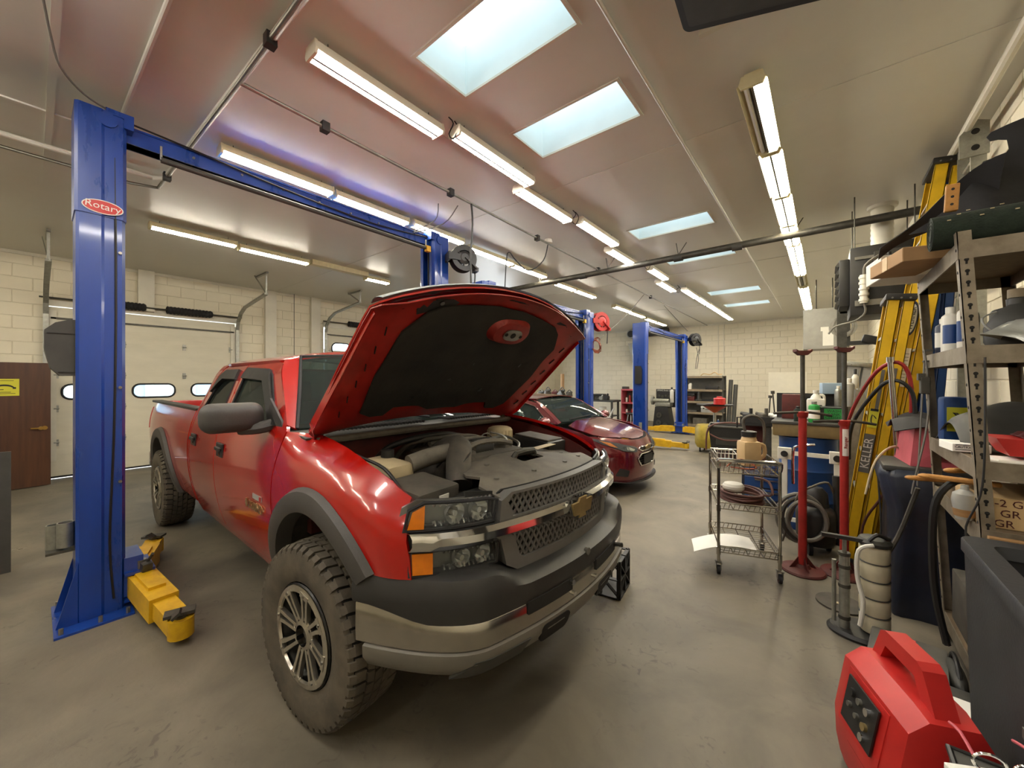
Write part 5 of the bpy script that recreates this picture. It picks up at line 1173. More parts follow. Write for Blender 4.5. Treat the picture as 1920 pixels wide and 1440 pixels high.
def roof2(x, y): return (x, y, 1.30 + .045 * (1 - (y / .6) ** 2) + .02 * math.sin(max(0, min(1, (-.72 - x) / 1.2)) * PI) - .12 * max(0, -1.5 - x) ** 1.6)
m = MB(); panel(m, [(-.72, -.56), (-.70, 0), (-.72, .56), (-.9, .635), (-1.5, .635), (-1.85, .57), (-1.9, 0), (-1.85, -.57), (-1.5, -.635), (-.9, -.635)], roof2, .12, (), .015); m.build('roof', 'maroon', SE)
m = MB(); panel(m, [(0, -.58), (1, -.62), (1, .62), (0, .58)], lambda u, y: (-1.86 - .6 * u, y, 1.29 - .3 * u * u), .15, (), .004); m.build('rear_window', 'car_glass', SE)
m = MB(); panel(m, [(-2.44, -.70), (-3.1, -.70), (-3.25, 0), (-3.1, .70), (-2.44, .70)], lambda x, y: (x, y, 1.0 - .04 * (y / .7) ** 2 + (x + 2.4) * .04), .15, (), .02); m.build('trunk_lid', 'maroon', SE)
m = MB(); m.b2((-3.36, -.72, .25), (-3.25, .72, .92), .03); m.build('rear_bumper', 'maroon', SE)
for s_ in (-1, 1):
    m = MB(); m.grid(lambda u, v: tuple(Vector(ws2(u, s_ * .67)).lerp(Vector((-.16 - .50 * u, s_ * SW2(-.3, .955 + .30 * u), .955 + .31 * u)), v)), 8, 2); m.build('windshield_pillar', 'maroon', SE, thick=.012)
m = MB(); m.b2((-3.2, -.74, .18), (.45, .74, .24)); m.build('underbody', 'black_plastic', SE, smooth=0)
m = MB(); m.b2((-.6, -.66, .6), (-.25, .66, .94), .04); m.build('dashboard', 'black_plastic', SE)
for y in (-.36, .36):
    for x in (-1.15, -1.95):
        m = MB(); m.box((x - .1, y, .75), (.14, .46, .62), (0, -.25, 0), .05); m.box((x - .2, y, 1.1), (.08, .24, .16), (0, -.2, 0), .03); m.box((x + .12, y, .45), (.46, .46, .14), None, .05); m.build('seat', 'dark_grey', SE)
def wheel2(parent, loc, s_, R=.31):
    m = tyre_mesh(R, .20, .205, 36); w = m.build('tyre', 'tyre', parent, loc=loc, smooth=40)
    m = MB(); m.lathe([(.0, s_ * .05), (.19, s_ * .03), (.205, s_ * .085), (.205, -s_ * .08)], (0, 0, 0), 'y', 28); m.build('rim', 'alloy_dark', w)
    for k in range(5):
        m = MB(); m.beam((.02, s_ * .075, 0), (.195, s_ * .08, 0), .045, .02, (0, 1, 0)); m.xform(Matrix.Rotation(k * 2 * PI / 5, 4, 'Y')); m.build('spoke', 'alloy', w, smooth=0)
for x in (0, -2.55):
    for s_ in (-1, 1): wheel2(SE, (x, s_ * .75, .31), s_)

# ------------------------------------------------------------ far end of the shop
def boxobj(name, label, cat, loc, d, material, rz=0., bev=.008, group=None):
    m = MB(); m.box((0, 0, d[2] / 2), d, None, bev); o = m.build(name, material); o.location = loc; o.rotation_euler = (0, 0, rz); return tag(o, label, cat, group)
def crate(name, label, cat, loc, d, body, lidm, rz=0., group=None, ribs=True):
    """case with body, lid, latches and handle"""
    t = thing(name, label, cat, loc, rz, group); x, y, z = d
    m = MB(); m.box((0, 0, z * .33), (x, y, z * .66), None, min(d) * .12); m.build('body', body, t)
    m = MB(); m.box((0, 0, z * .83), (x * 1.02, y * 1.02, z * .34), None, min(d) * .12); m.build('lid', lidm, t)
    for e in (-1, 1):
        m = MB(); m.box((e * x * .3, -y / 2 - .006, z * .64), (x * .1, .016, z * .22)); m.build('latch', 'dark_steel', t, smooth=0)
    m = MB(); m.tube([(-x * .16, -y / 2, z * .5), (-x * .15, -y / 2 - .04, z * .5), (x * .15, -y / 2 - .04, z * .5), (x * .16, -y / 2, z * .5)], .009, 6, 1); m.build('handle', 'black_plastic', t)
    return t
def can(name, label, cat, loc, r, h, body, cap='white_plastic', band=None, group=None, neck=.4):
    t = thing(name, label, cat, loc, random.random(), group)
    m = MB(); m.lathe([(0, 0), (r * .96, 0), (r, .006), (r, h * .74), (r * .9, h * .80), (r * neck, h * .86), (r * neck, h * .88)], n=16); m.build('body', body, t)
    m = MB(); m.lathe([(r * (neck + .06), h * .86), (r * (neck + .08), h * .99), (r * neck, h), (0, h)], n=14); m.build('cap', cap, t)
    if band:
        m = MB(); m.lathe([(r * 1.012, h * .18), (r * 1.012, h * .6)], n=16); m.build('label_band', band, t)
    return t
def jug(name, label, cat, loc, d, body, cap='black_plastic', rz=0., band=None):
    t = thing(name, label, cat, loc, rz); x, y, z = d
    m = MB(); m.box((0, 0, z * .36), (x, y, z * .72), None, min(x, y) * .2)
    m.lathe([(min(x, y) * .48, z * .66), (min(x, y) * .34, z * .8), (min(x, y) * .18, z * .88), (min(x, y) * .18, z * .92)], n=16); m.build('body', body, t)
    m = MB(); m.cyl((0, 0, z * .9), (0, 0, z), min(x, y) * .22, n=12); m.build('cap', cap, t)
    m = MB(); m.tube([(x * .2, 0, z * .84), (x * .42, 0, z * .82), (x * .46, 0, z * .62), (x * .42, 0, z * .45)], .014, 7, 3); m.build('handle', body, t)
    if band:
        m = MB(); m.b2((-x * .36, -y / 2 - .002, z * .14), (x * .3, -y / 2 + .002, z * .52)); m.build('label_patch', band, t, smooth=0)
    return t
def rack(name, label, loc, d, decks, rz=0., post='galv', board='wood_beam', back=None):
    t = thing(name, label, 'shelving', loc, rz); x, y, z = d
    for a in (-x / 2, x / 2):
        for b in (-y / 2, y / 2):
            m = MB(); m.b2((a - .02, b - .004, 0), (a + .02, b + .004, z)); m.b2((a - .004, b - .02, 0), (a + .004, b + .02, z)); m.build('post', post, t, smooth=0)
    for zz in decks:
        m = MB(); m.b2((-x / 2, -y / 2, zz - .018), (x / 2, y / 2, zz)); s = m.build('shelf', board, t, smooth=0)
        m = MB(); m.b2((-x / 2, -y / 2 - .008, zz - .06), (x / 2, -y / 2 + .004, zz + .004)); m.build('shelf_edge', board, s, smooth=0)
    if back:
        m = MB(); m.b2((-x / 2, y / 2 - .004, .1), (x / 2, y / 2, z - .02)); m.build('back_panel', back, t, smooth=0)
    return t
RX, RY = -2.96, 13.4
rack('steel_shelving', 'grey steel shelving of five shelves beside far lift column', (RX, RY, 0), (1.12, .45, 1.74), (.2, .59, .94, 1.31, 1.73), 0, 'dark_steel', 'wood_beam', 'mid_grey')
jug('jug', 'small white jug on upper shelf of the far steel shelving', 'jug', (RX - .4, RY - .1, 1.31), (.09, .09, .22), 'white_plastic')
boxobj('tool_case', 'flat black tool case on the upper far shelf', 'case', (RX + .25, RY - .1, 1.31), (.36, .2, .1), 'black_plastic')
crate('toolbox', 'dark red toolbox on the middle far shelf', 'toolbox', (RX - .42, RY - .05, .94), (.34, .25, .24), 'red_dusty', 'black_plastic')
boxobj('floor_pad', 'low black rubber pad on the middle far shelf', 'pad', (RX + .1, RY - .05, .94), (.7, .3, .05), 'black_rubber')
crate('storage_box', 'pale grey plastic box on the lower far shelf', 'box', (RX + .15, RY - .05, .59), (.42, .3, .2), 'light_grey', 'white_plastic')
boxobj('tray', 'dark oily tray on the lower far shelf', 'tray', (RX - .35, RY - .05, .59), (.34, .3, .06), 'dusty')
can('spray_can', 'blue spray can on the bottom far shelf', 'can', (RX + .42, RY - .12, .2), .035, .2, 'blue_drum', 'white_plastic')
boxobj('carton', 'dusty grey carton on the bottom far shelf', 'carton', (RX - .1, RY, .2), (.4, .3, .2), 'dusty_light')
m = MB(); m.tube([(-.3, 0, .02), (-.2, -.05, .08), (-.05, .03, .05), (.1, -.03, .12), (.2, 0, .05), (.3, .02, .06)], .016, 6); o = m.build('strap', 'tan_plastic'); o.location = (RX + .2, RY, 1.73); tag(o, 'pale crumpled strap lying on top of the far shelving', 'strap')
m = MB(); m.cyl((0, 0, 0), (.0, 0, .34), .05, .03, n=10); m.cyl((0, 0, .02), (0, 0, .06), .1, n=12); o = m.build('funnel', 'dark_steel'); o.location = (RX - .12, RY - .15, .94); tag(o, 'dark funnel standing on the middle far shelf', 'funnel')
for i, dx in enumerate((.0, .13)):
    m = MB(); m.cyl((0, 0, .0), (.04, .25, 1.6 - .15 * i), .06, n=14); m.cyl((0, 0, -.0), (.04, .25, 1.605 - .15 * i), .03, n=10); o = m.build('rolled_mat', 'dark_grey'); o.location = (RX + .66 + dx, RY + .05, 0.01); tag(o, ('taller' if not i else 'shorter') + ' rolled dark mat leaning beside the far steel shelving', 'mat')
# red parts cabinet
t = thing('parts_cabinet', 'open red steel parts cabinet standing by the back wall', 'cabinet', (-5.42, 13.8, 0))
m = MB()
for x in (-.37, .35):
    m = MB(); m.b2((x, -.25, 0), (x + .03, .25, 1.28)); m.build('side_panel', 'pink', t, smooth=0)
m = MB(); m.b2((-.37, .22, 0), (.38, .25, 1.28)); m.build('back_panel', 'dusty_light', t, smooth=0)
for z in (.05, .42, .78, 1.26):
    m = MB(); m.b2((-.37, -.26, z - .03), (.38, .25, z + .02)); m.build('shelf', 'pink', t, smooth=0)
for k, (x, z, h) in enumerate(((-.2, .80, .2), (-.08, .80, .3), (.05, .80, .25), (.18, .80, .3), (-.2, .44, .12), (0, .44, .16), (.2, .44, .2))):
    can('bottle', ['tall', 'slim', 'dark', 'narrow'][k % 4] + ' bottle on the %s shelf of the red cabinet, %s along' % ('upper' if z > .5 else 'lower', ORD[k % 4]), 'bottle', (-5.42 + x, 13.65, z), .035, h, ['white_plastic', 'red_old', 'black_plastic', 'light_grey'][k % 4], 'black_plastic')
boxobj('carton', 'small dark carton on top of the red cabinet', 'carton', (-5.7, 13.75, 1.28), (.2, .2, .09), 'dark_grey')
# workbench with clutter left of the cabinet
t = thing('workbench', 'black workbench crowded with machine parts by the back wall', 'workbench', (-6.5, 13.2, 0))
m = MB(); m.b2((-.7, -.3, .82), (.7, .35, .88)); m.build('top', 'dark_grey', t, smooth=0)
for x in (-.62, .62):
    for y in (-.25, .28):
        m = MB(); m.b2((x - .03, y - .03, 0), (x + .03, y + .03, .82)); m.build('leg', 'dark_steel', t, smooth=0)
m = MB(); m.b2((-.66, -.25, .3), (.66, .3, .33)); m.build('lower_shelf', 'dark_grey', t, smooth=0)
crate('tool_case', 'open black tool case on the crowded workbench', 'case', (-6.45, 13.15, .88), (.42, .3, .22), 'dark_grey', 'black_plastic', .1)
for k in range(6):
    m = MB(); x = -7.1 + k * .2; r = .05 + .02 * (k % 3); m.cyl((0, -r, r), (0, r, r), r, n=10); m.box((.07, 0, r * .8), (.12, .08, r * 1.4), (0, 0, k), .01); m.cyl((.0, 0, r), (.05, .02, r * 2.6), r * .4, n=8); o = m.build('machine_part', ['dark_steel', 'galv', 'black_plastic'][k % 3]); o.location = (x, 12.98, .885); tag(o, ['rusty', 'shiny', 'black'][k % 3] + ' machined part on the crowded workbench, %s along' % ORD[k], 'machine part', 'machine parts on the workbench')
can('bucket', 'white bucket on the lower shelf of crowded workbench', 'bucket', (-6.3, 13.1, .33), .14, .3, 'white_plastic', 'white_plastic', neck=.85)
m = MB(); m.beam((0, 0, 0), (.35, -.1, .62), .05, .03); m.cyl((-.02, 0, .03), (.04, 0, .03), .06, n=12); m.box((.05, 0, .1), (.16, .16, .18), None, .02); o = m.build('floor_jack', 'white_plastic'); o.location = (-5.95, 12.6, 0.03); tag(o, 'white-handled floor jack standing before the workbench', 'jack')
# stool and bucket
t = thing('stool', 'small black round stool before the red cabinet', 'stool', (-5.2, 13.0, 0))
m = MB(); m.lathe([(0, .42), (.17, .42), (.18, .45), (.16, .48), (0, .48)], n=18); m.build('seat', 'black_plastic', t)
for k in range(4):
    m = MB(); a = k * PI / 2 + .4; m.cyl((.08 * math.cos(a), .08 * math.sin(a), .42), (.17 * math.cos(a), .17 * math.sin(a), 0), .012, n=8); m.build('leg', 'steel', t)
can('bucket', 'pale bucket standing on floor beside the round stool', 'bucket', (-4.85, 13.1, 0), .13, .3, 'cream_plastic', 'white_plastic', neck=.85)
# black brake lathe on a stand
t = thing('brake_lathe', 'black brake lathe on tall stand between the far columns', 'machine', (-4.15, 13.2, 0))
m = MB(); m.prism([(-.30, 0), (.30, 0), (.18, .72), (-.22, .72)], 'y', -.22, .22); m.build('stand', 'black_plastic', t, smooth=0)
for x, z in ((-.08, .45), (-.10, .2), (.1, .12)):
    m = MB(); m.lathe([(.03, -.26), (.085, -.26), (.09, -.235), (.03, -.23)], (x, 0, z), 'y', 16); m.build('cone_adapter', 'dark_steel', t)
m = MB(); m.box((0, 0, .80), (.5, .34, .14), None, .03); m.cyl((-.3, -.1, .92), (.2, -.1, .92), .07, n=14); m.cyl((-.36, -.1, .92), (-.3, -.1, .92), .14, n=18); m.build('lathe_bed', 'galv', t)
m = MB(); m.b2((-.32, .2, .7), (.34, .23, 1.3)); bp = m.build('tool_board', 'black_plastic', t, smooth=0)
text('board_lettering', 'SPRING Brake Service', .07, frame((0, .197, 1.255), (1, 0, 0), (0, 0, 1)), 'white_plastic', bp, sx=.9)
for k in range(5):
    m = MB(); m.cyl((-.22 + k * .11, .18, 1.08 - .03 * (k % 2)), (-.22 + k * .11, .2, 1.08 - .03 * (k % 2)), .035 + .01 * (k % 2), n=12); m.build('hung_adapter', 'dark_steel', bp)
t = can('oil_bottle', 'white oil bottle on top of the brake lathe stand', 'bottle', (-3.88, 13.15, .87), .06, .5, 'white_plastic', 'dark_grey')
# cardboard tube and junk far corner
t = thing('workbench', 'low bench heaped with engine parts behind the sedan', 'workbench', (-8.0, 12.6, 0))
m = MB(); m.b2((-.9, -.3, .86), (.75, .35, .92)); m.build('top', 'wood_beam', t, smooth=0)
for x in (-.8, .65):
    for y in (-.25, .28):
        m = MB(); m.b2((x - .03, y - .03, 0), (x + .03, y + .03, .86)); m.build('leg', 'dark_steel', t, smooth=0)
for k in range(5):
    m = MB(); r = .09 + .03 * (k % 2); m.box((0, 0, r), (.24, .2, r * 2), (.1, .2 * k, k), .03); m.cyl((-.1, 0, r * 2), (.12, .04, r * 2.4), .05, n=10); m.tube([(-.1, 0, r * 2), (0, .05, r * 3.4), (.12, 0, r * 2.4)], .018, 6)
    o = m.build('engine_part', ['dark_steel', 'dusty', 'red_dusty'][k % 3]); o.location = (-8.72 + k * .32, 12.6, .93); tag(o, ['grey', 'dusty', 'reddish'][k % 3] + ' engine part heaped on the low bench, %s along' % ORD[k], 'engine part', 'engine parts on the low bench')
m = MB(); m.lathe([(.07, 0), (.075, 0), (.075, 1.85), (.07, 1.85), (.07, 0)], n=18); o = m.build('cardboard_tube', 'cardboard'); o.location = (-8.05, 13.15, 0.0); tag(o, 'tall brown cardboard tube standing behind the sedan', 'tube')
mat('cream_board', 'e8e2d0', .55, var=.03)
m = MB(); m.b2((-1.0, -.02, .3), (.0, .0, 1.86)); o = m.build('wall_panel', 'cream_board', smooth=0); o.location = (-.42, YB - .008, 0); tag(o, 'plain cream board fixed low on the back wall', 'board')
# ------------------------------------------------------------ middle right: carts, stands, drum
def caster(parent, p, h=.10, r=.035):
    m = MB(); m.cyl((p[0] - .012, p[1], r), (p[0] + .012, p[1], r), r, n=14); w = m.build('caster', 'black_rubber', parent)
    m = MB(); m.b2((p[0] - .02, p[1] - .02, r), (p[0] - .015, p[1] + .02, h)); m.b2((p[0] + .015, p[1] - .02, r), (p[0] + .02, p[1] + .02, h)); m.b2((p[0] - .025, p[1] - .025, h - .008), (p[0] + .025, p[1] + .025, h)); m.build('caster_fork', 'steel', w, smooth=0)
t = thing('wire_cart', 'chrome wire utility cart with three baskets on casters', 'cart', (-.566, 3.92, 0), math.radians(17.6))
W_, D_ = .215, .30
for x in (-W_, W_):
    for y in (-D_, D_):
        m = MB(); m.cyl((x, y, .10), (x, y, .90), .0125, n=10); m.cyl((x, y, .16), (x, y, .22), .017, n=10); m.cyl((x, y, .52), (x, y, .57), .017, n=10); m.build('post', 'chrome_worn', t); caster(t, (x, y))
for z, hb in ((.18, .05), (.54, .05), (.84, .10)):
    m = MB()
    for zz in ((z, z + hb)):
        for a, b in (((-W_, -D_), (W_, -D_)), ((W_, -D_), (W_, D_)), ((W_, D_), (-W_, D_)), ((-W_, D_), (-W_, -D_))): m.cyl((*a, zz), (*b, zz), .0055, n=6)
    for k in range(13): y = -D_ + k * 2 * D_ / 12; m.tube([(-W_, y, z + hb), (-W_, y, z), (W_, y, z), (W_, y, z + hb)], .0025, 5, 1)
    for k in range(1, 12):
        x = -W_ + k * 2 * W_ / 12
        for y in (-D_, D_): m.cyl((x, y, z), (x + .015, y, z + hb), .0025, n=5, caps=False)
    for k in range(3): x = -W_ + (k + 1) * 2 * W_ / 4; m.cyl((x, -D_, z), (x, D_, z), .004, n=5)
    m.build('wire_basket', 'chrome_worn', t)
m = MB(); m.tube([(-W_, -D_, .88), (-W_, -D_ - .02, .93), (-W_ + .04, -D_ - .03, .945), (W_ - .04, -D_ - .03, .945), (W_, -D_ - .02, .93), (W_, -D_, .88)], .0165, 10, 3); m.build('handle', 'chrome', t)
CA = Matrix.Translation((-.566, 3.92, 0)) @ Matrix.Rotation(math.radians(17.6), 4, 'Z')
cw_ = lambda x, y, z: tuple(CA @ Vector((x, y, z)))
m = MB()
for k in range(7):
    r = .155 - .008 * (k % 3); m.tube([(r * math.cos(q) * 1.05, r * 1.3 * math.sin(q) + .01 * math.sin(3 * q + k), .012 + .011 * k + .004 * math.sin(2 * q + k)) for q in [i * PI / 8 for i in range(16)]], .010, 7, 2, True)
m.tube([(.15, -.1, .08), (.19, -.2, .12), (.18, -.1, .2), (.12, .1, .18)], .010, 7); o = m.build('hose_coil', 'brown_hose'); o.location = cw_(0, .0, .55); o.rotation_euler = (0, 0, .3); tag(o, 'coil of dark red air hose in the wire cart middle basket', 'hose')
t = thing('paper_stack', 'white printed papers drooping off the wire cart bottom shelf', 'paper', cw_(-.1, -.1, .19), math.radians(17.6))
m = MB(); m.grid(lambda u, v: (-.30 + .46 * u, -.20 + .30 * v, .012 + .05 * u * 0 - .16 * max(0, .35 - u) ** 2 * 4 * 0 + .045 * math.sin(u * PI * .8) - .05 * (1 - u) ** 2 + .008 * math.sin(v * 5)), 10, 6); m.build('sheets', 'paper', t, thick=.004)
jg = thing('fluid_jug', 'tan plastic fluid jug with black cap on the wire cart', 'jug', cw_(.06, .02, .85), .6)
m = MB(); m.box((0, 0, .11), (.15, .15, .22), None, .03); m.lathe([(.07, .2), (.055, .25), (.05, .27)], n=16); m.build('body', 'tan_plastic', jg)
m = MB(); m.lathe([(.058, .255), (.06, .30), (.045, .305), (0, .305)], n=18); m.build('cap', 'black_plastic', jg)
m = MB(); m.tube([(.07, -.02, .19), (.115, -.02, .18), (.12, -.02, .1), (.07, -.02, .06)], .016, 8, 3); m.build('handle', 'tan_plastic', jg)
m = MB(); m.tube([(-.03, 0, .30), (-.05, 0, .40), (.03, .0, .44), (.12, .0, .38), (.14, .02, .2), (.13, .03, .05)], .012, 8, 4); m.build('hose', 'dusty_light', jg)
m = MB(); m.tube([(-.02, .04, .3), (-.02, .04, .42), (-.08, .04, .42), (-.08, .04, .33)], .008, 6, 1); m.build('pump_handle', 'black_plastic', jg)
can('spray_can', 'small can with yellow and red top beside the tan jug', 'can', cw_(.13, .19, .85), .025, .2, 'white_plastic', 'red_plastic', 'yellow_sign')
m = MB(); m.lathe([(0, 0), (.07, 0), (.085, .02), (.085, .04), (.07, .06), (0, .065)], n=20); o = m.build('oil_pan', 'white_plastic'); o.location = cw_(-.07, -.05, .64); tag(o, 'small white drain dish lying on the hose coil', 'dish')
m = MB(); m.tube([(-.12, 0, 0), (-.06, .02, .06), (.02, 0, .07), (.1, -.02, .02), (.02, -.06, .01), (-.08, -.05, .01)], .006, 6, 4); o = m.build('cord', 'copper'); o.location = cw_(-.02, -.18, .86); tag(o, 'orange cord looped in the wire cart top basket', 'cord')
t = thing('wire_tray', 'white wire tray standing in the wire cart top basket', 'tray', cw_(-.11, .14, .85), .3)
m = MB()
for z in (.01, .09):
    m.tube([(-.08, -.1, z), (.08, -.1, z), (.08, .1, z), (-.08, .1, z)], .004, 6, 1, True)
for k in range(6):
    x = -.08 + k * .032; m.tube([(x, -.1, .09), (x, -.1, .01), (x, .1, .01), (x, .1, .09)], .0025, 5, 1)
m.build('wires', 'white_plastic', t)
def stand(loc, h, hred, label, rz=0., taper=1.):
    t = thing('pole_jack_stand', label, 'jack stand', loc, rz)
    m = MB(); m.lathe([(0, 0), (.155, 0), (.16, .008), (.15, .02), (.06, .035), (.045, .06), (0, .06)], n=28); m.build('base', 'red_dusty', t)
    for k in range(4):
        a = k * PI / 2; m = MB(); m.add([(.035 * math.cos(a), .035 * math.sin(a), .02), (.11 * math.cos(a), .11 * math.sin(a), .02), (.035 * math.cos(a), .035 * math.sin(a), .12)], [(0, 1, 2)]); m.build('gusset', 'red_dusty', t, thick=.008, smooth=0)
    m = MB(); m.cyl((0, 0, .03), (0, 0, hred), .031, .029, n=18); m.build('tube', 'red_old', t)
    m = MB(); m.lathe([(.028, hred - .05), (.037, hred - .04), (.042, hred), (.02, hred + .005)], n=18); m.build('collar', 'red_old', t)
    m = MB(); m.tube([(-.22, 0, hred - .015), (-.06, 0, hred - .005), (.06, 0, hred - .005), (.22, .01, hred - .03)], .011, 7, 2); m.build('screw_handle', 'dark_steel', t)
    m = MB(); m.cyl((0, 0, hred), (0, 0, h - .03), .0165, n=14); m.build('screw', 'dark_steel', t)
    m = MB(); m.prism([(-.06, h), (-.06, h - .02), (-.025, h - .05), (.025, h - .05), (.06, h - .02), (.06, h), (.04, h - .012), (-.04, h - .012)], 'y', -.03, .03); m.build('saddle', 'red_dusty', t, smooth=0)
    return t
stand((-.14, 4.06, 0), 1.86, 1.335, 'red pole jack stand with round base beside the wire cart', .5)
s2 = stand((.13, 4.2, 0), 1.88, 1.27, 'red pole jack stand with worn white sticker before the yellow ladder', .4)
m = MB(); m.lathe([(.0312, .98), (.0308, 1.2)], n=10, a0=-2.4, a1=-.9); m.build('sticker', 'paper', s2, thick=.0006)
text('sticker_lettering', 'Ranger', .034, frame((-.004, -.0325, 1.09), (0, 0, 1), (-1, 0, 0)), 'red_old', s2)
mat('basin_tan', '6b5a37', .6, var=.2, scale=8)
# parts washer: blue drum with a wooden-edged basin
t = thing('parts_washer', 'blue drum parts washer with tan basin and black lid', 'parts washer', (-.14, 5.35, 0), 0)
m = MB(); m.lathe([(0, 0), (.25, 0), (.26, .02), (.26, .30), (.27, .32), (.26, .34), (.26, .62), (.27, .64), (.26, .66), (.26, .96), (.275, .985), (.26, 1.0), (0, 1.0)], n=32); m.build('drum', 'blue_drum', t)
m = MB(); m.b2((-.30, -.28, 1.0), (.34, .30, 1.14), .02); m.build('basin', 'basin_tan', t)
m = MB(); m.b2((-.31, -.29, 1.13), (.35, .31, 1.16), .008); m.build('basin_rim', 'dark_grey', t)
m = MB(); m.b2((-.3, .24, 1.15), (.34, .27, 1.45)); l_ = m.build('lid', 'black_plastic', t, smooth=0)
m = MB(); m.b2((.05, -.12, 1.16), (.30, .24, 1.32), .006); bx = m.build('filter_box', 'black_plastic', t)
m = MB(); m.b2((.14, -.124, 1.19), (.30, -.12, 1.30)); sgn = m.build('notice', 'green_label', bx, smooth=0)
for k, w in enumerate(('WASH', 'TANK', 'CLOSED')): text('notice_lettering', w, .038, frame((.22, -.1245, 1.277 - .034 * k), (1, 0, 0), (0, 0, 1)), 'ink', sgn)
jug('jug', 'white washer-fluid jug standing on the parts washer', 'jug', (-.07, 5.42, 1.16), (.16, .12, .33), 'white_plastic', 'white_plastic', .1, 'dark_grey')
can('bottle', 'green bottle with white label on the parts washer rim', 'bottle', (-.08, 5.14, 1.16), .05, .22, 'green_label', 'galv', 'paper')
can('spray_can', 'silver spray can standing on the parts washer', 'can', (.12, 5.42, 1.32), .034, .22, 'galv', 'white_plastic')
can('bottle', 'grey squeeze bottle standing at the parts washer end', 'bottle', (.21, 5.45, 1.32), .045, .3, 'light_grey', 'white_plastic')
can('bottle', 'white pump bottle at the parts washer corner', 'bottle', (.26, 5.52, 1.32), .03, .4, 'white_plastic', 'black_plastic')
can('bottle', 'small dark green bottle near the parts washer edge', 'bottle', (-.22, 5.16, 1.16), .035, .16, 'green_carpet', 'black_plastic')
boxobj('carton', 'brick red carton behind the jugs on the parts washer', 'carton', (-.28, 5.50, 1.16), (.2, .12, .28), 'red_dusty')
t = boxobj('carton', 'blue and white parts carton stacked behind the parts washer bottles', 'carton', (.08, 5.55, 1.45), (.22, .14, .12), 'outside_wall', .2)
# white-framed hand truck before the drum
t = thing('hand_truck', 'white tubular hand truck frame standing before the blue drum', 'hand truck', (-.11, 4.93, 0))
for x in (-.21, .21):
    m = MB(); m.b2((x - .025, -.015, .12), (x + .025, .015, .86), .004); m.build('upright', 'white_plastic', t)
    m = MB(); m.b2((x - .06, -.022, .78), (x + .06, .02, .90), .004); m.build('corner_plate', 'white_plastic', t)
    m = MB(); m.cyl((x, -.022, .84), (x, -.055, .84), .028, .032, n=12); m.build('knob', 'black_plastic', t)
    m = MB(); m.cyl((x - .02, .02, .09), (x + .02, .02, .09), .09, n=18); m.build('wheel', 'black_rubber', t)
for z in (.16, .845):
    m = MB(); m.b2((-.21, -.012, z - .02), (.21, .012, z + .02)); m.build('crossbar', 'white_plastic', t, smooth=0)
m = MB(); m.b2((-.18, -.16, .02), (.18, .02, .035)); m.build('toe_plate', 'white_plastic', t, smooth=0)
# shop vacuum with hoses
t = thing('shop_vacuum', 'black shop vacuum wound with grey hose behind red stand', 'vacuum', (-.06, 4.60, 0), .2)
m = MB(); m.lathe([(0, .08), (.13, .08), (.15, .12), (.155, .36), (.14, .40), (.10, .43), (.09, .55), (.05, .6), (0, .6)], n=24); m.build('canister', 'black_plastic', t)
for a in (0.6, 2.5, 4.2):
    m = MB(); c = Vector((.13 * math.cos(a), .13 * math.sin(a), .06)); m.cyl(c + Vector((-.015, 0, 0)), c + Vector((.015, 0, 0)), .06, n=16); m.build('wheel', 'black_rubber', t)
for k in range(3):
    m = MB(); r = .16 + .02 * k; m.tube([(-.1 - .02 * k + r * .9 * math.cos(q), -.19 + .03 * k, .33 + r * 1.1 * math.sin(q)) for q in [i * PI / 7 for i in range(14)]], .018, 8, 2, True); m.build('hose', 'grey_hose' if k != 1 else 'dark_grey', t)
m = MB(); m.tube([(-.2, -.18, .65), (-.2, -.18, .95), (-.15, -.18, 1.0), (-.04, -.18, 1.02)], .012, 8, 3); m.build('wand', 'chrome', t)
m = MB(); m.tube([(-.28, -.15, .1), (-.2, -.18, .4), (-.16, -.16, .55), (-.05, -.1, .62), (.08, -.05, .66), (.15, .02, .5)], .010, 7, 4); m.build('cord', 'dusty_light', t)
m = MB(); m.cyl((.17, -.02, .1), (.15, 0, .72), .03, n=12); m.build('extension_tube', 'black_plastic', t)
# tool cart behind the wire cart
t = thing('tool_cart', 'cluttered tool cart with red post and blue cabinet behind wire cart', 'tool cart', (-.52, 6.0, 0), .15)
m = MB(); m.b2((-.34, -.22, .06), (.34, .22, .55), .01); m.build('cabinet', 'navy_plastic', t)
for k in range(3):
    m = MB(); m.b2((-.31, -.232, .1 + k * .15), (.31, -.22, .23 + k * .15), .004); d = m.build('drawer', 'blue_drum', t)
    m = MB(); m.b2((-.2, -.25, .19 + k * .15), (.2, -.23, .205 + k * .15)); m.build('drawer_pull', 'chrome_worn', d, smooth=0)
for x in (-.3, .3):
    for y in (-.18, .18): caster(t, (x, y), .07, .03)
m = MB(); m.b2((-.36, -.24, 1.02), (.36, .22, 1.06), .008); m.b2((-.36, -.25, 1.06), (.36, -.235, 1.14)); m.build('top_tray', 'black_plastic', t)
for x, q in ((-.05, 'dark_steel'), (.22, 'red_plastic')):
    m = MB(); m.b2((x - .03, -.20, .55), (x + .03, -.14, 1.02)); m.build('post', q, t, smooth=0)
m = MB(); m.b2((-.30, .02, .55), (-.02, .18, 1.02), .01); m.build('side_box', 'red_dusty', t)
m = MB(); m.box((.22, -.22, 1.0), (.20, .08, .07), None, .012); m.build('clamp_head', 'red_plastic', t)
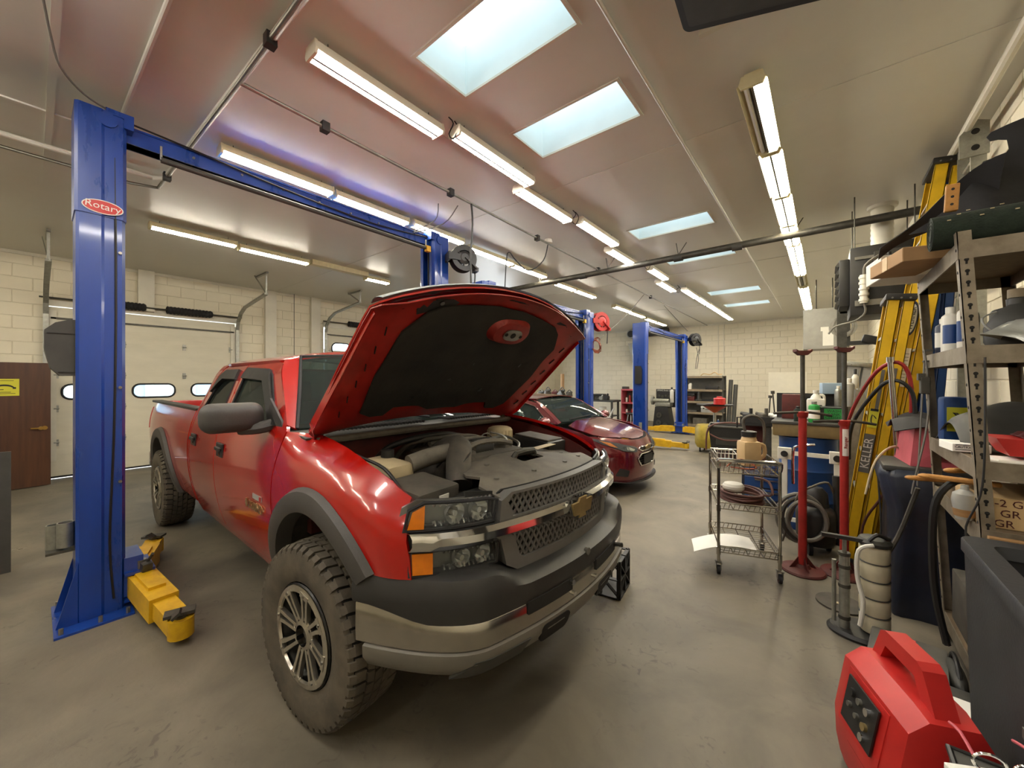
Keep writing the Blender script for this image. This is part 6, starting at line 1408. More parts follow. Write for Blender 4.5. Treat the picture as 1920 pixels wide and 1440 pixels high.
for k, (x, y, mt, lab) in enumerate(((-.26, -.05, 'black_plastic', 'black grinder'), (-.10, .05, 'dusty', 'greasy air tool'), (.06, -.1, 'white_plastic', 'white putty tub'), (.12, .1, 'dark_steel', 'steel vise'), (.28, -.04, 'black_plastic', 'black drill'))):
    m = MB(); m.box((0, 0, .05), (.13, .09, .10), (0, 0, k), .015); m.cyl((.02, 0, .08), (-.09, .03, .10), .03, .022, n=12); m.cyl((.03, 0, .06), (.03, .0, .17), .02, n=10); o = m.build('power_tool', mt); o.location = (-.52 + x, 6.0 + y, 1.06); tag(o, lab + ' lying on the cluttered tool cart', 'tool')
for k, (x, y, tx, ty, h) in enumerate(((-.05, .1, .02, 0, .34), (.1, .12, .12, .0, .3), (.02, .15, -.03, 0, .4))):
    m = MB(); m.cyl((0, 0, 0), (tx, ty, h), .008, n=8); m.cyl((tx * .9, ty, h * .9), (tx, ty, h), .022, n=10); o = m.build('screwdriver', 'dark_steel'); o.location = (-.52 + x, 6.0 + y, 1.06); tag(o, ['upright', 'slanting', 'long'][k] + ' screwdriver standing in the tool cart tray', 'screwdriver')
# black bin cart and drain pan stand further back
t = thing('bin_cart', 'open black plastic bin with looped hose on its rim', 'bin', (-1.28, 8.35, 0), .15)
m = MB(); m.b2((-.42, -.28, .06), (.42, .28, .14), .02)
m.add([(-.40, -.26, .14), (.40, -.26, .14), (.40, .26, .14), (-.40, .26, .14), (-.46, -.32, .74), (.46, -.32, .74), (.46, .32, .74), (-.46, .32, .74)], [(0, 1, 5, 4), (1, 2, 6, 5), (2, 3, 7, 6), (3, 0, 4, 7)])
m.build('tub', 'black_plastic', t, thick=.012, smooth=0)
m = MB(); m.tube([(-.46, -.32, .74), (.46, -.32, .74), (.46, .32, .74), (-.46, .32, .74)], .02, 8, 1, True); m.build('rim', 'mid_grey', t)
m = MB(); m.tube([(-.5, -.34, .3), (-.46, -.36, .7), (-.2, -.36, .82), (.2, -.36, .8), (.42, -.36, .72), (.2, -.36, .55), (-.2, -.36, .5), (-.44, -.36, .6)], .016, 8, 4); m.build('hose', 'brown_hose', t)
m = MB(); m.b2((-.34, -.3, .40), (.36, -.27, .66), .01); m.build('front_ribs', 'dark_grey', t)
for x in (-.35, .35):
    for y in (-.22, .22): caster(t, (x, y), .07, .03)
t = thing('oil_drain', 'tall oil drain with red funnel tray and yellow tank', 'oil drain', (-2.0, 9.55, 0), .2)
m = MB(); m.lathe([(0, .10), (.26, .10), (.30, .18), (.30, .52), (.26, .60), (0, .62)], n=28); m.build('tank', 'yellow_tank', t)
for k in range(4):
    a = k * PI / 2 + .5; m = MB(); c = Vector((.22 * math.cos(a), .22 * math.sin(a), .05)); m.cyl(c + Vector((-.015, 0, 0)), c + Vector((.015, 0, 0)), .05, n=14); m.build('wheel', 'black_rubber', t)
m = MB(); m.cyl((.1, .05, .6), (.1, .05, .92), .03, n=12); m.build('pipe', 'galv', t)
m = MB(); m.lathe([(.03, .88), (.06, .9), (.24, 1.02), (.25, 1.04)], (.1, .05, 0), n=28); m.build('funnel', 'red_old', t, thick=.005)
m = MB(); m.lathe([(.2, 1.035), (.36, 1.035), (.37, 1.06), (.34, 1.055), (.2, 1.05)], (.1, .05, 0), n=32); m.build('splash_tray', 'black_plastic', t)
o = can('funnel', 'small bright red funnel lying on the oil drain tray', 'funnel', (-1.8, 9.55, 1.062), .12, .18, 'red_plastic', 'red_plastic')
# ------------------------------------------------------------ ladders along the right wall
def stepladder(name, label, foot, top, w, material, rail=.085, cap='black_plastic', steps=None, group=None, texts=()):
    """folded stepladder leaning in the x-z plane; its side faces -y"""
    f, p = Vector(foot), Vector(top); d = (p - f).normalized(); n = Vector((d.z, 0, -d.x)); L = (p - f).length
    t = thing(name, label, 'ladder', foot, 0, group)
    y_ = Vector((0, 1, 0)); o = Vector((0, 0, 0))
    for k, (off, th) in enumerate(((0, rail), (rail + .014, rail * .86))):
        for yy in (0, w):
            a = o + n * off + y_ * yy; b = a + d * (L * (1 if k == 0 else .985)); hw = th / 2
            m = MB(); c = n * hw
            def ch(q0, q1, y0, y1): 
                return [a + n * q0 + y_ * y0, a + n * q1 + y_ * y0, a + n * q1 + y_ * y1, a + n * q0 + y_ * y1, b + n * q0 + y_ * y0, b + n * q1 + y_ * y0, b + n * q1 + y_ * y1, b + n * q0 + y_ * y1]
            fc = [(3, 2, 1, 0), (4, 5, 6, 7), (0, 1, 5, 4), (1, 2, 6, 5), (2, 3, 7, 6), (3, 0, 4, 7)]
            s_ = 1 if yy == 0 else -1
            m.add(ch(-hw, hw, 0, s_ * .005), fc); m.add(ch(-hw, -hw + .005, 0, s_ * .028), fc); m.add(ch(hw - .005, hw, 0, s_ * .028), fc)
            m.build('rail' if k == 0 else 'rear_rail', material, t, smooth=0)
            m = MB(); fz = a + d * .0; m.box(fz + d * .03, (.07 if k == 0 else .05, .045, .06), (0, -math.atan2(d.x, d.z) * -1, 0), .008); m.build('foot', 'black_rubber', t)
    ns = steps or max(4, int(L / .3))
    for i in range(1, ns):
        q = d * (L * i / ns); m = MB(); m.beam(q + y_ * .005, q + y_ * (w - .005), rail * .8, .022, d); m.build('step', 'galv', t, smooth=0)
        if i % 2 == 0:
            m = MB(); q2 = q + n * (rail + .014); m.beam(q2 + y_ * .005, q2 + y_ * (w - .005), .03, .02, d); m.build('rear_brace', 'galv', t, smooth=0)
    m = MB(); q = d * L + n * (rail * .5); m.box(q, (rail * 2.5, w + .06, .05), (0, math.atan2(d.x, d.z), 0), .01); m.xform(Matrix.Translation((0, w / 2, 0))); m.build('top_cap', cap, t)
    for i in range(3):
        m = MB(); q = d * (L - .01) + n * (rail * (i * .7 - .2)); m.cyl(q + y_ * -.034, q + y_ * -.028, .007, n=8); m.build('rivet', 'lug', t)
    return t, (lambda s, off=0.: d * s + n * off), d, n
K, kp, kd, kn = stepladder('stepladder', 'yellow fiberglass stepladder lettered in grey leaning beside red jack stand', (.155, 4.42, .012), (.45, 4.42, 2.28), .36, 'yellow_ladder', .075)
text('ladder_lettering', 'KELLER', .08, frame(kp(.98) + Vector((0, -.0045, 0)), kd, -kn), 'white_plastic', K, sx=1.0)
m = MB(); m.box((0, 0, 0), (.33, .066, .002)); m.xform(frame(kp(.98) + Vector((0, -.002, 0)), kd, -kn)); m.build('lettering_patch', 'mid_grey', K, smooth=0)
m = MB(); M = frame(kp(1.28) + Vector((0, -.002, 0)), kd, -kn); m.box((0, 0, 0), (.16, .06, .002)); m.xform(M); m.build('warning_label', 'yellow_sign', K, smooth=0)
m = MB(); m.tube([(.0, -.018, .002), (.03, .01, .002), (-.03, .01, .002), (-.05, -.01, .002)], .004, 5, 2); m.box((.07, 0, .002), (.02, .05, .001)); m.xform(M); m.build('warning_symbol', 'ink', K, smooth=0)
m = MB(); m.box((0, 0, 0), (.34, .022, .003)); m.xform(frame(kp(1.52, .01) + Vector((0, -.003, 0)), kd, -kn)); m.build('tape_strip', 'mid_grey', K, smooth=0)
m = MB(); m.box((0, 0, 0), (.22, .02, .003)); m.xform(frame(kp(1.6, .082) + Vector((0, -.003, 0)), kd, -kn)); m.build('tape_patch', 'mid_grey', K, smooth=0)
Wn_, wp, wd, wn = stepladder('stepladder', 'tall yellow stepladder with oval badge reaching up to the ceiling', (.30, 4.84, .012), (.785, 4.84, 3.46), .42, 'yellow_ladder', .085)
m = MB(); m.prism(arc(0, 0, .15, 0, 360, 26, .037)[:-1], 'z', 0, .003); M = frame(wp(2.15) + Vector((0, -.004, 0)), wd, -wn); m.xform(M); ob = m.build('badge_rim', 'navy_plastic', Wn_, smooth=0)
m = MB(); m.prism(arc(0, 0, .125, 0, 360, 26, .028)[:-1], 'z', .003, .004); m.xform(M); m.build('badge_face', 'white_plastic', ob, smooth=0)
text('badge_lettering', 'WERNER', .05, M @ Matrix.Translation((0, 0, .0045)), 'ink', ob)
m = MB(); m.box((0, 0, 0), (.34, .07, .002)); m.xform(frame(wp(1.72) + Vector((0, -.003, 0)), wd, -wn)); lb = m.build('instruction_label', 'paper', Wn_, smooth=0)
for k in range(9):
    m = MB(); m.box((0, 0, 0), (.004, .055, .001)); m.xform(frame(wp(1.60 + k * .03) + Vector((0, -.0045, 0)), wd, -wn)); m.build('print_line', 'mid_grey', lb, smooth=0)
stepladder('stepladder', 'blue stepladder leaning tight against the block wall', (.66, 5.31, .012), (.89, 5.31, 3.46), .22, 'blue_drum', .07, 'galv')
stepladder('stepladder', 'old grey aluminium stepladder with gold side label beside drum', (.02, 5.72, .012), (.26, 5.72, 1.78), .34, 'light_grey', .11, 'galv')
t = thing('extension_ladder', 'worn aluminium extension ladder upright at the wall behind mats', 'ladder', (.90, 4.45, 0))
for y in (0, .36):
    m = MB(); m.b2((-.04, y - .012, 0), (.04, y + .012, 3.5)); m.build('rail', 'galv', t, smooth=0)
for k in range(11):
    m = MB(); m.cyl((0, 0, .2 + k * .31), (0, .36, .2 + k * .31), .016, n=8); m.build('rung', 'galv', t)
m = MB(); m.prism([(-.1, 3.28), (.05, 3.28), (.05, 3.52), (-.02, 3.55), (-.1, 3.45)], 'y', -.03, -.012); o = m.build('hook_plate', 'galv', t, smooth=0)
for z in (3.34, 3.46):
    m = MB(); m.cyl((-.02, -.033, z), (-.02, -.03, z), .022, n=12); m.build('hook_hole', 'recess_shade', o)
t = thing('plank', 'long grey aluminium plank leaning behind the red jack stand', 'plank', (.155, 5.02, 0))
m = MB(); m.beam((0, 0, .01), (.11, .02, 1.52), .14, .03, (1, 0, 0)); m.build('board', 'light_grey', t, smooth=0)
for yy in (-.07, .07):
    m = MB(); m.beam((.0, yy, .012), (.11, yy + .02, 1.51), .012, .06, (1, 0, 0)); m.build('flange', 'galv', t, smooth=0)
# pole stand with arm, chrome bar and torch hoses
t = thing('service_stand', 'dark steel service post with arm beside the hung heaters', 'stand', (.18, 6.6, 0))
m = MB(); m.b2((-.05, -.04, 0), (.05, .04, 2.55)); m.build('post', 'dark_steel', t, smooth=0)
m = MB(); m.b2((-.25, -.25, 0), (.25, .25, .03)); m.build('base', 'dark_steel', t, smooth=0)
for p_, q_ in (((-.02, -.04, 2.46), (.52, .04, 2.54)), ((.04, -.03, 2.05), (.5, .03, 2.1))):
    m = MB(); m.b2(p_, q_); m.build('arm', 'dark_grey', t, smooth=0)
m = MB(); m.box((.30, -.02, 2.1), (.22, .1, .1), (0, .3, 0), .02); m.build('tool_head', 'black_plastic', t)
hose('torch_hose', [(.17, 4.9, .9), (.18, 4.7, 1.25), (.30, 4.3, 1.62), (.42, 4.2, 1.74), (.50, 4.2, 1.66), (.52, 4.2, 1.4), (.50, 4.25, 1.1)], .014, 'red_hose', 'red torch hose arching over the yellow ladder', 'hose', 8)
hose('torch_hose', [(.185, 4.9, .85), (.2, 4.65, 1.2), (.33, 4.27, 1.52), (.43, 4.18, 1.6), (.52, 4.17, 1.5), (.53, 4.17, 1.25), (.50, 4.2, 1.0)], .014, 'black_hose', 'black torch hose arching over the yellow ladder', 'hose', 8)
m = MB(); m.cyl((0, 0, 0), (-.06, .02, 1.1), .018, n=12); m.cyl((0, 0, 0), (0, 0, .02), .03, n=12); m.cyl((-.06, .02, 1.08), (-.06, .02, 1.12), .024, n=12); o = m.build('pry_bar', 'chrome_worn'); o.location = (.46, 4.16, .66); tag(o, 'bright chrome bar standing before the lettered yellow ladder', 'bar')
hose('strap', [(.24, 3.9, .75), (.3, 3.95, 1.0), (.42, 4.1, 1.1), (.5, 4.15, .98)], .008, 'cream_plastic', 'thin white strap looped beside the lettered ladder', 'strap')
hose('cable', [(.22, 4.32, .0), (.25, 4.3, .4), (.34, 4.2, .65), (.4, 4.1, .8), (.46, 4.0, .6), (.5, 4.0, .3)], .009, 'brown_hose', 'brown cable hanging at the foot of the lettered ladder', 'cable')
# oil extractor
t = thing('oil_extractor', 'white ribbed fluid extractor with grey pump on black base', 'extractor', (.20, 3.28, 0), .15)
m = MB(); m.lathe([(0, 0), (.16, 0), (.165, .015), (.15, .035), (0, .04)], n=28); m.xform(Matrix.Diagonal((1.15, .85, 1, 1))); m.build('base', 'black_plastic', t)
prof = [(0, .04)]
for k in range(5): prof += [(.068, .045 + k * .108), (.074, .06 + k * .108), (.074, .135 + k * .108), (.068, .15 + k * .108)]
m = MB(); m.lathe(prof + [(0, .585)], (.045, .0, 0), n=26); m.build('tank', 'translucent_jug', t)
for k in range(5):
    m = MB(); m.lathe([(.066, .146 + k * .108), (.076, .15 + k * .108), (.066, .156 + k * .108)], (.045, 0, 0), n=26); m.build('tank_band', 'dark_grey', t)
m = MB(); m.lathe([(0, .58), (.08, .58), (.084, .6), (.07, .62), (0, .63)], (.045, 0, 0), n=24); m.build('tank_lid', 'dark_grey', t)
m = MB(); m.cyl((-.105, -.03, .03), (-.105, -.03, .50), .027, n=18); m.build('pump', 'galv', t)
for z in (.1, .3, .42, .5):
    m = MB(); m.cyl((-.105, -.03, z - .01), (-.105, -.03, z + .01), .031, n=18); m.build('pump_band', 'dark_steel', t)
m = MB(); m.cyl((-.105, -.03, .5), (-.105, -.03, .60), .012, n=10); m.build('pump_rod', 'steel', t)
m = MB(); m.beam((-.22, -.03, .605), (.06, -.03, .60), .03, .022); m.build('pump_handle', 'black_plastic', t, smooth=0)
m = MB(); m.cyl((-.155, -.02, .06), (-.155, -.02, .45), .012, n=10); m.build('dipstick', 'galv', t)
m = MB(); m.tube([(.02, -.09, .6), (-.05, -.1, .56), (-.055, -.09, .4), (-.03, -.1, .25), (-.045, -.1, .1)], .012, 8, 4); m.build('hose', 'white_plastic', t)
m = MB(); m.tube([(.0, -.08, .62), (.04, -.07, .66), (.1, -.02, .63), (.12, .03, .62)], .012, 8, 3); m.build('carry_handle', 'black_plastic', t)
m = MB(); m.cyl((0, 0, 0), (0, 0, .012), .14, n=30); o = m.build('floor_drain', 'dusty'); o.location = (.09, 3.62, .0); tag(o, 'round iron cover set in floor near the red stands', 'drain cover')
m = MB(); m.b2((-.02, -.015, 0), (.02, .015, .004)); o = m.build('floor_tag', 'cream_plastic', smooth=0); o.location = (.09, 3.60, .013); tag(o, 'small pale tag lying on the round floor cover', 'tag')
# black vinyl covered machine
t = thing('covered_machine', 'bulky machine under a black vinyl cover by the ladders', 'machine', (.60, 3.98, 0))
m = MB()
def cov2(u, v):
    a = 2 * PI * u; z = [1.0, .985, .93, .7, .45, .2, .03, 0.0][int(round(v * 7))]
    k = [.82, .93, 1.0, 1.0, 1.02, 1.08, 1.12, 1.1][int(round(v * 7))]
    e = 1 + .05 * math.sin(5 * a + z * 3) * (1.1 - z) + .03 * math.sin(9 * a + 2)
    cx, cy = math.copysign(abs(math.cos(a)) ** .5, math.cos(a)), math.copysign(abs(math.sin(a)) ** .5, math.sin(a))
    return (.25 * cx * k * e - (.05 if z > .9 else 0), .27 * cy * k * e, z)
m.grid(cov2, 40, 7); m.grid(lambda u, v: tuple(Vector(cov2(u, 0)).lerp(Vector((-.05, 0, 1.005)), v)), 40, 3); m.build('cover', 'black_vinyl', t, smooth=60)
m = MB(); m.box((-.05, 0, .99), (.46, .48, .04), None, .015); m.build('top_edge', 'dark_grey', t)
m = MB(); m.tube([(-.29, -.05, .9), (-.275, -.08, .5), (-.3, -.02, .2)], .006, 5, 3); m.build('seam', 'black_plastic', t)
t = thing('plastic_tub', 'faded pink plastic tub on top of the black vinyl cover', 'tub', (.58, 4.0, 1.012), .1)
m = MB(); m.add([(-.14, -.2, 0), (.14, -.2, 0), (.14, .2, 0), (-.14, .2, 0), (-.11, -.17, .26), (.17, -.19, .26), (.17, .22, .26), (-.11, .22, .26)], [(3, 2, 1, 0), (0, 1, 5, 4), (1, 2, 6, 5), (2, 3, 7, 6), (3, 0, 4, 7), (4, 5, 6, 7)]); m.build('body', 'pink', t, smooth=0)
m = MB(); m.lathe([(.02, 0), (.06, .005), (.065, .012)], (.02, 0, 0), n=18); m.xform(Matrix.Translation((0, -.197, .11)) @ Matrix.Rotation(PI / 2, 4, 'X')); m.build('hand_hole', 'red_dusty', t)
m = MB(); m.grid(lambda u, v: (-.2 + .5 * u, -.25 + .5 * v, .285 + .05 * math.sin(u * 6 + v * 3) * math.sin(v * 5) - .14 * max(0, .3 - u) - .1 * max(0, .25 - v)), 14, 14); o = m.build('tarp', 'black_rubber', thick=.006); o.location = (.58, 4.0, 1.03); tag(o, 'crumpled black plastic sheet over the pink tub', 'sheet')
# ------------------------------------------------------------ near shelving on the right wall
SX, SY0, SY1, SD = .585, 2.62, 3.58, .385
kx = -.053
sx = lambda x, z: x + kx * z
t = thing('steel_shelving', 'worn slotted steel shelving loaded with mats beside the utility tub', 'shelving', (0, 0, 0))
def post(x, y, e, s_, slots):
    m = MB(); z1 = 2.27
    for (w, d) in ((.045, .004), (.004, .045)):
        q = []
        for z in (0, z1):
            X = sx(x, z); q += [(X, y, z), (X + e * w, y, z), (X + e * w, y + s_ * d, z), (X, y + s_ * d, z)]
        m.add(q, [(3, 2, 1, 0), (4, 5, 6, 7), (0, 1, 5, 4), (1, 2, 6, 5), (2, 3, 7, 6), (3, 0, 4, 7)])
    p = m.build('post', 'wood_beam' if False else 'galv_worn', t, smooth=0)
    if slots:
        for k in range(42):
            z = .1 + k * .051; X = sx(x, z)
            h = MB(); h.cyl((X + e * .024, y - s_ * .0015, z), (X + e * .024, y + s_ * .001, z), .008, n=8); h.box((X + e * .024, y, z - .012), (.007, .003, .016)); h.build('slot', 'recess_shade', p)
            if k % 2:
                h = MB(); h.cyl((X - e * .0015, y + s_ * .026, z), (X + e * .001, y + s_ * .026, z), .007, n=6); h.build('slot', 'recess_shade', p)
mat('galv_worn', '8c8272', .55, .45, col2='6e6353', var=.2, scale=10)
mat('particle_board', '6b5a44', .85, var=.15, scale=20)
post(SX, SY0, 1, 1, True); post(SX, SY1, 1, -1, True); post(SX + SD, SY0, -1, 1, False); post(SX + SD, SY1, -1, -1, False)
DECK = [.17, .94, 1.24, 1.75, 2.22]
for z in DECK:
    x0, x1 = sx(SX, z) + .004, sx(SX + SD, z) - .004
    m = MB(); m.b2((x0, SY0 + .004, z - .014), (x1, SY1 - .004, z)); d = m.build('deck', 'particle_board', t, smooth=0)
    for a, b in (((x0, SY0 - .002, z - .075), (x1, SY0 + .004, z + .004)), ((x0, SY1 - .004, z - .075), (x1, SY1 + .002, z + .004)), ((x0 - .002, SY0, z - .075), (x0 + .004, SY1, z + .004)), ((x1 - .004, SY0, z - .075), (x1 + .002, SY1, z + .004))):
        m = MB(); m.b2(a, b); m.build('beam', 'galv_worn', d, smooth=0)
# top: carpet roll, black sheets, cartons
t = thing('carpet_roll', 'rolled dark green carpet lying along the top of near shelving', 'carpet', (.40, 2.74, 2.305))
m = MB(); pts = []
for k in range(90):
    a = k * .26; r = .025 + .00068 * k; pts.append((r * math.cos(a), r * math.sin(a)))
m.grid(lambda u, v: ((.0 + .55 * v), pts[int(u * 89)][0], pts[int(u * 89)][1]), 89, 4); m.build('roll', 'green_carpet', t, thick=.003)
m = MB(); m.cyl((.002, 0, 0), (.55, 0, 0), .078, n=26); m.build('core', 'green_carpet', t)
for k in range(16):
    a = -.4 - .35 * (k % 3); x = .05 + .033 * k; m = MB(); m.box((x, -.088 * math.cos(a), -.088 * math.sin(a)), (.012, .003, .004), (a, 0, 0)); m.build('fleck', 'cream_plastic', t, smooth=0)
t = thing('rubber_sheet', 'big black rubber sheet with scalloped edge on top of near shelving', 'sheet', (0, 0, 0))
m = MB(); P = [(.355, 2.385), (.44, 2.44), (.527, 2.52), (.585, 2.60), (.605, 2.66), (.62, 2.695), (.65, 2.705), (.685, 2.70), (.705, 2.735), (.70, 2.785), (.675, 2.80), (.65, 2.805), (.64, 2.83), (.655, 2.85), (.75, 2.87), (.955, 2.91), (.955, 2.235), (.56, 2.235), (.52, 2.36), (.45, 2.375)]
panel(m, P, lambda x, z: (x, 2.99 + .24 * (z - 2.4) - .08 * math.sin((x - .35) * 5) + .02 * math.sin(x * 22 + z * 9), z), .04, (), .006); m.build('sheet', 'black_rubber', t)
t = thing('rubber_sheet', 'smaller black rubber sheet drooping over the cartons', 'sheet', (0, 0, 0))
m = MB(); m.grid(lambda u, v: (.66 - .40 * u, 2.84 + .10 * v + .34 * u, 2.66 - .28 * u ** 1.3 - .17 * v * (1 - .75 * u) + .02 * math.sin(u * 7 + v * 2)), 14, 8); m.build('sheet', 'black_rubber', t, thick=.005)
m = MB(); m.b2((-.022, -.012, 0), (.022, .012, .125), .003); o = m.build('wood_block', 'orange_wood'); o.location = (.462, 2.70, 2.39); o.rotation_euler = (0, .05, 0)
for z in (.03, .065, .1):
    m = MB(); m.cyl((0, -.0135, z), (0, -.011, z), .006, n=8); m.build('hole', 'ink', o)
tag(o, 'small drilled wooden block standing on the carpet roll', 'block')
t = thing('carton', 'long brown carton jutting out under the rubber sheets', 'carton', (.36, 3.1, 2.226), .25)
m = MB(); m.b2((-.09, -.2, 0), (.12, .2, .075), .003); m.build('box', 'cardboard', t); m = MB(); m.b2((-.092, -.03, .0), (-.088, .03, .076)); m.build('tape', 'tan_plastic', t, smooth=0)
t = thing('carton', 'red-printed white carton end beneath the black rubber sheet', 'carton', (.37, 3.40, 2.226), .2)
m = MB(); m.b2((-.12, -.1, 0), (.13, .16, .14), .003); m.build('box', 'paper', t)
for k in range(4):
    m = MB(); m.box((-.06 + .045 * k, -.101, .08), (.03, .002, .05)); m.build('print', 'pink', t, smooth=0)
# upper shelf: cans, jug, bag
zd = 1.75
for k, (x, y, h, b, bd, lb) in enumerate(((.525, 3.05, .235, 'white_plastic', 'blue_drum', 'white aerosol can with blue band at the upper shelf edge'), (.535, 3.16, .25, 'white_plastic', 'white_plastic', 'plain white aerosol can behind the blue-banded can'), (.56, 2.97, .25, 'white_plastic', 'blue_drum', 'tall white can with blue base near the shelf post'), (.53, 3.27, .20, 'navy_plastic', 'white_plastic', 'dark blue aerosol can on the upper shelf'), (.60, 3.1, .25, 'light_grey', 'white_plastic', 'grey aerosol can deeper on the upper shelf'))):
    can('aerosol_can', lb, 'can', (x, y, zd + .001), .032, h, b, 'white_plastic', bd, 'aerosol cans on the upper shelf')
t = thing('funnel_jug', 'dark grey round jug with spout on the upper near shelf', 'jug', (.70, 2.86, zd + .001))
m = MB(); m.lathe([(0, 0), (.09, 0), (.105, .03), (.105, .10), (.07, .17), (.03, .2), (.028, .24)], n=22); m.build('body', 'dark_grey', t)
m = MB(); m.cyl((0, 0, .23), (0, 0, .27), .034, n=14); m.build('cap', 'wood_beam', t)
m = MB(); m.tube([(-.07, -.02, .17), (-.12, -.05, .14), (-.1, -.08, .08), (-.02, -.1, .03)], .004, 6, 3); m.build('tube', 'light_grey', t)
can('jug', 'second dark jug at the back of the upper near shelf', 'jug', (.765, 3.1, zd + .001), .1, .26, 'dark_grey', 'black_plastic')
t = thing('plastic_bag', 'crinkled clear plastic bag of foil on the upper near shelf', 'bag', (.74, 2.72, zd + .001))
m = MB(); m.grid(lambda u, v: ((u - .5) * .38 * (.35 + .65 * math.sin(PI * v)) + .0, (v - .5) * .17, .11 * max(0, math.sin(PI * v)) ** .5 * (.55 + .45 * math.sin(PI * u)) + .02 * u + .018 * math.sin(u * 17 + v * 8) * math.sin(PI * u)), 22, 12); m.build('bag', 'silver_bag', t, thick=.002)
# middle shelf: white box, red tray with rag, black cover, papers
zd = 1.24
t = thing('parts_box', 'flat white printed parts box at the middle shelf corner', 'box', (.55, 2.98, zd + .005), .1)
m = MB(); m.b2((-.06, -.09, 0), (.07, .09, .04), .002); m.build('box', 'paper', t)
text('box_lettering', 'CAUTION PARTS', .018, frame((0, -.0905, .024), (1, 0, 0), (0, 0, 1)), 'ink', t, sx=.75)
for z in (.01, .034):
    m = MB(); m.b2((-.05, -.0912, z), (.06, -.09, z + .003)); m.build('print_line', 'ink', t, smooth=0)
t = thing('red_tray', 'red plastic tray holding an oily rag on the middle shelf', 'tray', (.77, 2.76, zd + .03))
m = MB(); m.add([(-.14, -.09, 0), (.13, -.09, 0), (.13, .09, 0), (-.14, .09, 0), (-.18, -.1, .075), (.15, -.1, .075), (.15, .1, .075), (-.18, .1, .075)], [(3, 2, 1, 0), (0, 1, 5, 4), (1, 2, 6, 5), (2, 3, 7, 6), (3, 0, 4, 7), (4, 5, 6, 7)]); m.build('tray', 'red_plastic', t, smooth=0)
m = MB(); m.grid(lambda u, v: (-.1 + .24 * u, -.1 + .18 * v, .08 + .045 * math.sin(u * PI) * math.sin(v * PI) + .012 * math.sin(u * 20) * math.cos(v * 15) - .05 * max(0, .2 - v)), 16, 12); m.build('rag', 'red_dusty', t, thick=.004)
boxobj('magazine', 'thin pale magazine under the red tray on middle shelf', 'magazine', (.77, 2.72, zd + .001), (.36, .14, .012), 'paper', .03, .001)
boxobj('paper_pad', 'white paper pad at the front edge of middle shelf', 'paper', (.66, 2.66, zd + .001), (.2, .05, .008), 'paper', .02, .001)
m = MB(); m.grid(lambda u, v: (.0 + .4 * u, .6 * v, .10 + .13 * math.sin(PI * u) ** .7 * math.sin(PI * v) ** .6 + .02 * math.sin(7 * u + 5 * v) - .1 * (1 - math.sin(PI * v)) * .9), 18, 18); o = m.build('vinyl_cover', 'dark_grey', thick=.006); o.location = (.54, 2.93, zd + .012); tag(o, 'folded dark grey vinyl cover heaped on the middle shelf', 'cover')
t = thing('coolant_jug', 'blue plastic jug with yellow warning label behind shelf post', 'jug', (.60, 3.42, zd + .002), .1)
m = MB(); m.box((0, 0, .13), (.12, .1, .26), None, .02); m.build('body', 'blue_drum', t); m = MB(); m.b2((-.045, -.0525, .06), (.04, -.05, .20)); m.build('label_patch', 'yellow_sign', t, smooth=0)
m = MB(); m.tube([(-.02, -.054, .1), (.01, -.054, .15), (-.02, -.054, .17), (.02, -.054, .12)], .004, 5, 2); m.build('symbol', 'ink', t)
# lower shelf: sticks, printed cartons, cup, funnel bottle
zd = .94
for k, (x, y, L, a, z) in enumerate(((.50, 2.92, .30, .3, 0), (.52, 2.82, .24, -.15, 0), (.60, 3.02, .26, .7, 0), (.72, 2.80, .30, .05, .0), (.66, 2.92, .22, 1.1, .0))):
    m = MB(); m.box((0, 0, .012), (L, .035, .022), None, .006); m.ell((-L / 2, 0, .012), (.03, .022, .012), 10, 6); o = m.build('wood_stick', 'orange_wood'); o.location = (x, y, zd + .14 + .024 * k); o.rotation_euler = (0, 0, a); tag(o, ['long rounded', 'short rounded', 'tilted', 'flat broad', 'crosswise'][k] + ' orange wooden stick on the printed cartons', 'stick', 'wooden sticks on the lower shelf')
t = thing('carton', 'red-printed gasket carton on the lower near shelf', 'carton', (.69, 2.9, zd + .001))
m = MB(); m.b2((-.14, -.2, 0), (.2, .22, .135), .002); m.build('box', 'tan_plastic', t)
for k, w in enumerate(('R-2 G', '2 GR', 'GR')): text('carton_lettering', w, .045, frame((-.07, -.2012, .112 - .045 * k), (1, 0, 0), (0, 0, 1)), 'red_dusty', t)
text('carton_lettering', '2 G', .045, frame((.12, -.2012, .07), (1, 0, 0), (0, 0, 1)), 'red_dusty', t)
can('cup', 'short black cup standing before the gasket carton', 'cup', (.75, 2.655, zd + .001), .035, .07, 'black_plastic', 'black_plastic', neck=.9)
boxobj('board', 'raw pine board across the front of lower shelf', 'board', (.74, 2.585, zd - .062), (.38, .03, .05), 'wood', 0, .002)
t = thing('funnel_bottle', 'cloudy plastic bottle with brown dregs left of gasket carton', 'bottle', (.52, 2.78, zd + .001))
m = MB(); m.lathe([(0, 0), (.03, 0), (.035, .02), (.045, .09), (.04, .12), (.015, .14), (.013, .16)], n=18); m.build('body', 'light_grey', t); m = MB(); m.lathe([(.0365, .015), (.041, .05)], n=18); m.build('dregs', 'wood', t)
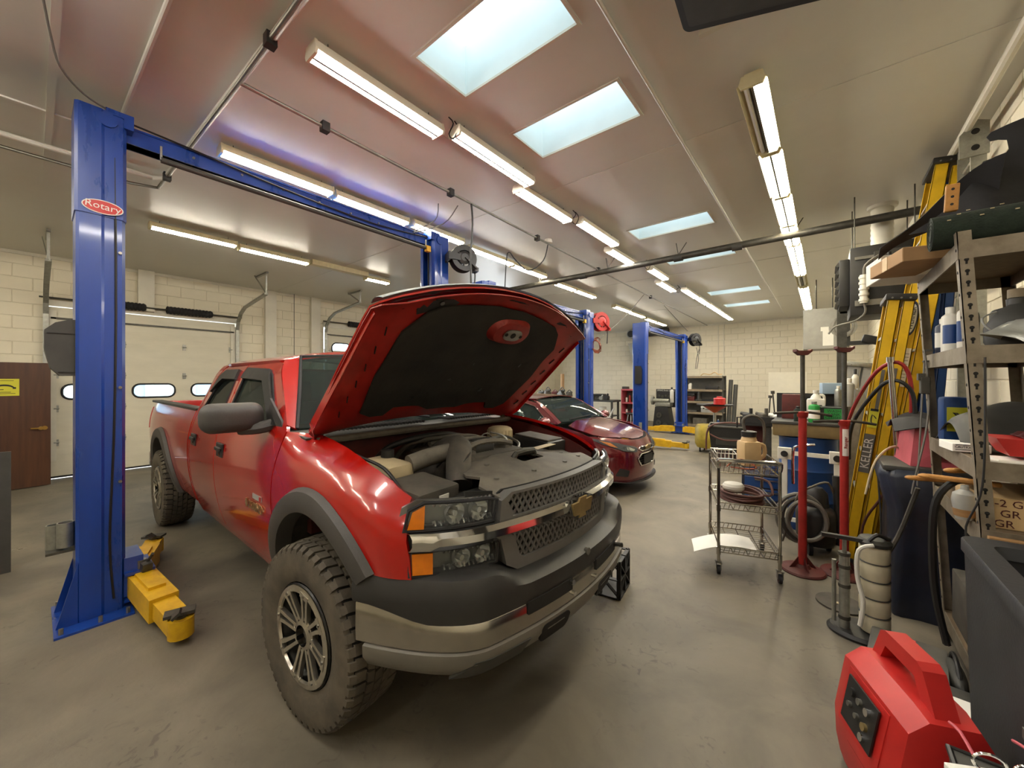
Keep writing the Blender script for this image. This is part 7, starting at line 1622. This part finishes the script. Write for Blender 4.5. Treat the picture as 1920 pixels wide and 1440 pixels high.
# bottom shelf
crate('battery_box', 'black battery charger with chrome clamps on bottom shelf', 'charger', (.72, 2.88, .171), (.3, .3, .36), 'black_plastic', 'black_plastic')
m = MB(); m.tube([(-.1, -.1, .02), (-.04, -.13, .06), (.05, -.1, .03), (.1, -.12, .01)], .009, 6, 4); m.beam((.05, -.11, .03), (.12, -.13, .02), .02, .012); m.beam((-.1, -.1, .02), (-.15, -.12, .02), .02, .012); o = m.build('jumper_clamp', 'chrome_worn'); o.location = (.70, 2.88, .54); tag(o, 'chrome clamps tangled on the black battery charger', 'clamp')
boxobj('carton', 'dusty brown carton at the rear of bottom shelf', 'carton', (.74, 3.3, .171), (.28, .36, .3), 'dusty')
# straps hanging from the shelf
for k, (x, y, z0, z1) in enumerate(((.462, 3.30, .92, 1.78), (.475, 3.42, .95, 1.72))):
    t = thing('ratchet_strap', ['brown ratchet strap with steel buckle hung outside the shelving', 'dark webbing strap hung outside the shelving by the post'][k], 'strap', (x, y, 0))
    m = MB(); m.grid(lambda u, v: (.03 * math.sin(u * 4) * (1 - k) - .03 * u, -.02 + .04 * v, z1 + (z0 - z1) * u), 14, 1); m.build('webbing', 'dusty', t, thick=.004)
    if k == 0:
        m = MB(); m.b2((-.02, -.03, 1.52), (.02, .03, 1.62), .004); m.b2((-.03, -.028, 1.60), (.0, .028, 1.64)); m.build('buckle', 'dark_steel', t)
    m = MB(); m.b2((-.004, -.022, z1 - .01), (sx(SX, z1) - x + .004, .022, z1)); m.build('hook', 'dark_steel', t, smooth=0)
hose('strap', [(.44, 3.35, .95), (.36, 3.4, .62), (.27, 3.42, .4), (.2, 3.45, .3)], .012, 'dusty', 'brown strap slanting from the shelving to the extractor', 'strap', 6)
hose('cable', [(.545, 2.6, 1.7), (.54, 2.58, 1.3), (.53, 2.59, 1.1), (.49, 2.6, .95), (.5, 2.58, .85)], .004, 'black_hose', 'thin black cable hanging down the near shelf post', 'cable')
hose('welding_cable', [(.60, 2.95, 1.1), (.5, 2.85, 1.1), (.44, 2.85, 1.0), (.43, 2.88, .8), (.45, 2.95, .5), (.5, 3.0, .22)], .016, 'black_hose', 'thick black cable drooping from shelf to floor', 'cable')
# ------------------------------------------------------------ near floor at right
crate('tool_case', 'scuffed grey drill case with red badge lying on the floor', 'case', (.345, 2.95, 0), (.30, .44, .12), 'dark_grey', 'mid_grey', math.radians(-8))
m = MB(); m.b2((-.04, -.012, 0), (.04, .012, .006), .002); o = m.build('case_badge', 'pink'); o.location = (.363, 3.12, .1255); o.rotation_euler = (0, 0, -.15); tag(o, 'small red badge on the scuffed grey drill case', 'badge')
t = thing('tool_case', 'dark grey case with white paper label under the shelf edge', 'case', (.50, 2.62, 0), math.radians(-5))
m = MB(); m.box((0, 0, .06), (.16, .36, .12), None, .02); m.build('body', 'dark_grey', t); m = MB(); m.b2((-.05, -.05, .1205), (.06, .08, .1215)); m.build('paper_label', 'paper', t, smooth=0)
t = thing('tool_bag', 'soft dark grey bag slumped beside the utility tub', 'bag', (.525, 2.98, 0))
m = MB(); m.ell((0, 0, .07), (.04, .15, .07), 18, 10); m.build('body', 'dark_grey', t); m = MB(); m.tube([(0, -.1, .11), (0, -.03, .17), (0, .05, .17), (0, .1, .11)], .01, 7, 3); m.build('handle', 'black_plastic', t)
# red jump starter
t = thing('jump_starter', 'red portable jump starter with carry handle and black cables', 'jump starter', (.235, 2.03, .03), math.radians(22))
m = MB()
prof = [(-.13, 0), (.14, 0), (.155, .08), (.145, .38), (.09, .47), (-.05, .47), (-.11, .42), (-.15, .2), (-.145, .08)]
rings = [(-.22, .70, .86), (-.20, .92, .97), (-.13, 1.0, 1.0), (.13, 1.0, 1.0), (.19, .92, .96), (.21, .75, .88)]
vs = []; fs = []; n_ = len(prof)
for yy, k, kz in rings: vs += [(a * k, yy, b * kz) for a, b in prof]
for i in range(len(rings) - 1):
    for j in range(n_): fs.append((i * n_ + j, i * n_ + (j + 1) % n_, (i + 1) * n_ + (j + 1) % n_, (i + 1) * n_ + j))
fs += [list(range(n_))[::-1], [(len(rings) - 1) * n_ + j for j in range(n_)]]
m.add(vs, fs); m.build('body', 'red_plastic', t, smooth=30)
m = MB(); m.prism([(-.19, .44), (-.12, .45), (-.08, .53), (.08, .53), (.12, .45), (.18, .42), (.11, .575), (.08, .59), (-.09, .59), (-.12, .575)], 'x', -.02, .045); m.build('handle', 'red_plastic', t, smooth=0)
m = MB(); m.add([(-.143, -.13, .20), (-.143, .12, .20), (-.103, .12, .415), (-.103, -.13, .415)], [(0, 1, 2, 3)]); m.xform(Matrix.Translation((-.012, 0, -.01))); cp = m.build('control_panel_rim', 'red_plastic', t, thick=.012, smooth=0)
M = frame((-.137, -.005, .305), (0, 1, 0), (.04, 0, .22))
m = MB(); m.box((0, 0, 0), (.19, .17, .006)); m.xform(M @ Matrix.Translation((0, 0, -.006 if M.col[2].x > 0 else .006))); pn = m.build('control_panel', 'black_plastic', t, smooth=0)
sgn_ = -1 if M.col[2].x > 0 else 1
for k, (a, b, r, mt) in enumerate(((-.05, .05, .014, 'chrome'), (.0, .05, .012, 'steel'), (.05, .05, .016, 'black_plastic'), (-.05, -.02, .014, 'gold'), (.0, -.02, .010, 'steel'), (-.05, -.07, .014, 'chrome'), (.05, -.01, .01, 'steel'))):
    m = MB(); m.cyl((a, b * .8, 0), (a, b * .8, sgn_ * .02), r, n=12); m.xform(M); m.build('knob', mt, pn)
for x, s0 in ((-.05, 1), (.06, 1)):
    m = MB(); m.cyl((x, -.215, .27), (x, -.228, .27), .028, n=14); m.build('cable_port', 'recess_shade', t)
    m = MB(); m.tube([(x, -.21, .27), (x, -.26, .26), (x + .0, -.29, .19), (x - .02, -.28, .1), (x + .0, -.26, .03)], .012, 8, 4); m.build('cable', 'brown_hose', t)
m = MB(); m.box((-.02, -.29, .16), (.12, .06, .07), (.3, 0, .4), .02); m.tube([(-.10, -.25, .02), (-.11, -.29, .12), (-.05, -.31, .21), (.03, -.31, .2), (.08, -.29, .1), (.08, -.25, .02)], .022, 8, 4); m.build('clamp', 'black_plastic', t)
m = MB(); m.box((-.142, -.05, .16), (.006, .24, .05), (0, .1, 0)); m.build('side_slot', 'recess_shade', t, smooth=0)
m = MB(); m.tube([(.14, .05, .3), (.18, .0, .28), (.19, -.1, .2), (.17, -.14, .05)], .012, 8, 3); m.build('charge_cord', 'black_hose', t)
# black utility tub
t = thing('utility_tub', 'tall black plastic utility tub with thick rolled rim', 'tub', (.73, 1.85, 0))
x0, x1, y0, y1, H_ = -.27, .25, -.62, .62, .945
m = MB(); o_ = [(x0, y0), (x1, y0), (x1, y1), (x0, y1)]
m.add([(x * .93, y * .95, 0) for x, y in o_] + [(x, y, H_ - .02) for x, y in o_] + [(x * .82, y * .92, H_ - .02) for x, y in o_] + [(x * .76, y * .88, H_ - .35) for x, y in o_],
      [(3, 2, 1, 0)] + [(i, (i + 1) % 4, 4 + (i + 1) % 4, 4 + i) for i in range(4)] + [(8 + (i + 1) % 4, 8 + i, 12 + i, 12 + (i + 1) % 4) for i in range(4)] + [(12, 13, 14, 15)]); m.build('tub', 'tub_black', t, smooth=0) if False else None
mat('tub_black', '24262a', .48, var=.18, scale=6, bump=.1, bscale=80)
m.build('tub', 'tub_black', t, smooth=0)
m = MB()
ro = rrect(x0 - .015, y0 - .015, x1 + .01, y1 + .015, .05, 4); ri = rrect(x0 * .78, y0 * .9, x1 * .78, y1 * .9, .04, 4); n_ = len(ro)
m.add([(x, y, H_ - .05) for x, y in ro] + [(x, y, H_ - .008) for x, y in ro] + [(x * .985, y * .99, H_) for x, y in ro] + [(x, y, H_ - .004) for x, y in ri] + [(x * .97, y * .98, H_ - .05) for x, y in ri], [(k * n_ + i, k * n_ + (i + 1) % n_, (k + 1) * n_ + (i + 1) % n_, (k + 1) * n_ + i) for k in range(4) for i in range(n_)]); m.build('rim', 'tub_black', t, smooth=40)
m = MB(); m.b2((x0 + .02, -.42, .1), (x0 + .03, -.3, .8)); m.build('side_rib', 'tub_black', t, smooth=0)
m = MB(); m.b2((x0 - .006, -.1, .55), (x0 + .03, -.02, .58)); m.build('latch', 'steel', t, smooth=0)
# small bin with papers at the very front
t = thing('waste_bin', 'small dark bin holding papers before the utility tub', 'bin', (.355, 1.45, 0))
m = MB(); m.add([(-.07, -.12, 0), (.07, -.12, 0), (.07, .12, 0), (-.07, .12, 0), (-.085, -.15, .58), (.085, -.15, .58), (.085, .15, .58), (-.085, .15, .58)], [(3, 2, 1, 0), (0, 1, 5, 4), (1, 2, 6, 5), (2, 3, 7, 6), (3, 0, 4, 7), (4, 5, 6, 7)]); m.build('body', 'dark_grey', t, smooth=0)
m = MB(); m.tube([(-.085, -.15, .58), (.085, -.15, .58), (.085, .15, .58), (-.085, .15, .58)], .008, 6, 1, True); m.build('rim', 'black_plastic', t)
t = thing('receipt_pad', 'white printed receipt pad on top of the small bin', 'paper', (.355, 1.42, .582), .5)
m = MB(); m.b2((-.07, -.11, 0), (.07, .11, .03), .002); m.build('pad', 'paper', t)
for k in range(9):
    m = MB(); m.b2((-.055, -.09 + k * .02, .0302), (.04 - .01 * (k % 3), -.086 + k * .02, .0306)); m.build('print_line', 'mid_grey', t, smooth=0)
t = thing('safety_glasses', 'safety glasses with pink temples resting on the receipt pad', 'glasses', (.355, 1.50, .616), .2)
for x in (-.035, .035):
    m = MB(); m.tube([(x + .03 * math.cos(q), .0, .03 + .024 * math.sin(q)) for q in [i * PI / 6 for i in range(12)]], .0035, 6, 2, True); m.build('frame', 'chrome', t)
    m = MB(); m.tube([(x * 1.8, 0, .04), (x * 1.8, .06, .05), (x * 1.7, .12, .03)], .004, 6, 2); m.build('temple', 'pink', t)
# milk crate under the far end of the bumper
t = thing('milk_crate', 'black lattice milk crate on floor under the bumper end', 'crate', (-1.31, 2.79, 0), math.radians(8))
a = .13
for s_ in (-1, 1):
    for ax in (0, 1):
        m = MB()
        R_ = lambda p: (s_ * a, p[0], p[1]) if ax == 0 else (p[0], s_ * a, p[1])
        up = (1, 0, 0) if ax == 0 else (0, 1, 0)
        for p, q in (((-a, .01), (a, .01)), ((-a, .27), (a, .27)), ((-a, .0), (-a, .28)), ((a, 0), (a, .28)), ((-a, .02), (a, .26)), ((a, .02), (-a, .26)), ((-a, .14), (a, .14)), ((0, .0), (0, .28))): m.beam(R_(p), R_(q), .008, .03, up)
        m.build('side', 'black_plastic', t, smooth=0)
m = MB(); m.b2((-a, -a, 0), (a, a, .01)); m.build('bottom', 'black_plastic', t, smooth=0)
